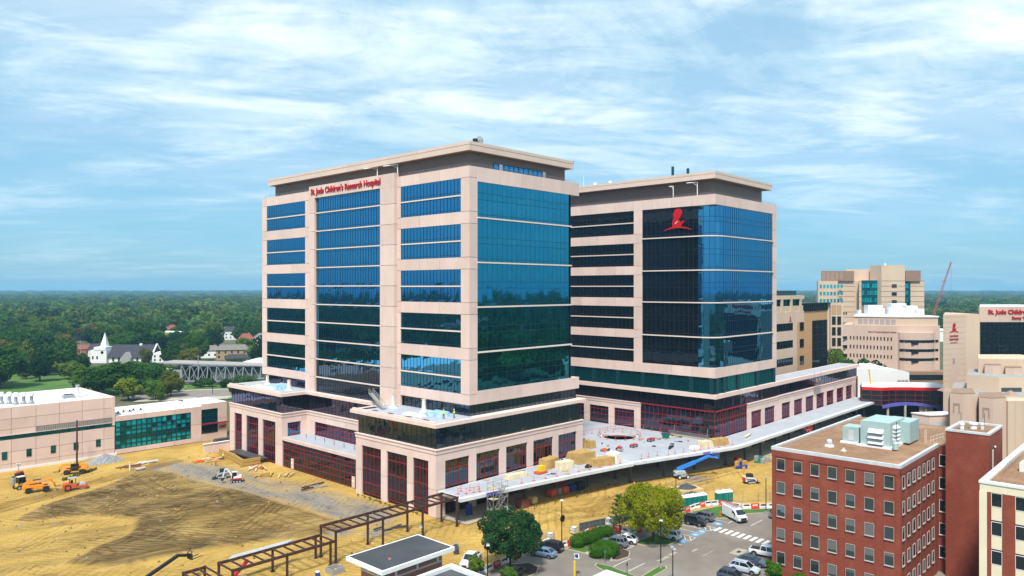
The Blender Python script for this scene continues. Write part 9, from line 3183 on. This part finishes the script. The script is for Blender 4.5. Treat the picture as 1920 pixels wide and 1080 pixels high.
m_ = MB().tube((-32.4, 102.4, 10.4), (-31.8, 105.3, 0.5), 0.02, n=3).tube((-32.4, 102.4, 10.6), (-38.0, 105.3, 9.2), 0.02, n=3)
m_.build('guy_wire', 'dark_metal', t)
t = thing('trash_barrel', 'small dark grey barrel at the far left of the site', 'barrel', (-49.4, 90.0, 0))
MB().lathe([(0.45, 0), (0.5, 0.5), (0.48, 1.5), (0.3, 1.8)], 12, (-49.4, 90.0, zg(-49.4, 90.0) - 0.05)).build('barrel', 'conc_grey', t)
MB().lathe([(0.42, 1.75), (0.2, 1.95)], 12, (-49.4, 90.0, zg(-49.4, 90.0) - 0.05)).build('lid', 'dark_metal', t)
t = thing('white_pipe', 'upright white pipe stub beside the earth ridge', 'pipe', (-26.2, 84.0, 0))
MB().tube((-26.2, 84.0, -0.1), (-26.2, 84.0, 1.9), 0.2, n=10).build('pipe', 'barrier_white', t)
MB().tube((-26.2, 84.0, 1.9), (-26.2, 84.0, 2.0), 0.24, n=10).build('collar', 'barrier_white', t)
t = thing('concrete_pipe', 'short pale pipe lying on the earth ridge', 'pipe', (-24.4, 82.6, 0))
zp = zg(-24.4, 82.6) + 0.3
MB().tube((-25.6, 82.2, zp), (-23.0, 83.2, zp), 0.32, n=12).build('pipe', 'coping', t)
MB().tube((-25.7, 82.16, zp), (-25.5, 82.24, zp), 0.38, n=12).build('socket', 'conc_grey', t)
for k, (x, y, lab) in enumerate(((-20, 88.6, 'white bag and pallets beyond the earth ridge'), (-24.5, 88.0, 'brown pallets beyond the earth ridge'), (-9.0, 80.2, 'orange and white cones and boards near the workers'), (-7.0, 79.0, 'stacked boards beside the workers'), (-4.2, 62.4, 'loose planks and red buckets below the timber wall'), (-3.4, 51.0, 'short pale plank stack on the sand'), (-5.6, 54.4, 'scattered planks on the sand left of the low glass front'), (5.5, 97.5, 'grey rubble heap by the laboratory entrance'), (-4.4, 37.0, 'rusty pipe and rubble near the pink corner'), (-10.2, 0.8, 'dark steel offcut on the sand behind the frame'))):
 rdp = random.Random(200 + k)
 t = thing('plank_pile' if 'plank' in lab or 'board' in lab else 'debris_pile', lab, 'debris', (x, y, zg(x, y)))
 ORG[t.name] = None
 for i in range(8 if k not in (5, 9) else 4):
  a = rdp.uniform(-0.5, 0.5) + (0.9 if k in (4, 5, 6) else 0)
  cx, cy = rdp.uniform(-2.2, 2.2), rdp.uniform(-1.4, 1.4)
  ln = rdp.uniform(0.8, 2.0)
  z = rdp.uniform(0.06, 0.45)
  mt = {0: 'barrier_white', 1: 'box_rust', 2: rdp.choice(['safety_orange', 'barrier_white', 'timber_pale']), 3: 'timber_pale', 4: rdp.choice(['timber_pale', 'timber', 'mach_red', 'barrier_white']), 5: 'timber_pale', 6: 'timber', 7: 'conc_grey', 8: rdp.choice(['steel_rust', 'conc_grey']), 9: 'tarp_dark'}[k]
  MB().bar((cx - math.cos(a) * ln, cy - math.sin(a) * ln, z), (cx + math.cos(a) * ln, cy + math.sin(a) * ln, z + 0.06), 0.35, 0.22).build('plank' if mt.startswith('timber') else 'piece', mt, t, local=True)
# small terrace items: wrapped columns and a gangway
for k, (x, y, h, lab) in enumerate(((6.9, 22.3, 3.0, 'left white wrapped column on the front terrace'), (7.9, 13.0, 2.7, 'right white wrapped column on the front terrace'), (8.4, 80.0, 2.4, 'left white wrapped column on the left terrace'), (6.2, 65.0, 2.6, 'right white wrapped column on the left terrace'))):
 t = thing('wrapped_column', lab, 'column', (x, y, 18.38))
 ORG[t.name] = None
 MB().lathe([(1.0, 0), (0.55, 0.4), (0.45, h * 0.5), (0.42, h - 0.3), (0.5, h)], 9).build('wrap', 'tarp_white', t, local=True)
 MB().lathe([(0.3, h), (0.3, h + 0.15)], 9).build('core', 'timber', t, local=True)
t = thing('gangway', 'grey aluminium gangway leaning across the terrace edge', 'gangway', (8, 27, 18.4))
a, b = Vector((3.8, 21.6, 18.6)), Vector((8.4, 32.6, 20.4))
MB().bar(a, b, 1.0, 0.12).build('walkway', 'conc_grey', t)
for s in (-0.5, 0.5):
 off = Vector((-(b - a).y, (b - a).x, 0)).normalized() * s
 m = MB()
 for k in range(9):
  p = a + (b - a) * k / 8 + off
  m.bar(p, p + Vector((0, 0, 1.1)), 0.06, 0.06)
 for z in (0.55, 1.1):
  m.bar(a + off + Vector((0, 0, z)), b + off + Vector((0, 0, z)), 0.06, 0.06)
 m.build('handrail', 'conc_grey', t)
# scrap on the link roof
t = thing('yellow_mast', 'yellow lifting mast standing on the link roof', 'mast', (*W(127, 266), 10.75))
ORG[t.name] = None
MB().bar((0.8, 0, 0), (-1.2, 0, 5.6), 0.35, 0.35).build('mast', 'yellow_post', t, local=True)
MB().bar((-0.2, 0, 3.0), (0.6, 0, 4.0), 0.2, 0.2).build('strut', 'yellow_post', t, local=True)
# utility poles in the trees
for k, (r, d, h, lab) in enumerate(((-266, 462, 13, 'timber utility pole left of the church'), (-236, 480, 16, 'timber utility pole behind the church roof'), (-141.5, 338, 15, 'pale tall pole in front of the truss hall'), (-118, 322, 9, 'thin dark street lamp by the road, right'), (-127, 318, 9, 'thin dark street lamp by the road, left'), (-290, 585, 16, 'utility pole in the wood far left'), (-300, 640, 15, 'utility pole with white lamp among distant trees'))):
 x, y = W(r, d)
 t = thing('utility_pole', lab, 'pole', (x, y, -0.2))
 ORG[t.name] = None
 MB().tube((0, 0, 0), (0, 0, h), 0.22 if h > 10 else 0.12, 0.13, n=6).build('pole', 'conc_grey' if h > 10 else 'lamp_black', t, local=True)
 MB().bar((-1.2, 0, h - 0.6), (1.2, 0, h - 0.6), 0.12, 0.14).build('cross_arm', 'conc_grey' if h > 10 else 'lamp_black', t, local=True)

# ------------------------------------------------------------------ people
def person_mesh(name, top, pose):
 """one continuous skin: joints with radii, then split into colours by height"""
 J = {'pel': (0, 0, 0.95, 0.15), 'wai': (0, 0, 1.12, 0.14), 'che': (0.0, 0, 1.34, 0.17), 'nec': (0.0, 0, 1.52, 0.065), 'hea': (0.03, 0, 1.66, 0.105), 'crn': (0.02, 0, 1.76, 0.075)}
 for s, n in ((-1, 'l'), (1, 'r')):
  J['hip' + n] = (0, s * 0.1, 0.9, 0.105)
  J['kne' + n] = (0.06 + pose * s * 0.12, s * 0.11, 0.5, 0.075)
  J['ank' + n] = (0.0 + pose * s * 0.22, s * 0.11, 0.09, 0.055)
  J['toe' + n] = (0.18 + pose * s * 0.22, s * 0.12, 0.05, 0.05)
  J['sho' + n] = (0, s * 0.2, 1.42, 0.075)
  J['elb' + n] = (0.04 - pose * s * 0.1, s * 0.27, 1.14, 0.055)
  J['han' + n] = (0.2 - pose * s * 0.08, s * 0.24, 0.93, 0.045)
 E_ = [('pel', 'wai'), ('wai', 'che'), ('che', 'nec'), ('nec', 'hea'), ('hea', 'crn')]
 for n in 'lr':
  E_ += [('pel', 'hip' + n), ('hip' + n, 'kne' + n), ('kne' + n, 'ank' + n), ('ank' + n, 'toe' + n), ('che', 'sho' + n), ('sho' + n, 'elb' + n), ('elb' + n, 'han' + n)]
 names = list(J)
 me = bpy.data.meshes.new(name)
 me.from_pydata([J[n][:3] for n in names], [(names.index(a), names.index(b)) for a, b in E_], [])
 o = bpy.data.objects.new(name, me)
 COL.objects.link(o)
 md = o.modifiers.new('skin', 'SKIN')
 for i, n in enumerate(names):
  me.skin_vertices[0].data[i].radius = (J[n][3], J[n][3])
  me.skin_vertices[0].data[i].use_root = (n == 'pel')
 o.modifiers.new('sub', 'SUBSURF').levels = 1
 dg = bpy.context.evaluated_depsgraph_get()
 me2 = bpy.data.meshes.new_from_object(o.evaluated_get(dg))
 bpy.data.objects.remove(o)
 for m in (top, 'trousers', 'skin', 'plastic_black'):
  me2.materials.append(MATS[m])
 for p in me2.polygons:
  z = p.center.z
  r = abs(p.center.y)
  p.material_index = 2 if z > 1.5 or (r > 0.2 and z < 1.02) else (0 if z > 0.98 else (3 if z < 0.12 else 1))
  p.use_smooth = True
 return me2

PM = {('hi_vis', 0): person_mesh('body', 'hi_vis', 0.0), ('hi_vis', 1): person_mesh('body', 'hi_vis', 0.7), ('orange_vest', 1): person_mesh('body', 'orange_vest', 0.8), ('trousers', 1): person_mesh('body', 'mach_grey', 0.8)}
helm = MB().lathe([(0.155, 1.70), (0.13, 1.73), (0.125, 1.80), (0.07, 1.87), (0.02, 1.88)], 10, (0.03, 0, 0))

def person(label, x, y, z, rz, key, hat='barrier_white'):
 t = thing('person', label, 'person', (x, y, z))
 ORG[t.name] = None
 t.rotation_euler = (0, 0, rz)
 put('body', PM[key], t)
 if hat:
  h = MB()
  h.v, h.f, h.m = list(helm.v), list(helm.f), list(helm.m)
  h.build('helmet', hat, t, local=True, smooth=True)

person('person in orange vest and white helmet walking on the gravel track', -9.6, 73.0, zg(-9.6, 73.0), R(200), ('orange_vest', 1))
person('person in yellow vest standing by the boards left of the timber wall', -5.4, 77.8, zg(-5.4, 77.8), R(30), ('hi_vis', 0))
person('person in yellow vest at the foot of the timber wall', -4.9, 69.6, zg(-4.9, 69.6), R(120), ('hi_vis', 1))
person('left worker in yellow vest on the front terrace', 5.0, 3.4, 18.38, R(220), ('hi_vis', 0))
person('right worker in yellow vest on the front terrace', 7.0, 2.4, 18.38, R(160), ('hi_vis', 1))
person('worker in yellow vest under the wing canopy', 106.5, -26.2, 0.06, R(190), ('hi_vis', 1))
person('worker crossing the plaza slab near the yellow machine', 95.6, -29.0, 0.06, R(170), ('hi_vis', 1))
person('left worker on the suspended platform at the wing glass', 148.6, -17.25, 13.6, R(90), ('orange_vest', 1))
person('right worker on the suspended platform at the wing glass', 151.2, -17.25, 13.6, R(70), ('orange_vest', 1))
person('worker seated position in the orange telehandler, yellow vest', -36.6, 91.2, zg(-36.6, 91.2) + 0.75, R(150), ('hi_vis', 0))
xw, yw = W(-146, 318)
person('walker in yellow top on the far pavement of the street', *W(-171.0 + 27, 331), -0.03, R(180), ('hi_vis', 1), None)
person('left of two dark-clothed walkers on the near pavement', *W(-127.6, 305), -0.02, R(20), ('trousers', 1), None)
person('right of two dark-clothed walkers on the near pavement', *W(-126.6, 305.6), -0.02, R(20), ('trousers', 1), None)
